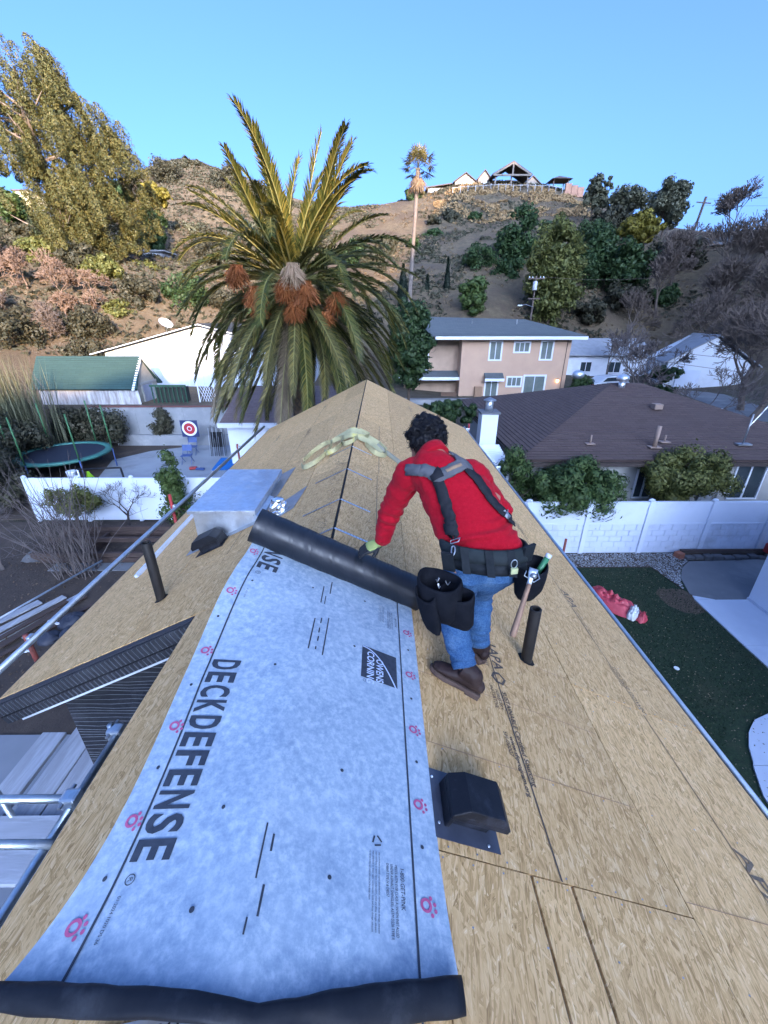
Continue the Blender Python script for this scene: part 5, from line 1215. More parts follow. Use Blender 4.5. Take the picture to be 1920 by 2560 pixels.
window(ph, 11.25, 12.4, 1.42, 2.1, YP, BL2, 2, .13); window(ph, 12.75, 14.5, .78, 2.2, YP, BL2, 1, .14)
window(ph, 9.35, 10.35, .35, 1.85, YP, BL2, 1, .13)
m = MB().poly([(9.1, YP - .62, 2.05), (10.75, YP - .62, 2.05), (10.75, YP - .004, 2.42), (9.1, YP - .004, 2.42)], (0, 0, .08)); m.build('door_canopy', SH_SLATE if False else mat('slate_canopy', (.10, .12, .13), None, 4, .9), ph)
MB().box(9.08, 10.77, YP - .66, YP - .625, 1.86, 2.10).build('canopy_fascia', WHITEP, ph)
MB().box(9.2, 10.5, YP - .02, YP - .004, -.3, .2).build('door_sill_panel', WHITEP, ph)
m = MB().poly([(1.6, YP + .2, 2.02), (7.0, YP + .2, 2.02), (7.0, YP + 1.4, 2.45), (1.6, YP + 1.4, 2.45)], (0, 0, .1)); m.build('porch_roof', bpy.data.materials['slate_canopy'], ph); MB().box(1.6, 7.0, YP + .12, YP + .19, 1.86, 2.12).build('porch_fascia', WHITEP, ph)
MB().box(8.35, 9.0, YP - .35, YP - .004, .1, 1.35).build('wall_cabinet', mat('tan_wood', (.34, .21, .13), None, 4, .8), ph)
LAMPM = NT('lamp_glow'); LAMPM.b.inputs['Emission Color'].default_value = (1., .55, .2, 1); LAMPM.b.inputs['Emission Strength'].default_value = 3.; LAMPM.base((1., .7, .4))
wl_ = MB().box(15.55, 15.73, YP - .14, YP - .004, 1.95, 2.02).build('wall_lamp', BLK, ph); MB().lathe((15.64, YP - .09, 1.72), [(.05, 0), (.09, .06), (.09, .2), (.05, .23)], 12).build('lamp_glass', LAMPM.m, wl_, True)
MB().cyl((16.0, YP - .03, .2), (16.0, YP - .03, 5.2), .025, 6).build('cable', mat('black_cable', (.02, .02, .02), None, 2, .6), ph)
for x in (8.2, 12.2): MB().cyl((x, YP + 2.5, 6.3), (x, YP + 2.5, 6.75), .05, 8).build('roof_pipe', STEELD, ph)
MB().box(5.4, 6.8, YP - .25, YP - .2, .0, .9).build('porch_rail', mat('brown_rail', (.14, .08, .05), None, 4, .7), ph)
yw_ = thing('yard_wall', 'low grey wall in front of the pink house', 'wall', (9, 34, 0)); MB().box(1.5, 17, 33.6, 33.8, -.2, 1.0).build('wall_panel', GREYB, yw_); MB().box(1.5, 17, 33.56, 33.84, 1.002, 1.06).build('cap', CONCD, yw_)

# green-roofed shed and white gabled house on the left terrace
sh = thing('green_roofed_shed', 'shed with green shingled roof and weathered pale walls on the left terrace', 'shed', (-18, 27.6, 2))
roof_plane('roof', (-21.15, 25.95, 2.94), (-14.72, 25.95, 2.94), (-14.95, 27.6, 4.70), (-21.35, 27.6, 4.70), SH_GREEN, sh, 14)
roof_plane('roof', (-14.72, 29.25, 2.94), (-21.15, 29.25, 2.94), (-21.35, 27.6, 4.70), (-14.95, 27.6, 4.70), SH_GREEN, sh, 14)
OLDW = mat('peeling_white_boards', (.46, .46, .46), (.20, .17, .17), 5, .85, .3, stretch=(1.5, 1.5, .25), wear=(.55, .56, .58))
x = -20.75
while x < -14.9: MB().box(x, x + .295, 26.15, 26.2, 1.9, 2.95).build('wall_board', OLDW, sh); x += .3
MB().box(-20.8, -15.05, 26.201, 29.0, 1.9, 2.94).build('wall_core', OLDW, sh)
m = MB().poly([(-15.04, 26.2, 1.9), (-15.04, 29.0, 1.9), (-15.04, 29.0, 2.95), (-15.04, 27.6, 4.55), (-15.04, 26.2, 2.95)], (.06, 0, 0)); m.build('gable_wall', mat('cream_boards', (.44, .42, .36), None, 3, .8), sh)
for a, b in (((-14.93, 25.9, 2.86), (-14.93, 27.6, 4.66)), ((-14.93, 29.3, 2.86), (-14.93, 27.6, 4.66))): MB().bar(a, b, .06, .16, (1, 0, 0)).build('barge_board', WHITEP, sh)
for y0, y1 in ((26.16, 26.34), (27.0, 27.12), (28.3, 28.42)): MB().box(-14.975, -14.93, y0, y1, 1.9, 3.0).build('gable_post', CREAM, sh)
MB().box(-14.972, -14.94, 27.15, 28.25, 1.95, 3.0).build('door', mat('shed_door', (.30, .33, .42), None, 3, .6), sh); MB().box(-14.975, -14.93, 26.3, 28.9, 3.05, 3.18).build('gable_rail', CREAM, sh)
WBRD = mat('white_painted_boards', (.60, .66, .75), (.53, .59, .68), 2.2, .7, .1, stretch=(2.5, 1, .2), wear=(.50, .54, .60))
wh = thing('white_gabled_house', 'white boarded house gable behind the palm and shed', 'house', (-13, 36, 2))
m = MB().poly([(-20.4, 33, 1.8), (-5.6, 33, 1.8), (-5.6, 33, 4.62), (-13.0, 33, 6.38), (-20.4, 33, 4.62)], (0, 9, 0)); m.build('wall', WBRD, wh)
for k, x in enumerate(np.arange(-20.3, -5.8, .62)):
    zt = 4.6 + (6.36 - 4.6) * (1 - abs(x + 13) / 7.4) - .1; MB().box(x, x + .05, 32.965, 32.998, 1.8, zt).build('batten', WBRD, wh)
MB().box(-20.4, -5.6, 32.96, 32.995, 4.28, 4.36).build('belt_board', WBRD, wh)
SHN = shingle_mat('dark_tarred_shingles', (.05, .06, .062), (.07, .08, .082), (.06, .07, .07), .5, .2)
roof_plane('roof', (-21.1, 42, 4.52), (-21.1, 32.5, 4.52), (-13, 32.5, 6.5), (-13, 42, 6.5), SHN, wh, 16); roof_plane('roof', (-4.9, 32.5, 4.52), (-4.9, 42, 4.52), (-13, 42, 6.5), (-13, 32.5, 6.5), SHN, wh, 16)
for a, b in (((-21.15, 32.46, 4.44), (-13, 32.46, 6.44)), ((-4.85, 32.46, 4.44), (-13, 32.46, 6.44))): MB().bar(a, b, .06, .2, (0, 1, 0)).build('barge_board', WHITEP, wh)
sd = thing('satellite_dish', 'white satellite dish on the roof of the white house', 'satellite dish', (-15.6, 33.2, 5.9)); DC = Vector((-15.5, 33.0, 6.45)); dn = Vector((.55, -.35, .75)).normalized(); dx = dn.orthogonal().normalized(); dy = dn.cross(dx)
MB().grid(lambda u, v: DC + (dx * math.cos(6.2832 * u) + dy * math.sin(6.2832 * u)) * .48 * v + dn * (.12 * v * v), 20, 5).build('dish', WHITEP, sd, True); MB().cyl((-15.6, 33.2, 5.7), DC, .025, 8).build('mast', STEELD, sd); MB().cyl(DC - dy * .45, DC + dn * .5, .012, 6).build('feed_arm', STEELD, sd)
cg = thing('green_cage', 'green metal cage standing on the terrace behind the grey wall', 'cage', (-13.2, 27, 2)); GM = mat('green_metal', (.02, .09, .05), None, 4, .5)
for x in np.arange(-14.2, -12.1, .26): MB().box(x, x + .05, 26.6, 26.65, 2.0, 3.0).build('bar', GM, cg)
MB().box(-14.25, -12.05, 26.55, 26.7, 3.0, 3.1).build('rail', GM, cg); MB().box(-14.1, -12.3, 26.9, 27.6, 2.0, 2.9).build('hutch', mat('dark_hutch', (.03, .035, .03), None, 4, .8), cg)
tls = thing('lattice_panel', 'small white lattice panel on the terrace beside the palm', 'lattice', (-11.0, 27, 2))
for k in range(5): MB().bar((-11.4 + k * .16, 26.9, 2.05), (-11.4 + k * .16 + .5, 26.9, 3.1), .02, .035, (0, 1, 0)).build('slat', WHITEP, tls); MB().bar((-10.55 - k * .16 + .2, 26.87, 2.05), (-10.55 - k * .16 - .3, 26.87, 3.1), .02, .035, (0, 1, 0)).build('slat', WHITEP, tls)
for x in (-11.45, -10.45): MB().box(x, x + .06, 26.85, 26.93, 2., 3.2).build('frame_post', WHITEP, tls)
# small tiled roof behind the ridge under the palm
br_ = thing('brown_tiled_garage', 'low building with brown tiled roof behind the palm trunk', 'garage', (-5, 21.5, 0))
roof_plane('roof', (-7.6, 19.6, 2.35), (-1.2, 19.6, 2.35), (-1.2, 23.4, 3.5), (-7.6, 23.4, 3.5), shingle_mat('mauve_tiles', (.17, .12, .115), (.22, .16, .15), (.19, .14, .135), .35, .22), br_, 16)
MB().box(-7.4, -1.4, 19.9, 23.4, 0, 2.3).build('wall', WHITEP, br_); MB().box(-7.7, -1.1, 19.5, 19.59, 2.12, 2.34).build('fascia', WHITEP, br_)

# far white house, garage and cars on the right
fw = thing('far_white_house', 'white gabled house with garage beyond the bare trees on the right', 'house', (33, 46, 0))
PRF = mat('pale_roof', (.30, .32, .35), None, 2, .9); zb = -.5
MB().poly([(30.0, 45.4, zb), (37.5, 44.0, zb), (37.5, 44.0, 2.6), (33.8, 44.7, 5.1), (30.0, 45.4, 2.8)], (1.2, 6, 0)).build('gable_wall', WHITEP, fw)
MB().poly([(29.4, 45.2, 2.6), (33.8, 44.3, 5.25), (35.6, 51, 5.25), (31.4, 51.5, 2.6)], (0, 0, .12)).build('roof', PRF, fw); MB().poly([(33.8, 44.3, 5.25), (38.4, 43.5, 2.3), (40.2, 50, 2.3), (35.6, 51, 5.25)], (0, 0, .12)).build('roof', PRF, fw)
MB().box(21.5, 30.6, 50, 56, zb, 3.1).build('wing_wall', WHITEP, fw); MB().poly([(21.0, 49.5, 3.0), (31.0, 49.5, 3.0), (31.0, 53, 4.6), (21.0, 53, 4.6)], (0, 0, .12)).build('wing_roof', PRF, fw)
MB().box(31.0, 33.2, 44.88, 45.0, zb, 2.0, rz=-.185).build('garage_door', WHITEV, fw); window(fw, 26.2, 27.6, 1.2, 2.3, 50, GLASS, 1, .1); window(fw, 23.0, 24.2, 1.3, 2.3, 50, GLASS, 1, .1)
def car(label, x, y, z, rz, mt):
    t = thing('parked_car', label, 'car', (x, y, z), 'white cars parked by the far houses'); c_, s_ = math.cos(rz), math.sin(rz)
    W = lambda a, b, h: (x + a * c_ - b * s_, y + a * s_ + b * c_, z + h)
    prof = [(-2.15, .35), (-2.2, .75), (-1.55, .88), (-.85, 1.38), (.55, 1.42), (1.35, .98), (2.1, .82), (2.2, .4)]
    m = MB(); V = [W(a, -.86, h) for a, h in prof] + [W(a, .86, h) for a, h in prof]; n = len(prof)
    m.add(V, [tuple(range(n - 1, -1, -1)), tuple(range(n, 2 * n))] + [(i, (i + 1) % n, n + (i + 1) % n, n + i) for i in range(n)]); bevel(m.build('body', mt, t), .08, 3)
    for sd_ in (-1, 1):
        m = MB().poly([W(-1.25, .872 * sd_, .92), W(-.78, .872 * sd_, 1.30), (W(.5, .872 * sd_, 1.33)), W(1.1, .872 * sd_, .98)], (0, 0, .001)); 
        q = [W(-1.25, .868 * sd_, .92), W(-.78, .868 * sd_, 1.30), W(.5, .868 * sd_, 1.33), W(1.1, .868 * sd_, .98)]; MB().poly(q, Vector(W(0, .02 * sd_, 0)) - Vector(W(0, 0, 0))).build('side_window', GLASS, t)
        for a in (-1.35, 1.35):
            w = MB().cyl(W(a, .70 * sd_, .33), W(a, .90 * sd_, .33), .33, 16).build('wheel', BLK, t); MB().cyl(W(a, .88 * sd_, .33), W(a, .912 * sd_, .33), .2, 12).build('rim', TUBE, w)
        MB().obox(W(-2.17, .6 * sd_, .62), Vector((c_ * .05, s_ * .05, 0)), Vector((-s_ * .18, c_ * .18, 0)), (0, 0, .08)).build('tail_light', REDP, t)
    q = [W(1.40, -.7, .99), W(.66, -.68, 1.385), W(.66, .68, 1.385), W(1.40, .7, .99)]; MB().poly(q, Vector(W(.02, 0, .03)) - Vector(W(0, 0, 0))).build('windscreen', GLASS, t)
    return t
CARW = mat('white_car_paint', (.70, .74, .80), (.66, .70, .76), 2, .25, spec=.6)
car('white parked car half hidden behind the brown roof ridge', 23.9, 45.2, .0, .25, CARW)
car('white parked car at the foot of the bare tree, far right', 21.9, 27.2, .0, -.45, CARW)
gr_ = sheet('front_lawn', [(17.8, 28), (34, 24), (38, 43.5), (30, 44.9), (18.2, 46)], .02, mat('winter_lawn', (.045, .05, .024), (.075, .07, .04), 1.5, .95, .4), th=.3)
sheet('driveway', [(27.4, 30), (31, 29), (34.5, 44), (30.4, 45)], .035, CONCD, th=.02)
rwl = thing('roadside_wall', 'low white wall along the street at far right', 'wall', (21, 25.5, 0)); MB().bar((17.8, 27.2, .5), (25.5, 22.2, .5), .2, 1.0).build('wall_panel', WHITEP, rwl); MB().bar((17.8, 27.2, 1.03), (25.5, 22.2, 1.03), .28, .06).build('cap', CONC, rwl)
# ------------------------------------------------------------------ trees, shrubs and the hillside
VEG = [
('dark_tree','dark green tree left of the golden-topped tree on the hillside','tree',(22.38,77.00,15.88),(4.60,6.45),G_DARK,9000,0.42,16),
 ('dark_tree','low dark tree at the left foot of the golden-topped tree','tree',(19.07,72.00,11.89),(3.05,3.57),G_DARK,4500,0.40,9),
 ('rounded_tree','tall rounded green tree with golden top behind the pink house','tree',(22.13,60.00,12.15),(3.33,6.88),G_OLIVE,15000,0.33,26),
 ('dark_tree','broad dark tree right of the golden-topped tree','tree',(32.76,73.00,15.42),(4.00,4.26),G_DARK,8000,0.42,14),
 ('dark_tree','dark tree below the small yellow tree','tree',(35.11,68.00,13.46),(2.97,3.76),G_DARK,6000,0.40,11),
 ('yellow_tree','small sunlit yellow-green tree on the right slope','tree',(39.49,75.00,19.20),(3.41,2.20),G_YEL,5000,0.42,9),
 ('skyline_tree','rounded grey-green tree against the sky on the right','tree',(47.16,82.00,23.64),(2.87,3.33),G_GREY,5200,0.42,10),
 ('wispy_tree','pale wispy tree on the skyline left of the rounded tree','tree',(45.68,92.00,26.10),(3.36,2.64),G_GREY,2600,0.45,8),
 ('wispy_tree','thin pale tree right of the hilltop gazebo','tree',(41.08,97.00,28.82),(1.98,2.76),G_GREY,1700,0.42,6),
 ('wispy_tree','thin upright pale tree between the wispy skyline trees','tree',(42.76,96.00,28.35),(0.91,3.21),G_GREY,900,0.42,5),
 ('brown_shrub','dark brown scrub below the wispy skyline trees','shrub',(42.02,90.00,23.31),(4.19,2.15),G_DUSK,3600,0.45,9),
 ('dusky_tree','dusky purple-brown tree below the long slate roof','tree',(46.06,78.00,14.90),(3.79,3.61),G_DUSK,4200,0.42,9),
 ('dusky_tree','dusky tree at the left end of the long slate roof','tree',(48.03,74.00,15.55),(2.83,2.49),G_DUSK,3000,0.38,7),
 ('hill_shrub','round green shrub highest of the hillside cluster','shrub',(15.37,106.00,26.19),(2.04,1.54),G_DUSK,1800,0.45,5),
 ('hill_shrub','green shrub at the right end of the hillside cluster','shrub',(20.14,106.00,26.13),(1.70,1.18),G_DARK,1500,0.42,4),
 ('hill_shrub','small shrub left of the hillside cluster','shrub',(11.27,104.00,25.33),(1.42,1.07),G_DUSK,1000,0.42,4),
 ('hill_shrub','wide low shrub below the hillside cluster','shrub',(10.81,98.00,22.08),(2.15,1.19),G_DARK,1500,0.42,5),
 ('hill_shrub','dark shrub right of the fan palm trunk','shrub',(6.39,92.00,19.43),(1.51,1.28),G_DARK,1300,0.42,4),
 ('hill_shrub','upright shrub below the wide low hillside shrub','shrub',(8.91,88.00,17.65),(1.23,1.55),G_DUSK,1300,0.42,4),
 ('hill_shrub','dark shrub alone in the middle of the brown slope','shrub',(20.46,93.00,20.04),(1.45,1.21),G_DUSK,1100,0.42,4),
 ('hill_shrub','shrub low on the slope beside the cypress trees','shrub',(5.78,72.00,12.78),(0.97,1.10),G_DUSK,1000,0.36,4),
 ('hill_shrub','shrub left of the fan palm trunk on the slope','shrub',(1.14,88.00,18.51),(1.88,1.69),G_DUSK,1500,0.42,5),
 ('hill_shrub','shrub against the left flank of the brown slope','shrub',(-0.89,74.00,14.71),(1.97,2.23),G_DUSK,2200,0.38,6),
 ('dark_hedge','dark hedge left of the hilltop houses','hedge',(9.19,125.00,33.33),(3.75,2.31),G_DARK,3000,0.50,7),
 ('dark_hedge','small dark hedge on the skyline behind the fan palm','hedge',(5.19,128.00,32.63),(1.83,1.30),G_DUSK,900,0.50,4),
 ('small_palm_shrub','light green bushy tree in front of the brown slope','tree',(11.69,58.00,9.59),(1.69,2.22),G_MID,3000,0.34,8),
 ('hill_scrub','dark scrub mound on the left hill crest','shrub',(-45.85,125.00,39.10),(4.02,1.84),G_DUSK,2200,0.50,7),
 ('hill_scrub','scrub patch high on the left hill flank','shrub',(-35.10,116.00,33.55),(2.71,1.54),G_DUSK,1400,0.50,5),
 ('hill_shrub','grey-green shrub left of the palm on the gully side','shrub',(-38.60,92.00,21.08),(2.68,1.74),G_DUSK,1800,0.40,5),
 ('hill_shrub','broad dusky shrub in the gully left of the palm','shrub',(-34.21,92.00,20.77),(3.43,2.06),G_GREY,2400,0.40,6),
 ('green_tree','dark green tree behind the small white hillside house','tree',(-36.85,80.00,18.94),(2.72,4.00),G_DARK,5200,0.36,10),
 ('golden_tree','golden sunlit tree at the right of the huge pine','tree',(-36.01,82.00,24.55),(2.44,1.78),G_YEL,3600,0.42,8),
 ('green_tree','bright green tree at the far left edge of the hillside','tree',(-48.43,66.00,20.29),(2.28,2.21),G_MID,4200,0.32,8),
 ('hill_shrub','dark shrub below the white hillside building','shrub',(-45.23,63.00,16.34),(2.54,1.62),G_DUSK,3000,0.30,7),
 ('golden_shrub','sunlit yellow shrub at the foot of the huge pine','shrub',(-32.97,57.00,12.86),(1.41,0.80),G_YEL,2200,0.24,5),
 ('golden_shrub','golden brown shrub below the small white house','shrub',(-27.68,57.00,11.43),(2.48,1.93),G_OLIVE,4200,0.26,9),
 ('rust_shrub','rust red shrub at the far left edge of the slope','shrub',(-41.77,54.00,13.37),(1.06,0.85),G_RUST,1600,0.20,4),
 ('olive_shrub','olive shrub with sunlit top behind the white gabled house','shrub',(-25.68,45.00,6.69),(1.80,1.75),G_OLIVE,4200,0.20,9),
 ('dark_shrub','dark shrub mass left of the white gabled house','shrub',(-28.89,44.00,6.17),(2.31,1.64),G_DUSK,4200,0.22,9),
 ('green_tree','dark tree beyond the palm above the white gabled house','tree',(-21.53,52.00,7.89),(2.69,2.39),G_DARK,5200,0.28,10),
 ('dark_tree','dark green tree between the date palm and the pink house','tree',(1.74,26.00,5.47),(1.44,2.85),G_DARK,13000,0.17,24),
 ('dark_hedge','dark hedge beyond the right end of the roof','hedge',(2.99,19.00,2.95),(1.37,0.66),G_DARK,6000,0.11,12),
 ('valley_shrub','dark green shrub on the slope right of the rounded tree','shrub',(34.38,66.00,9.73),(3.75,2.18),G_DUSK,3600,0.32,8),
 ('valley_shrub','green shrub in the middle of the right slope','shrub',(40.38,66.00,9.73),(2.50,1.57),G_DARK,2400,0.30,6),
 ('valley_shrub','low dusky shrub under the right slope above the roof','shrub',(28.64,62.00,7.87),(2.70,1.72),G_DUSK,2800,0.30,7),
 ('clipped_hedge','clipped dark hedge by the far white house','hedge',(28.95,44.00,1.69),(1.71,0.87),G_DARK,2600,0.20,6),
 ('clipped_hedge','low hedge on the front lawn beyond the brown ridge','hedge',(24.67,38.00,1.02),(2.15,0.53),G_DARK,2600,0.20,6),
 ('front_shrub','dark shrub at the right corner of the pink house','shrub',(17.03,36.00,1.57),(1.15,0.86),G_DARK,2400,0.18,6)
]
for nm, lb, ct, c, (wx, wz), mt_, n_, sz_, nc_ in VEG:
    gz = H(c[0], c[1]); bz = min(gz, c[2] - wz * .6)
    cl = clumps_in(c, (wx * 1.1, wx * .95, wz * 1.05), nc_ * 4, min(wx, wz) * (.27 if nc_ > 8 else .34), .85) + clumps_in(c, (wx * .5, wx * .5, wz * .5), nc_, min(wx, wz) * .4)
    bush(nm, lb, ct, (c[0], c[1], bz), cl, int(n_ * 1.5), sz_ * .72, mt_, trunk=max(.06, wx * .06), jit=.6)
# two shrubs hanging over the right fence
bush('feathery_shrub', 'dark feathery shrub leaning over the right eave beside the lean-to', 'shrub', (4.3, 12.4, 0), clumps_in((4.25, 12.3, 2.0), (.85, .55, 1.25), 34, .26), 7000, .075, G_FENCE, asp=.32)
bush('leafy_shrub', 'wide dark green shrub drooping over the white fence nearest the worker', 'shrub', (6.0, 12.2, 0), clumps_in((6.1, 11.95, 2.05), (1.5, .75, .95), 64, .32) + [(5.2, 11.6, 1.65, .42), (6.8, 11.55, 1.6, .42), (6.0, 11.5, 1.75, .4)], 17000, .07, G_FENCE, asp=.4)
bush('leafy_shrub', 'rounded yellow-green shrub over the white fence before the cream wall', 'shrub', (9.8, 12.4, 0), clumps_in((9.75, 12.3, 2.25), (1.6, .7, .9), 60, .32), 16000, .065, G_OLIVE, asp=.4)

EXS = [(-24.0, 47.0, 1.9, G_DUSK, 'dusky shrub above the ridge of the white gabled house'), (-20.5, 50.0, 2.2, G_DARK, 'dark green shrub in the gully behind the white gabled house'), (-16.5, 52.0, 2.4, G_DUSK, 'large dusky shrub in the gully left of the palm crown'), (-12.0, 50.0, 2.2, G_DARK, 'dark shrub in the gully hidden by the palm crown'), (-8.5, 54.0, 2.4, G_DUSK, 'dusky shrub in the gully right of the palm crown'), (-4.5, 52.0, 2.2, G_DARK, 'dark shrub at the gully mouth by the cypress'), (-28.5, 49.0, 1.6, G_OLIVE, 'olive shrub on the sunlit slope right of the twig tangles'), (-31.5, 51.0, 1.8, G_DUSK, 'dusky shrub just under the huge pine'), (-36.5, 52.5, 1.8, G_OLIVE, 'olive shrub under the left side of the huge pine'), (-40.5, 50.5, 2.0, G_DUSK, 'dusky shrub at the left edge below the pine'),
       (-26.0, 41.0, 2.0, G_DUSK, 'dusky shrub between the twig tangles and the white house'), (-30.5, 37.5, 2.2, G_DUSK, 'dark shrub behind the green-roofed shed, left half'), (-35.0, 38.0, 2.4, G_DUSK, 'dark shrub behind the shed at the left frame edge'), (-24.5, 37.0, 1.6, G_DUSK, 'low dusky shrub at the left eave of the white house'), (-17.0, 66.0, 2.4, G_DUSK, 'dusky shrub on the gully side above the palm fronds'), (-24.0, 70.0, 2.2, G_DUSK, 'dusky shrub halfway up the left hill'), (-29.0, 84.0, 2.4, G_DUSK, 'dusky shrub below the grey retaining wall'), (-22.0, 88.0, 2.6, G_GREY, 'grey-green shrub right of the retaining wall'), (-12.0, 84.0, 2.6, G_DUSK, 'dusky shrub in the upper gully'), (-4.0, 76.0, 2.4, G_DARK, 'dark shrub left of the cypress trees on the slope'), (-46.0, 112.0, 3.2, G_DUSK, 'dusky scrub high on the left hill face'), (-34.0, 112.0, 3.0, G_DUSK, 'dusky scrub on the left hill face behind the palm top'), (-52.0, 100.0, 3.0, G_DARK, 'dark scrub on the left hill flank beside the pine'), (-25.0, 108.0, 3.0, G_DUSK, 'dusky scrub near the saddle behind the palm'),
       (25.0, 66.0, 2.6, G_DARK, 'dark shrub filling the gap right of the rounded tree'), (31.0, 70.0, 3.0, G_DARK, 'dark tree filling the slope right of the rounded tree'), (15.5, 74.0, 2.6, G_DARK, 'dark shrub left of the dark hillside trees'), (37.0, 84.0, 3.0, G_DARK, 'dark tree under the brown skyline scrub'), (44.0, 88.0, 3.0, G_DUSK, 'dusky scrub below the rounded skyline tree')]
for k, (x, y, r_, mt_, lb) in enumerate(EXS):
    z = H(x, y); bush('slope_shrub', lb, 'shrub', (x, y, z - .3), clumps_in((x, y, z + r_ * .5), (r_ * 1.15, r_, r_ * .75), 30, r_ * .32), 3200, .11 * (1 + y / 90), mt_, jit=.6)
# huge leaning pine on the left hillside
big = thing('huge_pine', 'huge leaning sunlit pine on the left hillside', 'tree', (-34.2, 55, 12.3))
poly = [(-35.3, 30.8), (-31.9, 29.7), (-29.9, 27.4), (-28.2, 25.0), (-26.9, 24.1), (-26.0, 21.8), (-25.6, 20.5), (-26.0, 17.7), (-26.3, 15.9), (-28.3, 14.0), (-31.4, 12.5), (-36.3, 12.8), (-38.0, 15.5), (-35.7, 18.4), (-35.9, 20.5), (-39.8, 21.1), (-41.8, 22.4), (-39.8, 27.1), (-37.0, 28.3)]
cx_ = rng.uniform(-42, -25.4, 5000); cz_ = rng.uniform(12.4, 30.9, 5000); k = inpoly(cx_, cz_, poly); cx_, cz_ = cx_[k][:290], cz_[k][:290]
PP, NN = [], []
for x, z in zip(cx_, cz_):          # each plume is a dense upswept tuft; dark gaps stay open between them
    ed_ = 1 - min(1, (30.9 - z) / 18); y = 55 + rng.normal(0, 2.8 * (1 - .5 * ed_))
    n_ = 760; ax = np.array([-.30 + rng.normal(0, .12), rng.normal(0, .2), .95]); ax /= np.linalg.norm(ax)
    L_ = rng.uniform(1.0, 1.9); w_ = L_ * rng.uniform(.40, .55)
    u_ = rng.uniform(-1, 1, n_); th_ = rng.uniform(0, 6.28, n_); e1 = np.cross(ax, [0, 1, 0]); e1 /= np.linalg.norm(e1); e2 = np.cross(ax, e1)
    rad = w_ * np.sqrt(np.clip(1 - np.abs(u_) ** 2.2, 0, 1)) * (.82 + .28 * np.sin(5 * th_ + 7 * u_)) * (1 - .25 * u_) * rng.uniform(.72, 1.08, n_)
    d = np.cos(th_)[:, None] * e1 + np.sin(th_)[:, None] * e2
    PP.append(np.array([x, y, z]) + d * rad[:, None] + (u_ * L_)[:, None] * ax); NN.append(d + ax * .35)
PP, NN = np.concatenate(PP), np.concatenate(NN)
V, F = leaf_cloud(PP, NN, .12, .34, .4); finish('crown', np_mesh('crown', V, F), leaf_mat('golden_pine_needles', (.055, .064, .021), (.19, .160, .050), (.105, .102, .032), .2), big)
m = MB(); m.tube([(-34.0, 55, 11.6), (-34.3, 55, 15), (-35.0, 55, 19.1), (-35.7, 55, 24), (-35.4, 55, 29)], [.8, .7, .55, .36, .1], 10); m.build('trunk', BARK, big, True)
m = MB()
for k in range(40):
    z = random.uniform(13, 26); x = -34.2 - (z - 12) * .1; a = random.uniform(0, 6.28); L_ = random.uniform(2.6, 6.5)
    e = (x + math.cos(a) * L_, 55 + math.sin(a) * L_ * .6, z + random.uniform(-.4, 3.2))
    m.tube([(x, 55, z), ((x + e[0]) / 2, (55 + e[1]) / 2, (z + e[2]) / 2 - .2), e], [.16, .10, .03], 5, False)
m.build('limbs', mat('pale_pine_bark', (.26, .20, .15), (.16, .12, .09), 4, .9), big, fix=False)

# sunlit tangle of dry twigs on the left slope, and other bare shrubs and trees
def bare_tree(label, x, y, h, r, seed, mt_, spread=.62, depth=5, kids=(2, 4), first=.27, cat='bare tree', name='bare_tree', lean=(0, 0), z=None, up=.3):
    z = H(x, y) - .1 if z is None else z
    t = thing(name, label, cat, (x, y, z)); m, tips = branch_tree((x, y, z), h, r, spread, depth, kids, up, seed, first=first, lean=lean, sides=6, wob=.16, rmin=max(.010, math.hypot(x, y) * .00042))
    m.build('branches', mt_, t, fix=False); return tips, t
DRYT = mat('sunlit_dry_twigs', (.20, .135, .095), (.14, .095, .07), 2, .9)
for k, (x, y, h, lb) in enumerate(((-33.5, 45, 4.4, 'tangle of dry twigs at the left of the sunlit slope'), (-30.0, 44.2, 4.2, 'tangle of dry twigs in the middle of the sunlit slope'), (-37.2, 46.8, 4.4, 'tangle of dry twigs at the left frame edge of the slope'), (-26.8, 43.2, 3.4, 'low twiggy shrub at the right end of the sunlit slope'), (-29.0, 39.0, 4.0, 'dark twiggy shrub behind the green-roofed shed'), (-33.0, 39.5, 4.0, 'dark twiggy shrub left behind the green-roofed shed'), (-35.5, 44, 4.6, 'tall twig tangle second from the left frame edge'), (-31.7, 46.2, 4.2, 'twig tangle high on the sunlit slope under the pine'), (-28.0, 45.6, 3.6, 'twig tangle right of the highest one'), (-38.5, 43.5, 4.4, 'lowest twig tangle at the left frame edge'), (-28.5, 42.0, 3.6, 'twig tangle low on the slope above the shed'))):
    bare_tree(lb, x, y, h, .09, 20 + k, DRYT if k < 4 or k > 5 else TWIGP, .8, 5, (3, 5), .24, 'bare shrub', 'bare_shrub')
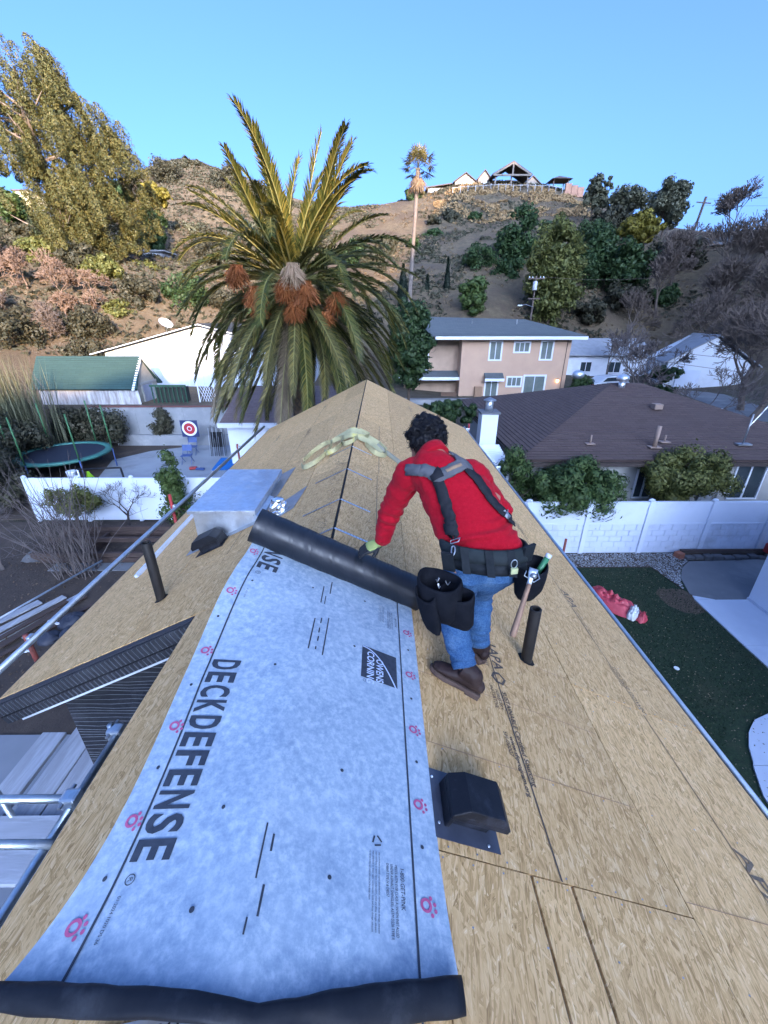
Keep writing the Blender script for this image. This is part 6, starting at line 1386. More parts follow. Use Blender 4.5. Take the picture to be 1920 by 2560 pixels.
RT = [(20.6, 33.5, 7.4, .19, 'grey leafless tree with spreading limbs behind the brown roof', TWIG), (18.4, 31.0, 5.0, .11, 'small leafless tree right of the pink house', TWIG), (18.6, 23.6, 5.6, .15, 'leafless tree at the right before the white garage', TWIG), (24.6, 27.5, 9.5, .27, 'big brown leafless tree at the right frame edge', TWIGP),
      (29.5, 34.0, 10.5, .28, 'leafless tree rising over the far white house', TWIGP), (37.5, 49.0, 11.0, .28, 'purple-brown leafless tree on the right slope foot', TWIGP), (27.0, 41.5, 7.0, .18, 'slender leafless tree left of the far white gable', TWIG), (45.5, 62.0, 12.0, .28, 'leafless tree below the long slate roof', TWIGP), (38.0, 63.0, 10.0, .24, 'leafless tree in the middle of the right slope', TWIGP),
      (50.5, 64.0, 11.0, .26, 'leafless tree under the right end of the slate roof', TWIGP), (43.5, 70.0, 9.5, .24, 'leafless tree under the left end of the slate roof', TWIGP), (44.0, 50.0, 12.0, .28, 'leafless tree leaning in from the right frame edge', TWIGP), (25.0, 47.5, 6.5, .16, 'thin leafless tree before the far white wing', TWIG), (31.0, 30.0, 11.0, .28, 'tall leafless tree outside the right yard wall', TWIGP), (53.0, 74.0, 9.0, .22, 'leafless tree on the crest beside the slate roof', TWIGP), (33.0, 60.0, 7.5, .18, 'low leafless tree beside the rounded green tree', TWIGP), (40.5, 56.0, 11.0, .26, 'leafless tree above the far white gable', TWIGP)]
for k, (x, y, h, r_, lb, mt_) in enumerate(RT):
    bare_tree(lb, x, y, h, r_, 40 + k, mt_, .56, 6, (2, 4) if h < 9 else (3, 4), .25)
# cypresses
for k, (x, y, zt, zb_, w_, lb) in enumerate(((9.4, 66, 14.4, 6.6, .55, 'tallest thin cypress on the slope foot'), (6.65, 66, 12.3, 7.4, .5, 'short thin cypress left of the tallest one'), (2.95, 60, 13.0, 7.2, .75, 'broad dark cypress left of the fan palm trunk'))):
    t = thing('cypress', lb, 'cypress', (x, y, zb_), 'cypresses at the foot of the brown slope'); n_ = 2600; u_ = rng.uniform(0, 1, n_); a_ = rng.uniform(0, 6.28, n_); rr = w_ * (np.sin(np.clip(u_ * 1.0 + .08, 0, 1) * math.pi) ** .6) * (1 - .35 * u_) * rng.uniform(.6, 1.05, n_)
    P = np.stack([x + rr * np.cos(a_), y + rr * np.sin(a_), zb_ + (zt - zb_) * u_], 1); V, F = leaf_cloud(P, np.stack([np.cos(a_), np.sin(a_), .6 + 0 * a_], 1), .22, .4, .3); finish('crown', np_mesh('crown', V, F), leaf_mat('cypress_green', (.008, .016, .010), (.02, .032, .018)) if 'cypress_green' not in bpy.data.materials else bpy.data.materials['cypress_green'], t)
    MB().cyl((x, y, zb_ - .6), (x, y, zb_ + 1.2), .12, 6).build('trunk', BARK, t)

# ------------------------------------------------------------------ big date palm behind the roof
PC = Vector((-2.9, 16.0, 7.9))
palm = thing('date_palm', 'big feathery date palm with orange fruit clusters behind the roof', 'palm tree', (PC.x, PC.y, 0))
def palm_mat(name, c1, c2, c3): return leaf_mat(name, c1, c2, c3, .22, .42)
PG = palm_mat('palm_green', (.034, .052, .016), (.26, .21, .05), (.095, .105, .026)); PGO = palm_mat('palm_old_green', (.055, .058, .020), (.27, .22, .065), (.13, .115, .04)); PGY = palm_mat('palm_young', (.07, .085, .02), (.22, .19, .05), (.13, .13, .03))
RACH = mat('palm_rachis', (.22, .21, .07), (.16, .15, .05), 4, .6); DEADF = palm_mat('dead_frond', (.13, .10, .065), (.24, .19, .12), (.18, .14, .09))
def frond(az, el, L_, droop, mt_, seed, twist=0., lw=.5):
    rd_ = random.Random(seed); d = Vector((math.cos(az) * math.cos(el), math.sin(az) * math.cos(el), math.sin(el))); p = PC + Vector((math.cos(az) * .22, math.sin(az) * .22, .35 * math.sin(el) - .1)); n = 26; pts = [p.copy()]; dirs = []
    side_dev = rd_.gauss(0, .013)
    hz = Vector((-math.sin(az), math.cos(az), 0))
    for i in range(n):
        t = i / n; d = (d + Vector((0, 0, -1)) * droop * (.25 + 1.6 * t * t) / n * 2.4 * max(.25, 1 - abs(d.z) * .6) + hz * side_dev).normalized(); p = p + d * L_ / n; pts.append(p.copy()); dirs.append(d.copy())
    m = MB(); m.tube(pts, [.035 * (1 - .85 * i / n) + .003 for i in range(n + 1)], 5, False); rc = m.build('frond_stem', RACH, palm, fix=False)
    V, F = [], []
    NL = int(120 * L_ / 4.6)
    for k in range(NL):
        t = .13 + .87 * k / NL; f_ = t * n; i = min(n - 1, int(f_)); q = pts[i].lerp(pts[i + 1], f_ - i); td = dirs[i]; sx = td.cross(Vector((0, 0, 1)))
        sx = sx.normalized() if sx.length > .05 else hz.copy(); up = sx.cross(td).normalized()
        ll = lw * (math.sin(min(1., t * 1.25 + .12) * math.pi * .62) ** .8) * (1 - max(0, t - .8) * 2.4) * rd_.uniform(.85, 1.1)
        for s in (-1, 1):
            ld = (td * (.80 + .3 * t) + sx * s * (.66 - .2 * t) + up * rd_.uniform(.05, .45)).normalized()
            e = q + ld * ll + Vector((0, 0, -.10 * ll - .12 * ll * rd_.random())); mid = q + ld * ll * .5 + up * .01; wv = td * .029
            b = len(V); V += [q - wv, q + wv, mid + wv * .95, mid - wv * .95, e]; F += [(b, b + 1, b + 2, b + 3), (b + 3, b + 2, b + 4)]
    me = bpy.data.meshes.new('frond'); me.from_pydata([tuple(x) for x in V], [], F); o = finish('frond', me, mt_, palm)
    rc.parent = o
    return o
fr = random.Random(3); cnt = 0
for ring_, (n_, e0, e1, L0, L1, dr) in enumerate(((12, 60, 84, 3.1, 3.7, .45), (19, 42, 64, 3.7, 4.4, .5), (26, 22, 46, 4.1, 4.7, .85), (28, 2, 24, 4.5, 5.0, 1.65), (28, -20, 2, 4.6, 5.1, 1.6), (30, -42, -20, 4.7, 5.2, 1.2), (30, -64, -42, 4.8, 5.6, .7))):
    for k in range(n_):
        az = 2 * math.pi * (k + .5 * (ring_ % 2) + fr.uniform(-.3, .3)) / n_; el = R(fr.uniform(e0, e1))
        if ring_ in (3, 4) and abs((az - 1.5 * math.pi + math.pi) % (2 * math.pi) - math.pi) < R(50) and k % 4: continue
        mt_ = PGY if ring_ == 0 and k % 3 == 0 else (PG if ring_ < 5 else (PGO if fr.random() < .7 else PG))
        if ring_ == 6 and fr.random() < .45 or ring_ == 5 and fr.random() < .12: mt_ = DEADF
        frond(az, el + R(fr.gauss(0, 5)), fr.uniform(L0, L1) * fr.uniform(.82, 1.04), dr * fr.uniform(.6, 1.5), mt_, 100 + cnt, lw=fr.uniform(.42, .56)); cnt += 1
# trunk with leaf-base scars
m = MB(); m.tube([(PC.x, PC.y, -.1), (PC.x, PC.y, 3), (PC.x, PC.y, 6.5), (PC.x, PC.y, 7.8)], [.48, .40, .44, .30], 14); trk = m.build('trunk', BARK, palm, True)
m = MB(); zz = 1.2; kk = 0
while zz < 7.5:
    for j in range(11):
        a = 6.2832 * (j + .5 * (kk % 2)) / 11; r_ = .42 + (.10 if zz > 6.6 else 0); c = Vector((PC.x + r_ * math.cos(a), PC.y + r_ * math.sin(a), zz)); o_ = Vector((math.cos(a), math.sin(a), .5)).normalized()
        t_ = Vector((-math.sin(a), math.cos(a), 0)); m.add([c - t_ * .09, c + t_ * .09, c + o_ * .07 + Vector((0, 0, .13)), c + Vector((0, 0, -.06))], [(0, 1, 2), (0, 3, 1), (1, 3, 2), (3, 0, 2)])
    zz += .15; kk += 1
ls = m.build('leaf_scars', mat('palm_leaf_base', (.16, .11, .07), (.10, .07, .045), 5, .95), trk, fix=False); ls['kind'] = 'stuff'
FRU = leaf_mat('orange_fruit_strands', (.26, .08, .024), (.44, .165, .055), (.34, .115, .036), .15); FRUP = leaf_mat('pale_fruit_strands', (.36, .24, .15), (.52, .38, .26), None, .15)
def fruit(x, y, z, s, n_, mt_, nm='fruit_cluster'):
    V, F = [], []
    for k in range(n_):
        d = Vector((fr.gauss(0, 1), fr.gauss(0, 1), fr.gauss(-.2, .9))).normalized(); p0 = Vector((x, y, z + s * .7)) + Vector((fr.gauss(0, .06), fr.gauss(0, .06), 0)); p1 = Vector((x, y, z)) + d * s * fr.uniform(.45, .75); p2 = p1 + Vector((d.x * .14, d.y * .14, -s * fr.uniform(.15, .5)))
        w_ = Vector((fr.gauss(0, 1), fr.gauss(0, 1), 0)).normalized() * .011; b = len(V); V += [p0 - w_, p0 + w_, p1 + w_, p1 - w_, p2 + w_ * .8, p2 - w_ * .8]; F += [(b, b + 1, b + 2, b + 3), (b + 3, b + 2, b + 4, b + 5)]
    me = bpy.data.meshes.new(nm); me.from_pydata([tuple(q) for q in V], [], F); finish(nm, me, mt_, palm)
for x, y, z, s, n_ in ((-2.75, 14.15, 7.65, .46, 480), (-2.2, 14.15, 7.55, .46, 480), (-2.6, 14.2, 7.05, .38, 320), (-4.2, 14.3, 8.0, .42, 360), (-3.75, 14.3, 7.45, .42, 320), (-1.3, 14.3, 7.3, .42, 360), (-3.65, 14.3, 7.05, .3, 220), (-1.65, 14.3, 6.85, .3, 200)): fruit(x, y - .25, z - .05, s * .95, n_, FRU)
fruit(-2.5, 13.7, 7.95, .42, 260, FRUP, 'fruit_stalks')

# fan palm on the hill foot
FP = Vector((3.12, 42, 17.9)); fp_ = thing('fan_palm', 'tall thin fan palm with ragged sunlit crown', 'palm tree', (2.6, 42, 2.0))
MB().tube([(2.45, 42, 1.6), (2.66, 42, 8), (2.95, 42, 14), (3.12, 42, 17.8)], [.24, .18, .15, .17], 9).build('trunk', mat('grey_palm_trunk', (.20, .165, .14), (.14, .115, .10), 6, .95), fp_, True)
FPM = leaf_mat('fan_palm_leaves', (.10, .095, .035), (.26, .215, .085), (.17, .15, .05), .25); FPD = leaf_mat('dead_fan_leaves', (.17, .115, .07), (.33, .24, .15), None, .15)
for k in range(44):
    dead = k >= 30; az = k * 2.4; el = R(80 - k * 3.4) if not dead else R(fr.uniform(-80, -50)); d = Vector((math.cos(az) * math.cos(el), math.sin(az) * math.cos(el), math.sin(el))); L_ = fr.uniform(.8, 1.15) if not dead else fr.uniform(.4, 1.0)
    c = FP + d * L_ + Vector((0, 0, 0 if not dead else -.2)); V, F = [], []; sx = d.cross(Vector((0, 0, 1))); sx = sx.normalized() if sx.length > .1 else Vector((1, 0, 0)); up = sx.cross(d)
    for j in range(13):
        a = R(-105 + 210 * j / 12); bd = (d * math.cos(a) + sx * math.sin(a) + up * .15).normalized(); e = c + bd * fr.uniform(.55, .8) + Vector((0, 0, -.28 * abs(math.sin(a)) - (.35 if dead else .1))); w_ = bd.cross(up).normalized() * .05; b = len(V); mid = c.lerp(e, .55); V += [c, mid + w_, e, mid - w_]; F.append((b, b + 1, b + 2, b + 3))
    w_ = sx * .02; b = len(V); V += [FP - w_, FP + w_, c + w_, c - w_]; F.append((b, b + 1, b + 2, b + 3))
    me = bpy.data.meshes.new('fan_leaf'); me.from_pydata([tuple(q) for q in V], [], F); finish('fan_leaf', me, FPD if dead else FPM, fp_)
# feather grass clump at the left edge
cn = thing('giant_reed', 'tall pale giant reed clump at the left edge', 'reed', (-18.6, 21.6, 0)); V, F = [], []
for k in range(520):
    x, y = -18.8 + fr.gauss(0, .8), 21.4 + fr.gauss(0, .6); h_ = fr.uniform(2.0, 5.7); a = fr.uniform(0, 6.28); s = fr.uniform(.2, 1.1); e = Vector((x + math.cos(a) * s, y + math.sin(a) * s, h_)); w_ = Vector((math.sin(a), -math.cos(a), 0)) * .022; p1 = Vector((x + math.cos(a) * s * .3, y + math.sin(a) * s * .3, h_ * .6)); b = len(V)
    V += [Vector((x, y, 0)) - w_, Vector((x, y, 0)) + w_, p1 + w_, p1 - w_, e]; F += [(b, b + 1, b + 2, b + 3), (b + 3, b + 2, b + 4)]
me = bpy.data.meshes.new('reed_blades'); me.from_pydata([tuple(q) for q in V], [], F); finish('reed_blades', me, leaf_mat('reed_green', (.10, .11, .06), (.24, .24, .15)), cn)
for k in range(5): MB().tube([(-18.4 + k * .35, 21.5, 0), (-18.2 + k * .4, 21.4, 3.4), (-18.4 + k * .3, 21.4, 5.2 - .4 * (k % 3))], [.02, .014, .006], 5, False).build('cane', TWIG, cn, fix=False)

# ------------------------------------------------------------------ dry grass and scrub on the slopes
def ground_z(px, py):
    z = terr(px, py); return np.array([zz + min(1., max(0., zz) / 12.) * (mnoise.fractal(Vector((a * .07, b * .07, 1.)), 1., 2., 4) * .7) if zz > .5 else zz for zz, a, b in zip(z, px, py)])
def tufts(name, label, px, py, size, mt_, kind='stuff', cat='grass'):
    P = np.stack([px, py, ground_z(px, py) + size * .3], 1); n_ = len(px); P = np.repeat(P, 5, 0) + rng.normal(0, size * .6, (n_ * 5, 3)) * np.array([1, 1, .4]); N = np.tile([0, -.6, .5], (n_ * 5, 1)); V, F = leaf_cloud(P, N, size, .4, .7)
    return tag(finish(name, np_mesh(name, V, F), mt_), label, cat, kind=kind)
px, py = rng.uniform(12, 47, 3000), rng.uniform(104, 123, 3000); k = np.array([mnoise.noise(Vector((a * .25, b * .25, 0))) > -.05 for a, b in zip(px, py)]); tufts('dry_grass', 'dry golden grass tufts on the brow of the hill', px[k], py[k], .36, leaf_mat('golden_dry_grass', (.28, .18, .085), (.46, .32, .16)))
px, py = rng.uniform(-62, 52, 22000), rng.uniform(36, 132, 22000); zt_ = terr(px, py); k = (zt_ > 4) & np.array([mnoise.noise(Vector((a * .09, b * .09, 5))) > (-.75 if a < -8 and b < 100 else (-.25 if a < -8 else -.02)) for a, b in zip(px, py)]); tufts('hill_scrub_cover', 'low dusky scrub cover over the brown slopes', px[k], py[k], .30, G_DUSK, cat='scrub')
px, py = rng.uniform(-60, 50, 9000), rng.uniform(34, 132, 9000); zt_ = terr(px, py); k = (zt_ > 4) & np.array([mnoise.noise(Vector((a * .12, b * .12, 9))) > (.05 if a > -8 else .3) for a, b in zip(px, py)]); tufts('tan_grass_cover', 'sparse tan grass over the brown slopes', px[k], py[k], .22, G_DRY)

# ------------------------------------------------------------------ buildings and poles on the hills
HW_ = mat('cream_hill_house', (.24, .225, .205), None, 2, .9); HRF = mat('brown_hill_roof', (.11, .085, .075), None, 2, .9); HWH = mat('white_hill_house', (.36, .36, .37), None, 2, .8)
def gable_house(name, label, x0, x1, y0, y1, z0, ze_, zr_, wall=HW_, roof=HRF, wins=(), cat='house', ov=.4):
    t = thing(name, label, cat, ((x0 + x1) / 2, (y0 + y1) / 2, z0)); xm = (x0 + x1) / 2
    MB().poly([(x0, y0, z0 - 2), (x1, y0, z0 - 2), (x1, y0, ze_), (xm, y0, zr_), (x0, y0, ze_)], (0, y1 - y0, 0)).build('wall', wall, t)
    for xa, s in ((x0 - ov, -1), (x1 + ov, 1)):
        zq = ze_ - ov * (zr_ - ze_) / (xm - x0); MB().poly([(xa, y0 - ov, zq + .1), (xm, y0 - ov, zr_ + .1), (xm, y1 + ov, zr_ + .1), (xa, y1 + ov, zq + .1)], (0, 0, .18)).build('roof', roof, t)
    for w in wins: window(t, *w, y0, GLASS, 1, .12)
    return t
gable_house('hilltop_house', 'cream gabled house at the left of the hilltop group', 18.2, 23.2, 124, 132, 35.5, 36.7, 38.3, wins=((19.6, 20.6, 35.9, 37.2), (21.4, 22.2, 36.0, 37.0)))
gable_house('hilltop_house', 'small cream gable between hilltop house and open pavilion', 23.7, 26.6, 123.5, 130, 35.6, 37.2, 38.7, wins=((24.5, 25.6, 36.0, 37.1),))
pv = thing('hilltop_pavilion', 'open gabled timber pavilion on the hilltop', 'pavilion', (30.6, 122, 35.5)); PVM = mat('pale_timber', (.20, .17, .145), None, 2, .8)
for x in (26.9, 30.6, 34.4):
    for y in (119.5, 125): MB().box(x - .16, x + .16, y - .16, y + .16, 34.6, 36.9).build('post', PVM, pv)
for xa in (26.0, 35.2): MB().poly([(xa, 118.8, 36.75), (30.6, 118.8, 39.15), (30.6, 126, 39.15), (xa, 126, 36.75)], (0, 0, .25)).build('roof', HRF, pv)
for a, b in (((26.2, 118.9, 36.75), (35.0, 118.9, 36.75)), ((26.3, 118.85, 36.8), (30.6, 118.85, 39.0)), ((34.9, 118.85, 36.8), (30.6, 118.85, 39.0)), ((30.6, 118.8, 36.8), (30.6, 118.8, 38.9))): MB().bar(a, b, .3, .34, (0, 1, 0)).build('truss_beam', PVM, pv)
gable_house('hilltop_house', 'low brown-roofed house right of the open pavilion', 34.8, 40.2, 126, 134, 35.2, 36.2, 38.2)
gz_ = thing('hilltop_gazebo', 'small dark gazebo at the right end of the hilltop', 'gazebo', (42.3, 121, 35))
for x, y in ((40.6, 119.6), (44, 119.6), (40.6, 122.6), (44, 122.6)): MB().box(x - .1, x + .1, y - .1, y + .1, 34, 36.3).build('post', HRF, gz_)
MB().add([(39.9, 118.9, 36.2), (44.8, 118.9, 36.2), (44.8, 123.4, 36.2), (39.9, 123.4, 36.2), (42.3, 121.1, 37.2)], [(0, 1, 4), (1, 2, 4), (2, 3, 4), (3, 0, 4), (3, 2, 1, 0)]).build('roof', HRF, gz_)
fb = thing('flat_roofed_house', 'flat-roofed pale house on the hilltop behind the fan palm', 'house', (14.6, 128, 34)); MB().box(11.9, 17.4, 126, 134, 32.5, 36.0).build('wall', HW_, fb); MB().add([(11.5, 125.5, 35.9), (17.8, 125.5, 36.7), (17.8, 134.4, 36.7), (11.5, 134.4, 35.9)] + [(11.5, 125.5, 36.1), (17.8, 125.5, 36.9), (17.8, 134.4, 36.9), (11.5, 134.4, 36.1)], [(3, 2, 1, 0), (4, 5, 6, 7), (0, 1, 5, 4), (1, 2, 6, 5), (2, 3, 7, 6), (3, 0, 4, 7)]).build('roof', HRF, fb); window(fb, 12.6, 16.4, 34.6, 35.7, 126, GLASS, 3, .1)
hf = thing('hilltop_fence', 'thin pale fence below the hilltop houses', 'fence', (28, 117, 33)); fpts = []
for k in range(16):
    x = 17 + k * 1.7; y = 118.5 - 1.5 * math.sin(k / 15 * 3.14); z = float(ground_z(np.array([x]), np.array([y]))[0]); fpts.append((x, y, z)); MB().box(x - .06, x + .06, y - .06, y + .06, z - .2, z + 1.4).build('post', HWH, hf)
for k in range(15): MB().bar(Vector(fpts[k]) + Vector((0, 0, 1.2)), Vector(fpts[k + 1]) + Vector((0, 0, 1.2)), .06, .08).build('rail', HWH, hf)
ob = thing('hilltop_wall', 'reddish terrace wall at the right brow of the hill', 'wall', (45, 119, 33)); 
for k in range(3): MB().box(43.2 + k * 1.5, 44.6 + k * 1.5, 118.6, 119.2, 32.6, 35.2 - .35 * k).build('wall_section', mat('terracotta', (.40, .22, .15), None, 2, .9) if 'terracotta' not in bpy.data.materials else bpy.data.materials['terracotta'], ob)
lb_ = thing('white_hillside_building', 'white two-level building on the left hillside behind the pine', 'building', (-48.9, 72, 18)); MB().box(-51.2, -46.6, 71, 77, 17.5, 20.75).build('lower_wall', HWH, lb_); MB().box(-51.0, -49.0, 71.6, 77, 20.76, 22.9).build('tower_wall', mat('cream_tower', (.62, .55, .36), None, 2, .9), lb_); MB().box(-51.5, -46.2, 70.7, 77.3, 20.762, 20.92).build('roof', HWH, lb_); MB().box(-51.2, -48.8, 71.4, 77.2, 22.902, 23.07).build('tower_roof', HRF, lb_); window(lb_, -48.3, -46.9, 19.4, 20.5, 71, GLASS, 1, .1)
MB().box(-51.3, -46.5, 70.4, 70.98, 16.5, 18.9).build('terrace_base', mat('brown_base', (.20, .15, .12), None, 2, .9), lb_)
sm_ = thing('small_white_house', 'small white house with terrace wall below the dark green tree', 'house', (-35.2, 76, 14)); MB().box(-36.7, -33.6, 75.3, 79, 14.0, 16.2).build('wall', HWH, sm_); MB().box(-37.1, -33.1, 74.9, 79.3, 16.202, 16.38).build('roof', HWH, sm_); window(sm_, -36.0, -34.6, 15.3, 15.95, 75.3, GLASS, 1, .08); MB().box(-37.0, -33.0, 74.0, 74.4, 13.0, 15.2).build('terrace_wall', HWH, sm_); MB().box(-39.2, -37.1, 74.1, 74.4, 14.0, 15.7).build('terrace_wall', HWH, sm_)
wh2 = thing('terraced_house', 'pale low house above a grey retaining wall on the left hill', 'house', (-36, 99, 24)); MB().box(-42, -29, 98, 98.6, 20.5, 24.4).build('retaining_wall', GREYB, wh2); MB().box(-40, -32, 99.4, 105, 23, 26).build('wall', HWH, wh2); MB().poly([(-40.6, 98.9, 26), (-31.4, 98.9, 26), (-31.4, 105, 27.2), (-40.6, 105, 27.2)], (0, 0, .2)).build('roof', HRF, wh2)
for x0 in (-39.2, -36.6, -34): window(wh2, x0, x0 + 1.3, 24.6, 25.7, 99.4, GLASS, 1, .1)
lg = thing('long_slate_house', 'long low house with slate-blue roof along the right crest', 'house', (58, 72, 17)); A, B = Vector((48.3, 82, 17.6)), Vector((70, 57, 17.6)); dr_ = (B - A).normalized(); nr = Vector((-dr_.y, dr_.x, 0)); nr = nr if nr.y > 0 else -nr
m = MB(); V = [A + Vector((0, 0, -3)), B + Vector((0, 0, -3)), B, A]; m.poly([A + nr * .6 - Vector((0, 0, 3)), B + nr * .6 - Vector((0, 0, 3)), B + nr * .6, A + nr * .6], nr * 6); m.build('wall', HWH, lg)
roof_plane('roof', A, B, B + nr * 3.6 + Vector((0, 0, 1.35)), A + nr * 3.6 + Vector((0, 0, 1.2)), SH_SLATE, lg, 10); roof_plane('roof', B + nr * 7.2, A + nr * 7.2, A + nr * 3.6 + Vector((0, 0, 1.2)), B + nr * 3.6 + Vector((0, 0, 1.35)), SH_SLATE, lg, 10)
MB().bar(A + Vector((0, 0, -.12)), B + Vector((0, 0, -.12)), .08, .25).build('fascia', HWH, lg)
# utility poles and wires
POLE = mat('weathered_pole', (.13, .10, .085), None, 3, .9)
up_ = thing('utility_pole', 'utility pole with white transformer before the rounded tree', 'utility pole', (15.7, 47.5, 1.5)); MB().cyl((15.7, 47.5, 1.0), (15.7, 47.5, 10.7), .12, 9, .08).build('pole', POLE, up_)
for z_, w_ in ((10.4, .85), (8.6, .6)): MB().box(15.7 - w_, 15.7 + w_, 47.35, 47.48, z_, z_ + .12).build('crossarm', POLE, up_)
for x in (15.0, 15.3, 16.1, 16.4): MB().lathe((x, 47.4, 10.5), [(.04, 0), (.06, .06), (.03, .16)], 8).build('insulator', WHITEP, up_)
MB().lathe((15.55, 47.1, 9.4), [(.2, 0), (.22, .04), (.22, .72), (.16, .8)], 14).build('transformer', mat('pale_grey_can', (.55, .58, .62), None, 3, .5), up_, True); MB().tube([(15.7, 47.4, 7.9), (14.9, 47.0, 8.1), (14.4, 46.8, 8.05)], .035, 6).build('lamp_arm', STEELD, up_); MB().box(14.0, 14.4, 46.7, 46.9, 7.97, 8.08).build('lamp_head', WHITEP, up_)
p2_ = thing('utility_pole', 'leaning utility pole on the skyline right of the rounded tree', 'utility pole', (51.7, 81, 17)); MB().cyl((51.2, 81, 15), (52.3, 81, 24.5), .18, 8).build('pole', POLE, p2_); MB().bar((51.0, 81, 23.8), (53.2, 80.8, 23.6), .14, .14).build('crossarm', POLE, p2_)
def wire(label, a, b, sag):
    a, b = Vector(a), Vector(b); o = MB().tube([a.lerp(b, t / 14) - Vector((0, 0, sag * 4 * (t / 14) * (1 - t / 14))) for t in range(15)], .014, 4, False).build('overhead_wire', POLE, None, fix=False, origin=tuple(a)); return tag(o, label, 'wire', 'overhead wires')
wire('upper wire from the leaning skyline pole to the right', (52.3, 81, 24.2), (95, 70, 26), 1.); wire('lower wire from the leaning skyline pole to the right', (52.2, 81, 23.4), (95, 70, 24), 1.)
wire('wire across the brown slope from the transformer pole', (16.4, 47.4, 10.6), (60, 75, 16.5), 1.6); wire('dark cable sagging over the far garage', (17, 34, 5.2), (40, 22, 4.6), .8); wire('second dark cable lower over the far garage', (17, 34, 4.6), (40, 22, 3.4), .8)
# ------------------------------------------------------------------ the worker
from mathutils.bvhtree import BVHTree
pers = thing('person', 'worker in red sweater and jeans bending over the black roll, tool belt on', 'person', (.48, 1.78, 4.95))
RT_ = Vector((.985, -.17, .0)).normalized()
def fr_axes(t, x):
    t = Vector(t).normalized(); x = Vector(x); x = (x - t * x.dot(t)).normalized(); return x, t.cross(x)
def loft(m, rings, n=22, sup=1.0):
    """rings: (centre, X-halfaxis vector, Y-halfaxis vector)"""
    V = []
    for c, ax, ay in rings:
        c, ax, ay = Vector(c), Vector(ax), Vector(ay)
        for k in range(n):
            a = 2 * math.pi * k / n; ca, sa = math.cos(a), math.sin(a)
            V.append(c + ax * (abs(ca) ** sup * (1 if ca >= 0 else -1)) + ay * (abs(sa) ** sup * (1 if sa >= 0 else -1)))
    F = [(i * n + k, i * n + (k + 1) % n, (i + 1) * n + (k + 1) % n, (i + 1) * n + k) for i in range(len(rings) - 1) for k in range(n)]
    F += [tuple(range(n - 1, -1, -1)), tuple((len(rings) - 1) * n + k for k in range(n))]
    return m.add(V, F)
def limb(m, pts, rad, xhint=(1, 0, 0), n=16, sub=5, flat=None):
    """smooth tapering limb through joints"""
    P = [Vector(p) for p in pts]; out = []; rr = []; ff = []
    for i in range(len(P) - 1):
        p0, p1, p2, p3 = P[max(i - 1, 0)], P[i], P[i + 1], P[min(i + 2, len(P) - 1)]
        for k in range(sub):
            t = k / sub; out.append(.5 * ((2 * p1) + (p2 - p0) * t + (2 * p0 - 5 * p1 + 4 * p2 - p3) * t * t + (3 * p1 - p0 - 3 * p2 + p3) * t ** 3)); rr.append(rad[i] * (1 - t) + rad[i + 1] * t)
    out.append(P[-1]); rr.append(rad[-1]); rings = []
    for i, p in enumerate(out):
        t = out[min(i + 1, len(out) - 1)] - out[max(i - 1, 0)]; x, y = fr_axes(t, xhint); f_ = flat or 1.; rings.append((p, x * rr[i], y * rr[i] * f_))
    return loft(m, rings, n)
def ball(m, c, r, n=12):
    c = Vector(c); rx, ry, rz = r if isinstance(r, (tuple, list)) else (r, r, r); rings = [(c + Vector((0, 0, rz * math.sin(a))), Vector((max(.001, rx * math.cos(a)), 0, 0)), Vector((0, max(.001, ry * math.cos(a)), 0))) for a in np.linspace(-1.55, 1.55, 9)]
    return loft(m, rings, n)
def fuse(m, voxel, smooth_it, name, mt_, parent, wrinkle=None, cut=None, origin_part=True):
    """weld overlapping lofts into one continuous skin"""
    me = bpy.data.meshes.new('tmp'); me.from_pydata([tuple(p) for p in m.v], [], m.f)
    bm = bmesh.new(); bm.from_mesh(me); bmesh.ops.recalc_face_normals(bm, faces=bm.faces); bm.to_mesh(me); bm.free()
    ob = bpy.data.objects.new('tmp', me); COL.objects.link(ob)
    rm = ob.modifiers.new('r', 'REMESH'); rm.mode = 'VOXEL'; rm.voxel_size = voxel
    if smooth_it: sm = ob.modifiers.new('s', 'SMOOTH'); sm.factor = .5; sm.iterations = smooth_it
    bpy.context.view_layer.update()
    ev = ob.evaluated_get(bpy.context.evaluated_depsgraph_get()); me2 = bpy.data.meshes.new_from_object(ev)
    bpy.data.objects.remove(ob)
    if wrinkle:
        co = [v.co.copy() for v in me2.vertices]; nn = [v.normal.copy() for v in me2.vertices]
        for v, c, n_ in zip(me2.vertices, co, nn): v.co = c + n_ * wrinkle(c)
        me2.update()
    if cut:
        bm = bmesh.new(); bm.from_mesh(me2); bmesh.ops.delete(bm, geom=[v for v in bm.verts if cut(v.co)], context='VERTS'); bm.to_mesh(me2); bm.free()
    me2.materials.clear()
    return finish(name, me2, mt_, parent, True)
P0 = Vector((.505, 1.78, 5.76)); NK = Vector((.285, 2.065, 6.150)); UPV = (NK - P0).normalized()
FWD = RT_.cross(UPV).normalized()
if FWD.y < 0: FWD = -FWD
SL, SR = Vector((.155, 2.085, 6.05)), Vector((.480, 2.03, 6.055)); EL, WL = Vector((.055, 2.17, 5.79)), Vector((.005, 2.22, 5.565)); ER, WR = Vector((.675, 2.10, 5.81)), Vector((.57, 2.32, 5.69))
HL, HR = Vector((.425, 1.75, 5.66)), Vector((.580, 1.83, 5.66)); KL, AL = Vector((.385, 1.90, 5.315)), Vector((.455, 1.665, 5.075)); KR, AR = Vector((.575, 2.00, 5.335)), Vector((.60, 1.955, 4.985))
HC = Vector((.250, 2.225, 6.215)); FD = Vector((-.45, .62, -.55)).normalized()
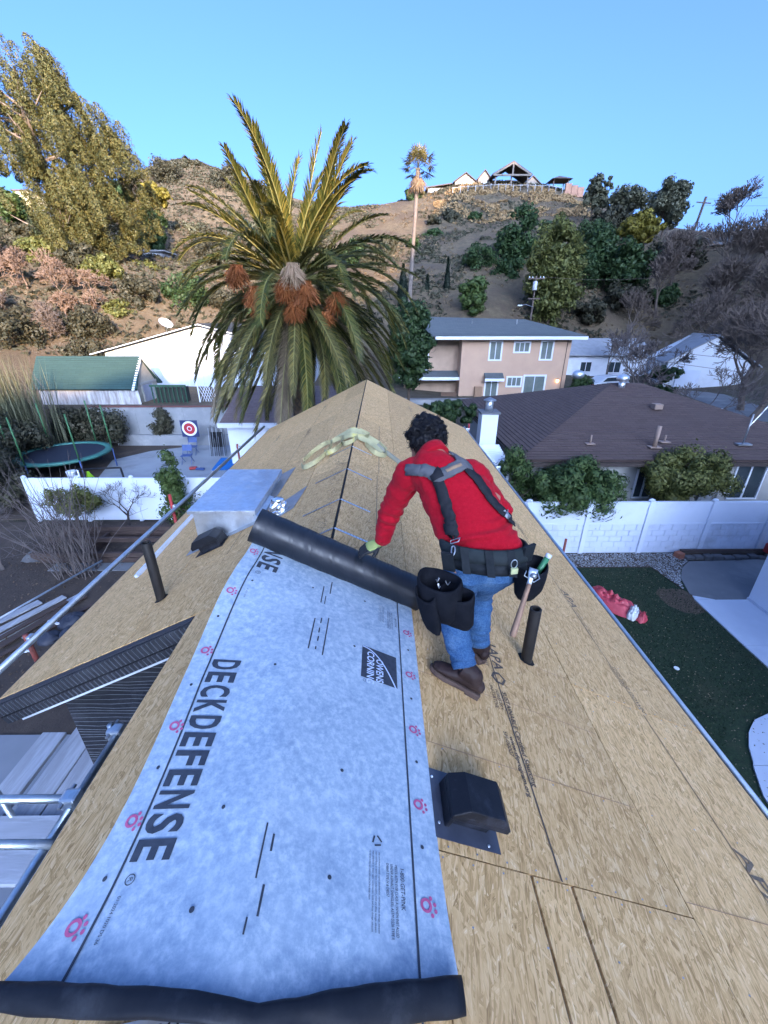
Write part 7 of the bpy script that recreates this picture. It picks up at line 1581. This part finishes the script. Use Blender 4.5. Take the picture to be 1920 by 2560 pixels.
# --- body (skin): one continuous figure under the clothes
m = MB()
loft(m, [(P0 - UPV * .10, RT_ * .15, FWD * .10), (P0, RT_ * .155, FWD * .10), (P0.lerp(NK, .4), RT_ * .165, FWD * .10), (P0.lerp(NK, .75), RT_ * .18, FWD * .10), (P0.lerp(NK, .95), RT_ * .11, FWD * .08)])
limb(m, [P0.lerp(NK, .85), NK, HC - UPV * .05 + Vector((0, .0, -.02))], [.075, .058, .060], RT_)
for a, b, c in ((SL, EL, WL), (SR, ER, WR)): limb(m, [a, b, c], [.055, .042, .028], (0, 1, 0))
for a, b, c in ((HL, KL, AL), (HR, KR, AR)): limb(m, [a + Vector((0, 0, .03)), b, c], [.085, .055, .038], (1, 0, 0))
hx, hy = fr_axes(FD, RT_); hup = hy if hy.z > 0 else -hy
def hp(f, u, r=0.): return HC + FD * f + hup * u + hx * r
loft(m, [(hp(-.085, .0), hx * .03, hup * .04), (hp(-.075, .01), hx * .058, hup * .075), (hp(-.02, .015), hx * .076, hup * .105), (hp(.035, .0), hx * .073, hup * .108), (hp(.075, -.01), hx * .058, hup * .092), (hp(.093, -.015), hx * .034, hup * .06)], 20)
limb(m, [hp(.05, -.06), hp(.085, -.10)], [.045, .028], RT_)           # jaw
limb(m, [hp(.085, .02), hp(.115, -.022)], [.009, .014], RT_, 10)       # nose
for s in (-1, 1):
    limb(m, [hp(-.005, .03, .077 * s), hp(-.012, -.025, .08 * s)], [.022, .012], FD, 10, flat=.4)   # ears
    limb(m, [hp(.075, .032, .012 * s), hp(.078, .034, .045 * s)], [.010, .010], hup, 8)            # brow
limb(m, [hp(.098, -.055, -.02), hp(.100, -.055, .02)], [.007, .007], hup, 8)                        # lips
def hand(m, W, dirv, palm_n, side, k=1., curl=.5):
    """palm, four unequal bent fingers, thumb leaving the side of the palm"""
    d = Vector(dirv).normalized(); nrm = Vector(palm_n); nrm = (nrm - d * nrm.dot(d)).normalized(); sx = d.cross(nrm) * side
    loft(m, [(W - d * .01, sx * .026 * k, nrm * .020 * k), (W + d * .03, sx * .038 * k, nrm * .019 * k), (W + d * .075, sx * .043 * k, nrm * .016 * k), (W + d * .092, sx * .040 * k, nrm * .013 * k)], 14)
    for i, (off, ln) in enumerate(((-.031, .068), (-.011, .078), (.010, .074), (.030, .058))):
        b = W + d * .085 + sx * off; q = curl * (1 + .12 * i)
        d1 = (d * math.cos(q * .5) - nrm * math.sin(q * .5)).normalized(); d2 = (d * math.cos(q * 1.1) - nrm * math.sin(q * 1.1)).normalized(); d3 = (d * math.cos(q * 1.6) - nrm * math.sin(q * 1.6)).normalized()
        p1 = b + d1 * ln * .45; p2 = p1 + d2 * ln * .32; limb(m, [b - d * .012, b, p1, p2, p2 + d3 * ln * .23], [.0095 * k, .0098 * k, .009 * k, .0082 * k, .0065 * k], sx, 8, 3)
    b = W + d * .022 - sx * .030; td = (d * .62 - sx * .75 - nrm * .25).normalized(); p1 = b + td * .036; limb(m, [b + sx * .012, b, p1, p1 + (td * .6 + d * .6).normalized() * .030], [.014 * k, .0125 * k, .0105 * k, .008 * k], nrm, 8, 3)
roll_n = Vector((0, -.25, 1)).normalized()
LH_D, LH_N = Vector((-.90, -.18, -.30)), Vector((-.25, -.35, .9))
hand(m, WL + Vector((-.012, .0, -.012)), LH_D, LH_N, 1, .92, .45); hand(m, WR, (-.35, .55, -.6), (.2, .5, .6), -1, .95, .7)
SKIN = mat('brown_skin', (.36, .19, .125), (.31, .155, .10), 12, .5, .05)
fuse(m, .0072, 3, 'body', SKIN, pers)
for s in (-1, 1):
    o = MB(); ball(o, hp(.074, .012, .030 * s), .0125, 10); e = o.build('eye', mat('eye_white', (.7, .68, .65), None, 4, .2) if 'eye_white' not in bpy.data.materials else bpy.data.materials['eye_white'], pers, True)
    o = MB(); ball(o, hp(.0835, .011, .030 * s), .0055, 8); o.build('iris', HOLE, e, True)
# --- sweater
def fab(c, s1=5., s2=17., a1=.010, a2=.0035):
    return a1 * mnoise.noise(Vector((c.x * s1, c.y * s1 * 1.6, c.z * s1 * 1.8))) + a2 * mnoise.noise(Vector((c.x * s2, c.y * s2 * 1.4, c.z * s2 * 2.2)))
m = MB()
loft(m, [(P0 - UPV * .02, RT_ * .190, FWD * .134), (P0 + UPV * .015, RT_ * .200, FWD * .142), (P0.lerp(NK, .10), RT_ * .214, FWD * .150), (P0.lerp(NK, .30) + RT_ * .012, RT_ * .203, FWD * .138), (P0.lerp(NK, .55) + RT_ * .012, RT_ * .200, FWD * .132), (P0.lerp(NK, .75) + RT_ * .010, RT_ * .198, FWD * .124), (P0.lerp(NK, .90) + RT_ * .004, RT_ * .160, FWD * .110), (P0.lerp(NK, 1.0), RT_ * .105, FWD * .085), (NK + UPV * .045 + FWD * .02, RT_ * .072, FWD * .068)], 30)
limb(m, [SL + RT_ * .07 + Vector((0, 0, .0)), SL, SL.lerp(EL, .45), EL, EL.lerp(WL, .55), WL + Vector((.006, -.004, .012))], [.090, .084, .071, .065, .058, .042], (0, 1, 0), 18)
limb(m, [SR - RT_ * .07, SR, SR.lerp(ER, .5), ER, ER.lerp(WR, .5), WR], [.090, .082, .069, .062, .053, .041], (0, 1, 0), 18)
def swr(c):
    w = fab(c, 6., 20., .013, .005); w += .007 * math.sin((c.x * .8 + c.z) * 62 + 4 * mnoise.noise(c * 6.)) * max(0., mnoise.noise(c * 4.5 + Vector((3, 1, 2))))
    e = (c - EL).length; w += .012 * math.sin(c.z * 95 + c.x * 30) * math.exp(-(e / .075) ** 2)
    h_ = (c - P0).dot(UPV); w += .010 * math.sin(h_ * 120 + 3 * math.sin(c.x * 14)) * math.exp(-((h_ - .05) / .05) ** 2)
    a_ = (c - (SL + Vector((.09, -.03, -.10)))).length; w += .010 * math.sin((c.x - c.z) * 110) * math.exp(-(a_ / .09) ** 2)
    a_ = (c - (SR + Vector((-.05, -.03, -.12)))).length; w += .008 * math.sin((c.x + c.z) * 110) * math.exp(-(a_ / .09) ** 2)
    return w
def red_mat():
    t = NT('red_fleece'); co = t.coord('Object'); n_ = t.noise(co, 60, 4, .7); lint = t.noise(co, 420, 2, .5); big_ = t.noise(co, 9, 4, .6); c0 = t.ramp(n_, [(.3, (.32, .002, .012)), (.7, (.42, .006, .020))]); c0 = t.mix(t.ramp(big_, [(.42, 0.), (.72, .30)]), c0, (.25, .002, .010)); t.base(t.mix(t.ramp(lint, [(.70, 0.), (.76, .55)]), c0, (.55, .20, .20))); t.b.inputs['Roughness'].default_value = .88; t.b.inputs['Specular IOR Level'].default_value = .15
    t.b.inputs['Sheen Weight'].default_value = .12; t.b.inputs['Sheen Roughness'].default_value = .5; t.b.inputs['Sheen Tint'].default_value = (1, .35, .35, 1)
    t.bump(t.noise(co, 260, 3), .25, .002); return t.m
swo = fuse(m, .0085, 4, 'sweater', red_mat(), pers, swr)
m = MB(); limb(m, [NK + UPV * .00, NK + UPV * .055 + FWD * .022], [.078, .070], RT_, 20, 3); o = m.build('collar', bpy.data.materials['red_fleece'], pers, True)
for a, b, r_ in ((EL.lerp(WL, .86), WL + Vector((.0, .0, .004)), .046),): m = MB(); limb(m, [a, b], [r_ + .001, r_ - .003], (0, 1, 0), 18, 3); m.build('cuff', bpy.data.materials['red_fleece'], pers, True)
# --- jeans
m = MB()
loft(m, [(P0 + UPV * .0, RT_ * .168, FWD * .122), (P0 - Vector((0, 0, .06)) - UPV * .01, RT_ * .182, FWD * .135), (P0 - Vector((0, 0, .13)), RT_ * .178, Vector((0, .135, -.02))), (P0 - Vector((0, 0, .19)), RT_ * .12, Vector((0, .10, 0)))], 26)
limb(m, [HL + Vector((0, 0, .02)), HL.lerp(KL, .5) + Vector((0, -.012, 0)), KL, KL.lerp(AL, .45) + Vector((0, -.015, .0)), AL.lerp(KL, .06)], [.112, .096, .080, .074, .064], (1, 0, 0), 18)
limb(m, [HR + Vector((0, 0, .02)), HR.lerp(KR, .5), KR, KR.lerp(AR, .5) + Vector((0, -.012, 0)), AR.lerp(KR, .08)], [.112, .094, .077, .070, .062], (1, 0, 0), 18)
def jw(c):
    w = fab(c, 7., 24., .010, .004); w += .006 * math.sin((c.z * 1.3 + c.x) * 75 + 5 * mnoise.noise(c * 7.)) * max(0., mnoise.noise(c * 6.5))
    for K_, A_ in ((KL, AL), (KR, AR)):
        w += .008 * math.sin(c.z * 130 + c.x * 25) * math.exp(-((c - K_) .length / .09) ** 2) + .010 * math.sin(c.z * 150 + c.y * 30) * math.exp(-((c - A_.lerp(K_, .2)).length / .08) ** 2)
    return w
def jean_mat():
    t = NT('blue_denim'); co = t.coord('Object'); a = t.noise(co, 7, 5, .65); b = t.noise(co, 140, 2)
    col = t.ramp(a, [(.3, (.014, .050, .125)), (.52, (.028, .090, .205)), (.72, (.095, .175, .29))]); col = t.mix(.22, col, t.ramp(b, [(.35, (.01, .035, .10)), (.65, (.16, .27, .44))]))
    t.base(col); t.b.inputs['Roughness'].default_value = .9; t.b.inputs['Specular IOR Level'].default_value = .2; t.bump(b, .2, .002); return t.m
fuse(m, .0085, 3, 'jeans', jean_mat(), pers, jw)
m = MB(); loft(m, [(P0 - Vector((0, .004, .035)), RT_ * .176, FWD * .131), (P0 - Vector((0, .004, .062)), RT_ * .186, FWD * .141)], 30); m.build('leather_belt', mat('brown_leather', (.19, .085, .05), None, 8, .6), pers, True)
for K_, A_, rr in ((KL, AL, .066), (KR, AR, .064)): m = MB(); limb(m, [A_.lerp(K_, .17), A_.lerp(K_, .055)], [rr, rr + .002], (1, 0, 0), 20, 3); m.build('jean_cuff', bpy.data.materials['blue_denim'], pers, True)
# --- boots
LEATH = mat('dark_brown_leather', (.020, .012, .012), (.036, .021, .019), 10, .55, .2, bscale=60, bdist=.003, wear=(.05, .032, .027), spec=.2); SOLE = mat('worn_brown_sole', (.065, .040, .032), (.10, .065, .05), 12, .85, .2); LACE = mat('dark_laces', (.03, .02, .02), None, 8, .8)
def boot(heel, toe, ankle):
    heel, toe, ankle = Vector(heel), Vector(toe), Vector(ankle); d = (toe - heel).normalized(); n_ = Vector((ST, 0, CT)); n_ = (n_ - d * n_.dot(d)).normalized(); s = d.cross(n_); L_ = (toe - heel).length; B = lambda f, u, r=0.: heel + d * L_ * f + n_ * u + s * r
    t = None; m = MB(); prof = [(-.02, .030), (.06, .038), (.25, .036), (.45, .041), (.68, .049), (.85, .044), (.96, .028), (1.0, .012)]
    V = [B(f, 0, w) for f, w in prof] + [B(f, 0, -w) for f, w in reversed(prof)]; nn_ = len(V); V2 = [v + n_ * (.026 if i < nn_ else 0) for i, v in enumerate(V)]
    m.add(V + V2, [tuple(range(nn_ - 1, -1, -1)), tuple(range(nn_, 2 * nn_))] + [(i, (i + 1) % nn_, nn_ + (i + 1) % nn_, nn_ + i) for i in range(nn_)]); so = m
    m2 = MB(); loft(m2, [(B(-.015, .05), s * .02, n_ * .025), (B(.04, .055), s * .036, n_ * .034), (B(.25, .062), s * .037, n_ * .046), (B(.48, .058), s * .041, n_ * .040), (B(.70, .048), s * .047, n_ * .030), (B(.88, .042), s * .040, n_ * .023), (B(.975, .036), s * .020, n_ * .014)], 18)
    limb(m2, [B(.20, .05), B(.19, .10).lerp(ankle, .35), ankle + (ankle - B(.19, .08)).normalized() * .03], [.045, .050, .055], s, 16)
    bo = fuse(m2, .006, 3, 'boot', LEATH, pers, lambda c: .0022 * mnoise.noise(c * 38) + .0012 * mnoise.noise(c * 95))
    so_o = so.build('sole', SOLE, bo); bevel(so_o, .006); MB().obox(B(.12, -.004), d * L_ * .13, s * .033, n_ * .006).build('heel_block', SOLE, bo)
    for k in range(4):
        f = .30 + k * .075; o = MB(); limb(o, [B(f, .098 - k * .013, -.026), B(f + .02, .108 - k * .013, 0), B(f, .098 - k * .013, .026)], [.0035] * 3, n_, 6, 3); o.build('lace', LACE, bo, True)
    return bo
boot(Vector((.525, 1.625, 4.921)) + Vector((0, 0, .012)), Vector((.262, 1.70, 5.052)) + Vector((0, 0, .012)), AL)
hb = Vector((.615, 1.90, zR(.615) + .012)); tb_ = Vector((.48, 2.14, zR(.48) + .012)); boot(hb, tb_, AR)
# --- work gloves
GLV = mat('lime_glove_back', (.33, .40, .12), (.25, .30, .10), 14, .8, .2); GLB = mat('black_glove_palm', (.012, .013, .015), None, 14, .7)
m = MB(); hand(m, WL + Vector((-.012, .0, -.012)), LH_D, LH_N, 1, 1.14, .45); g = fuse(m, .0045, 1, 'work_glove', GLB, pers)
d_ = LH_D.normalized(); nr_ = (LH_N - d_ * LH_N.dot(d_)).normalized(); sx_ = d_.cross(nr_); W_ = WL + Vector((-.012, .0, -.012))
m = MB(); loft(m, [(W_ - d_ * .012 + nr_ * .006, sx_ * .030, nr_ * .021), (W_ + d_ * .03 + nr_ * .007, sx_ * .040, nr_ * .019), (W_ + d_ * .070 + nr_ * .007, sx_ * .042, nr_ * .015), (W_ + d_ * .085 + nr_ * .006, sx_ * .034, nr_ * .010)], 16); m.build('glove_back', GLV, g, True)
m = MB(); hand(m, WR, (-.35, .55, -.6), (.2, .5, .6), -1, 1.14, .7); fuse(m, .005, 1, 'work_glove', GLB, pers)
# --- hair: cap plus many curls
m = MB(); HCc = HC + Vector((.0, -.012, .022)); ball(m, HCc + Vector((-.0, .0, .012)), (.085, .098, .089), 18); ball(m, HCc + Vector((-.045, -.01, -.015)), (.060, .078, .072), 14); ball(m, HCc + Vector((.045, -.02, -.012)), (.060, .078, .076), 14); ball(m, HCc + Vector((.0, -.055, -.03)), (.080, .056, .074), 14)
fwd_cut = lambda c: (c - HC).dot(FD) > .055 and (c - HC).dot(hup) < .05
HAIR = mat('black_hair', (.006, .006, .008), (.012, .011, .012), 40, .5, .3, bscale=120, bdist=.004, spec=.2)
hro = fuse(m, .006, 1, 'hair', HAIR, pers, lambda c: .020 * mnoise.noise(c * 24) + .014 * mnoise.noise(c * 52), fwd_cut)
m = MB(); rdh = random.Random(8); hv = [v.co.copy() + ORG[hro.name] for v in hro.data.vertices]; hn = [v.normal.copy() for v in hro.data.vertices]
for k in range(1500):
    i = rdh.randrange(len(hv)); p, n_ = hv[i], hn[i]
    if (p - HC).dot(FD) > .04: continue
    t1 = n_.orthogonal().normalized(); t2 = n_.cross(t1); ph_ = rdh.uniform(0, 6.28); r_ = rdh.uniform(.003, .012); L_ = rdh.uniform(.006, .024); pts = []
    for j in range(9):
        a = ph_ + j * .85; pts.append(p - n_ * .006 + n_ * L_ * j / 8 + (t1 * math.cos(a) + t2 * math.sin(a)) * r_ * (.4 + .6 * j / 8) + Vector((0, 0, -.012 * (j / 8) ** 2)))
    m.tube(pts, [.0013] * 8 + [.0005], 3, False)
m.build('curls', HAIR, hro, True, fix=False)
# --- suspender harness snapped onto the back of the sweater
swm = swo.data; bvh = BVHTree.FromPolygons([v.co + ORG[swo.name] for v in swm.vertices], [tuple(p.vertices) for p in swm.polygons])
def snap(p, off): q, n_, i, d_ = bvh.find_nearest(Vector(p)); return q + n_ * off, n_
def strap(name, pts, w, mt_, par, off=.006, th=.004, sub=10):
    P = spline(pts, sub * (len(pts) - 1)); V, F, cs = [], [], []
    for i, p in enumerate(P): cs.append(snap(p, off))
    for i, (c, n_) in enumerate(cs):
        t = (cs[min(i + 1, len(cs) - 1)][0] - cs[max(i - 1, 0)][0]).normalized(); s = t.cross(n_).normalized(); ww = w[0] + (w[1] - w[0]) * i / (len(cs) - 1) if isinstance(w, tuple) else w
        a, b = snap(c - s * ww / 2, off)[0], snap(c + s * ww / 2, off)[0]; V += [a, c + n_ * .001, b]
    for i in range(len(cs) - 1): F += [(3 * i, 3 * i + 1, 3 * i + 4, 3 * i + 3), (3 * i + 1, 3 * i + 2, 3 * i + 5, 3 * i + 4)]
    o = MB().add(V, F).build(name, mt_, par, True); sm = o.modifiers.new('t', 'SOLIDIFY'); sm.thickness = th; sm.offset = 1; return o
SUSP = mat('charcoal_webbing', (.016, .017, .021), (.026, .027, .032), 30, .85, .2, bscale=160, bdist=.002, spec=.15); PADG = mat('grey_padding', (.085, .088, .098), (.115, .118, .128), 20, .85, .2); LOGO = mat('tan_label', (.34, .22, .13), None, 30, .7)
sus = MB(); 
padA = strap('suspender_pad', [(.105, 1.98, 6.13), (.17, 1.92, 6.15), (.26, 1.87, 6.13), (.34, 1.885, 6.15), (.42, 1.92, 6.18)], .062, PADG, pers, .007, .010)
padB = strap('suspender_pad', [(.42, 1.90, 6.17), (.425, 1.96, 6.20), (.41, 2.03, 6.22)], .075, PADG, pers, .008, .010)
strap('pad_label', [(.315, 1.88, 6.145), (.40, 1.91, 6.172)], .018, LOGO, padA, .0185, .001, 8)
s1 = strap('suspender_strap', [(.262, 1.87, 6.13), (.285, 1.79, 6.03), (.308, 1.71, 5.93), (.318, 1.69, 5.885)], .058, SUSP, pers, .011, .004)
s2 = strap('suspender_strap', [(.43, 1.91, 6.17), (.50, 1.84, 6.08), (.56, 1.80, 6.01), (.61, 1.78, 5.96), (.645, 1.79, 5.92)], .052, SUSP, pers, .011, .004)
strap('strap_keeper', [(.255, 1.885, 6.14), (.270, 1.855, 6.11)], .066, SUSP, padA, .019, .003, 6); strap('strap_buckle', [(.302, 1.715, 5.925), (.312, 1.70, 5.905)], .066, SUSP, s1, .018, .006, 6); strap('strap_buckle', [(.60, 1.785, 5.965), (.615, 1.785, 5.95)], .06, STEELD, s2, .018, .003, 6)
c_, n_ = snap((.322, 1.685, 5.872), .014); tdir = (Vector((.335, 1.66, 5.83)) - c_).normalized(); sdir = tdir.cross(n_).normalized()
MB().tube([c_ - sdir * .028, c_ + sdir * .028, c_ + sdir * .024 + tdir * .02, c_ - sdir * .024 + tdir * .02], .0028, 6, closed=True).build('steel_ring', TUBE, s1, True)
MB().tube([c_ + tdir * .015 + sdir * (.012 * math.cos(a)) + tdir * (.03 - .028 * math.cos(a * .5 + 1.57)) + tdir * .025 * math.sin(a) for a in np.linspace(0, 6.0, 16)], .0032, 6, closed=True).build('snap_hook', TUBE, s1, True)
# --- tool belt and pouches
tb = None
BELT = mat('dark_belt_webbing', (.014, .018, .022), (.026, .031, .036), 24, .8, .25, bscale=120, bdist=.002, spec=.1); BELTP = mat('padded_belt', (.020, .027, .030), (.032, .040, .044), 20, .85, .25, bscale=90, bdist=.003, spec=.12)
BC = P0 + Vector((0, -.004, .03)); bup = (UPV * .35 + Vector((0, 0, .65))).normalized(); bfw = RT_.cross(bup).normalized()
if bfw.y < 0: bfw = -bfw
m = MB(); prof = [(-.042, .000), (-.040, .014), (-.012, .019), (.020, .017), (.030, .010), (.030, .0)]; n = 44; V = []
for h_, o_ in prof: V += [BC + bup * h_ + RT_ * (.199 + o_) * math.cos(6.2832 * k / n) + bfw * (.150 + o_) * math.sin(6.2832 * k / n) for k in range(n)]
m.add(V, [(i * n + k, i * n + (k + 1) % n, ((i + 1) % 6) * n + (k + 1) % n, ((i + 1) % 6) * n + k) for i in range(6) for k in range(n)]); tb = m.build('tool_belt', BELTP, pers, True)
m = MB(); prof = [(-.098, .0), (-.098, .008), (-.042, .010), (-.042, .0)]; V = []
for h_, o_ in prof: V += [BC + bup * h_ + RT_ * (.192 + o_) * math.cos(6.2832 * k / n) + bfw * (.146 + o_) * math.sin(6.2832 * k / n) for k in range(n)]
m.add(V, [(i * n + k, i * n + (k + 1) % n, ((i + 1) % 4) * n + (k + 1) % n, ((i + 1) % 4) * n + k) for i in range(4) for k in range(n)]); m.build('hip_belt', BELT, tb, True)
for x in (.52, .41, .62):
    c = BC + RT_ * (x - BC.x) - bfw * math.sqrt(max(.0001, 1 - ((x - BC.x) / .215) ** 2)) * .172; MB().obox(c - bup * .03, RT_ * .018, bfw * .006, bup * .065).build('belt_loop', BELT, tb)
PCH = mat('black_pouch_fabric', (.006, .007, .010), (.013, .014, .018), 16, .8, .3, bscale=110, bdist=.003, spec=.08); PCIN = mat('pouch_inside', (.004, .004, .007), (.012, .012, .03), 20, .9)
def pouch(name, c, down, side, out, w, dpt, h, top_open=.5, mt_=PCH, taper=.75):
    """open-topped bag: outer shell, rolled rim, inside wall"""
    c, down, side, out = Vector(c), Vector(down).normalized(), Vector(side).normalized(), Vector(out).normalized(); m = MB(); n = 26; V = []
    prof = [(0, 1., 1.), (.10, 1.03, 1.05), (.45, 1.0, 1.02), (.80, taper + .1, .85), (.95, taper - .12, .6), (1.0, taper - .35, .3)]
    inn = [(0, .93, .90), (.3, .9, .85), (.6, .8, .7)]
    for t, fw, fd in list(reversed(inn)) + prof:
        for k in range(n):
            a = 6.2832 * k / n; ca, sa = math.cos(a), math.sin(a); dip = .16 * h * max(0, sa) * (1 - t) ** 2
            V.append(c + down * (h * t + dip) + side * w * fw * (abs(ca) ** .75 * (1 if ca > 0 else -1)) + out * dpt * fd * (abs(sa) ** .8 * (1 if sa > 0 else -1)) + (side + out) * .004 * mnoise.noise(Vector((ca * 2, sa * 2, t * 5 + c.x * 9))))
    R_ = len(prof) + len(inn); m.add(V, [(i * n + k, i * n + (k + 1) % n, (i + 1) * n + (k + 1) % n, (i + 1) * n + k) for i in range(R_ - 1) for k in range(n)] + [tuple((R_ - 1) * n + k for k in range(n)), tuple(range(n - 1, -1, -1))])
    return m.build(name, mt_, tb, True)
dn = Vector((-.02, -.06, -1))
o1 = pouch('pouch', (.275, 1.63, 5.705), Vector((.05, -.10, -1)), (.75, -.55, 0), (-.55, -.75, .1), .108, .072, .235)
pouch('pouch', (.355, 1.585, 5.66), Vector((.05, -.08, -1)), (.85, -.5, 0), (-.45, -.85, .1), .080, .044, .205, taper=.9)
pouch('pouch', (.205, 1.595, 5.645), Vector((.22, -.14, -1)), (.6, -.7, 0), (-.6, -.6, .1), .062, .030, .225, taper=.8)
o2 = pouch('pouch', (.715, 1.665, 5.755), Vector((.0, -.06, -1)), (.75, .62, 0), (.5, -.8, .1), .088, .066, .185, taper=.85)
MB().obox((.315, 1.655, 5.77), Vector((.026, -.012, 0)), Vector((.003, .006, 0)), Vector((-.012, -.02, .06))).build('hanger', BELT, tb); MB().obox((.69, 1.675, 5.80), Vector((.03, .02, 0)), Vector((.004, -.006, 0)), Vector((0, -.01, .05))).build('hanger', BELT, tb)
for k in range(10): a_ = Vector((.285 + .03 * math.cos(k * 2.1), 1.625 + .03 * math.sin(k * 2.1), 5.66)); MB().cyl(a_, a_ + Vector((.012 * math.cos(k), .012 * math.sin(k), .02)), .002, 5).build('nail', STEELD, o1)
MB().tube([Vector((.60, 1.585, 5.80)) + Vector((.014 * math.cos(a), 0, .022 * math.sin(a))) for a in np.linspace(0, 6.0, 14)], .0022, 5, closed=True).build('belt_clip', TUBE, tb, True); MB().obox((.602, 1.578, 5.768), (.016, .003, 0), (.0, .007, 0), (0, 0, .013)).build('yellow_tape', mat('pale_yellow_tape', (.55, .58, .30), None, 20, .6), tb)
MB().tube([(.660, 1.585, 5.765), (.650, 1.575, 5.745), (.690, 1.555, 5.722), (.722, 1.575, 5.728), (.712, 1.59, 5.755)], .0028, 6).build('hammer_loop', TUBE, tb, True)
gt = thing('green_level', 'small green tube with pale end poking out of the right pouch', 'tool', (.76, 1.68, 5.72)); MB().cyl((.735, 1.665, 5.665), (.795, 1.695, 5.765), .014, 10).build('tube', mat('green_plastic', (.05, .22, .10), None, 6, .4), gt, True); MB().cyl((.795, 1.695, 5.765), (.805, 1.70, 5.782), .0145, 10).build('end_cap', WHITEP, gt, True)
# --- hammer hanging in its loop
hm = thing('hammer', 'wooden-handled roofing hammer hanging from the tool belt', 'hammer', (.63, 1.52, 5.65)); A, B = Vector((.690, 1.580, 5.775)), Vector((.585, 1.435, 5.515)); hd = (B - A).normalized(); hs, hz_ = fr_axes(hd, RT_); L_ = (B - A).length
m = MB(); loft(m, [(A + hd * L_ * t, hs * a, hz_ * b) for t, a, b in ((0.22, .010, .013), (.35, .0105, .014), (.6, .0125, .016), (.85, .0145, .0175), (.97, .0150, .018), (1.0, .011, .014))], 16); m.build('handle', mat('worn_hickory', (.34, .20, .125), (.26, .15, .09), 14, .6, .15, stretch=(1, 1, .2)), hm, True)
m = MB(); loft(m, [(A - hd * .004, hs * .0205, hz_ * .004), (A + hd * .02, hs * .019, hz_ * .006), (A + hd * .05, hs * .011, hz_ * .008), (A + hd * L_ * .24, hs * .0105, hz_ * .011)], 14); m.build('head', GALV, hm, True)
m = MB(); loft(m, [(A + hd * .03 - hz_ * .012, hs * .010, hd * .010), (A + hd * .03 + hz_ * .030, hs * .009, hd * .009), (A + hd * .03 + hz_ * .034, hs * .013, hd * .013), (A + hd * .03 + hz_ * .048, hs * .013, hd * .013)], 14); m.build('striking_face', STEELD, hm, True)
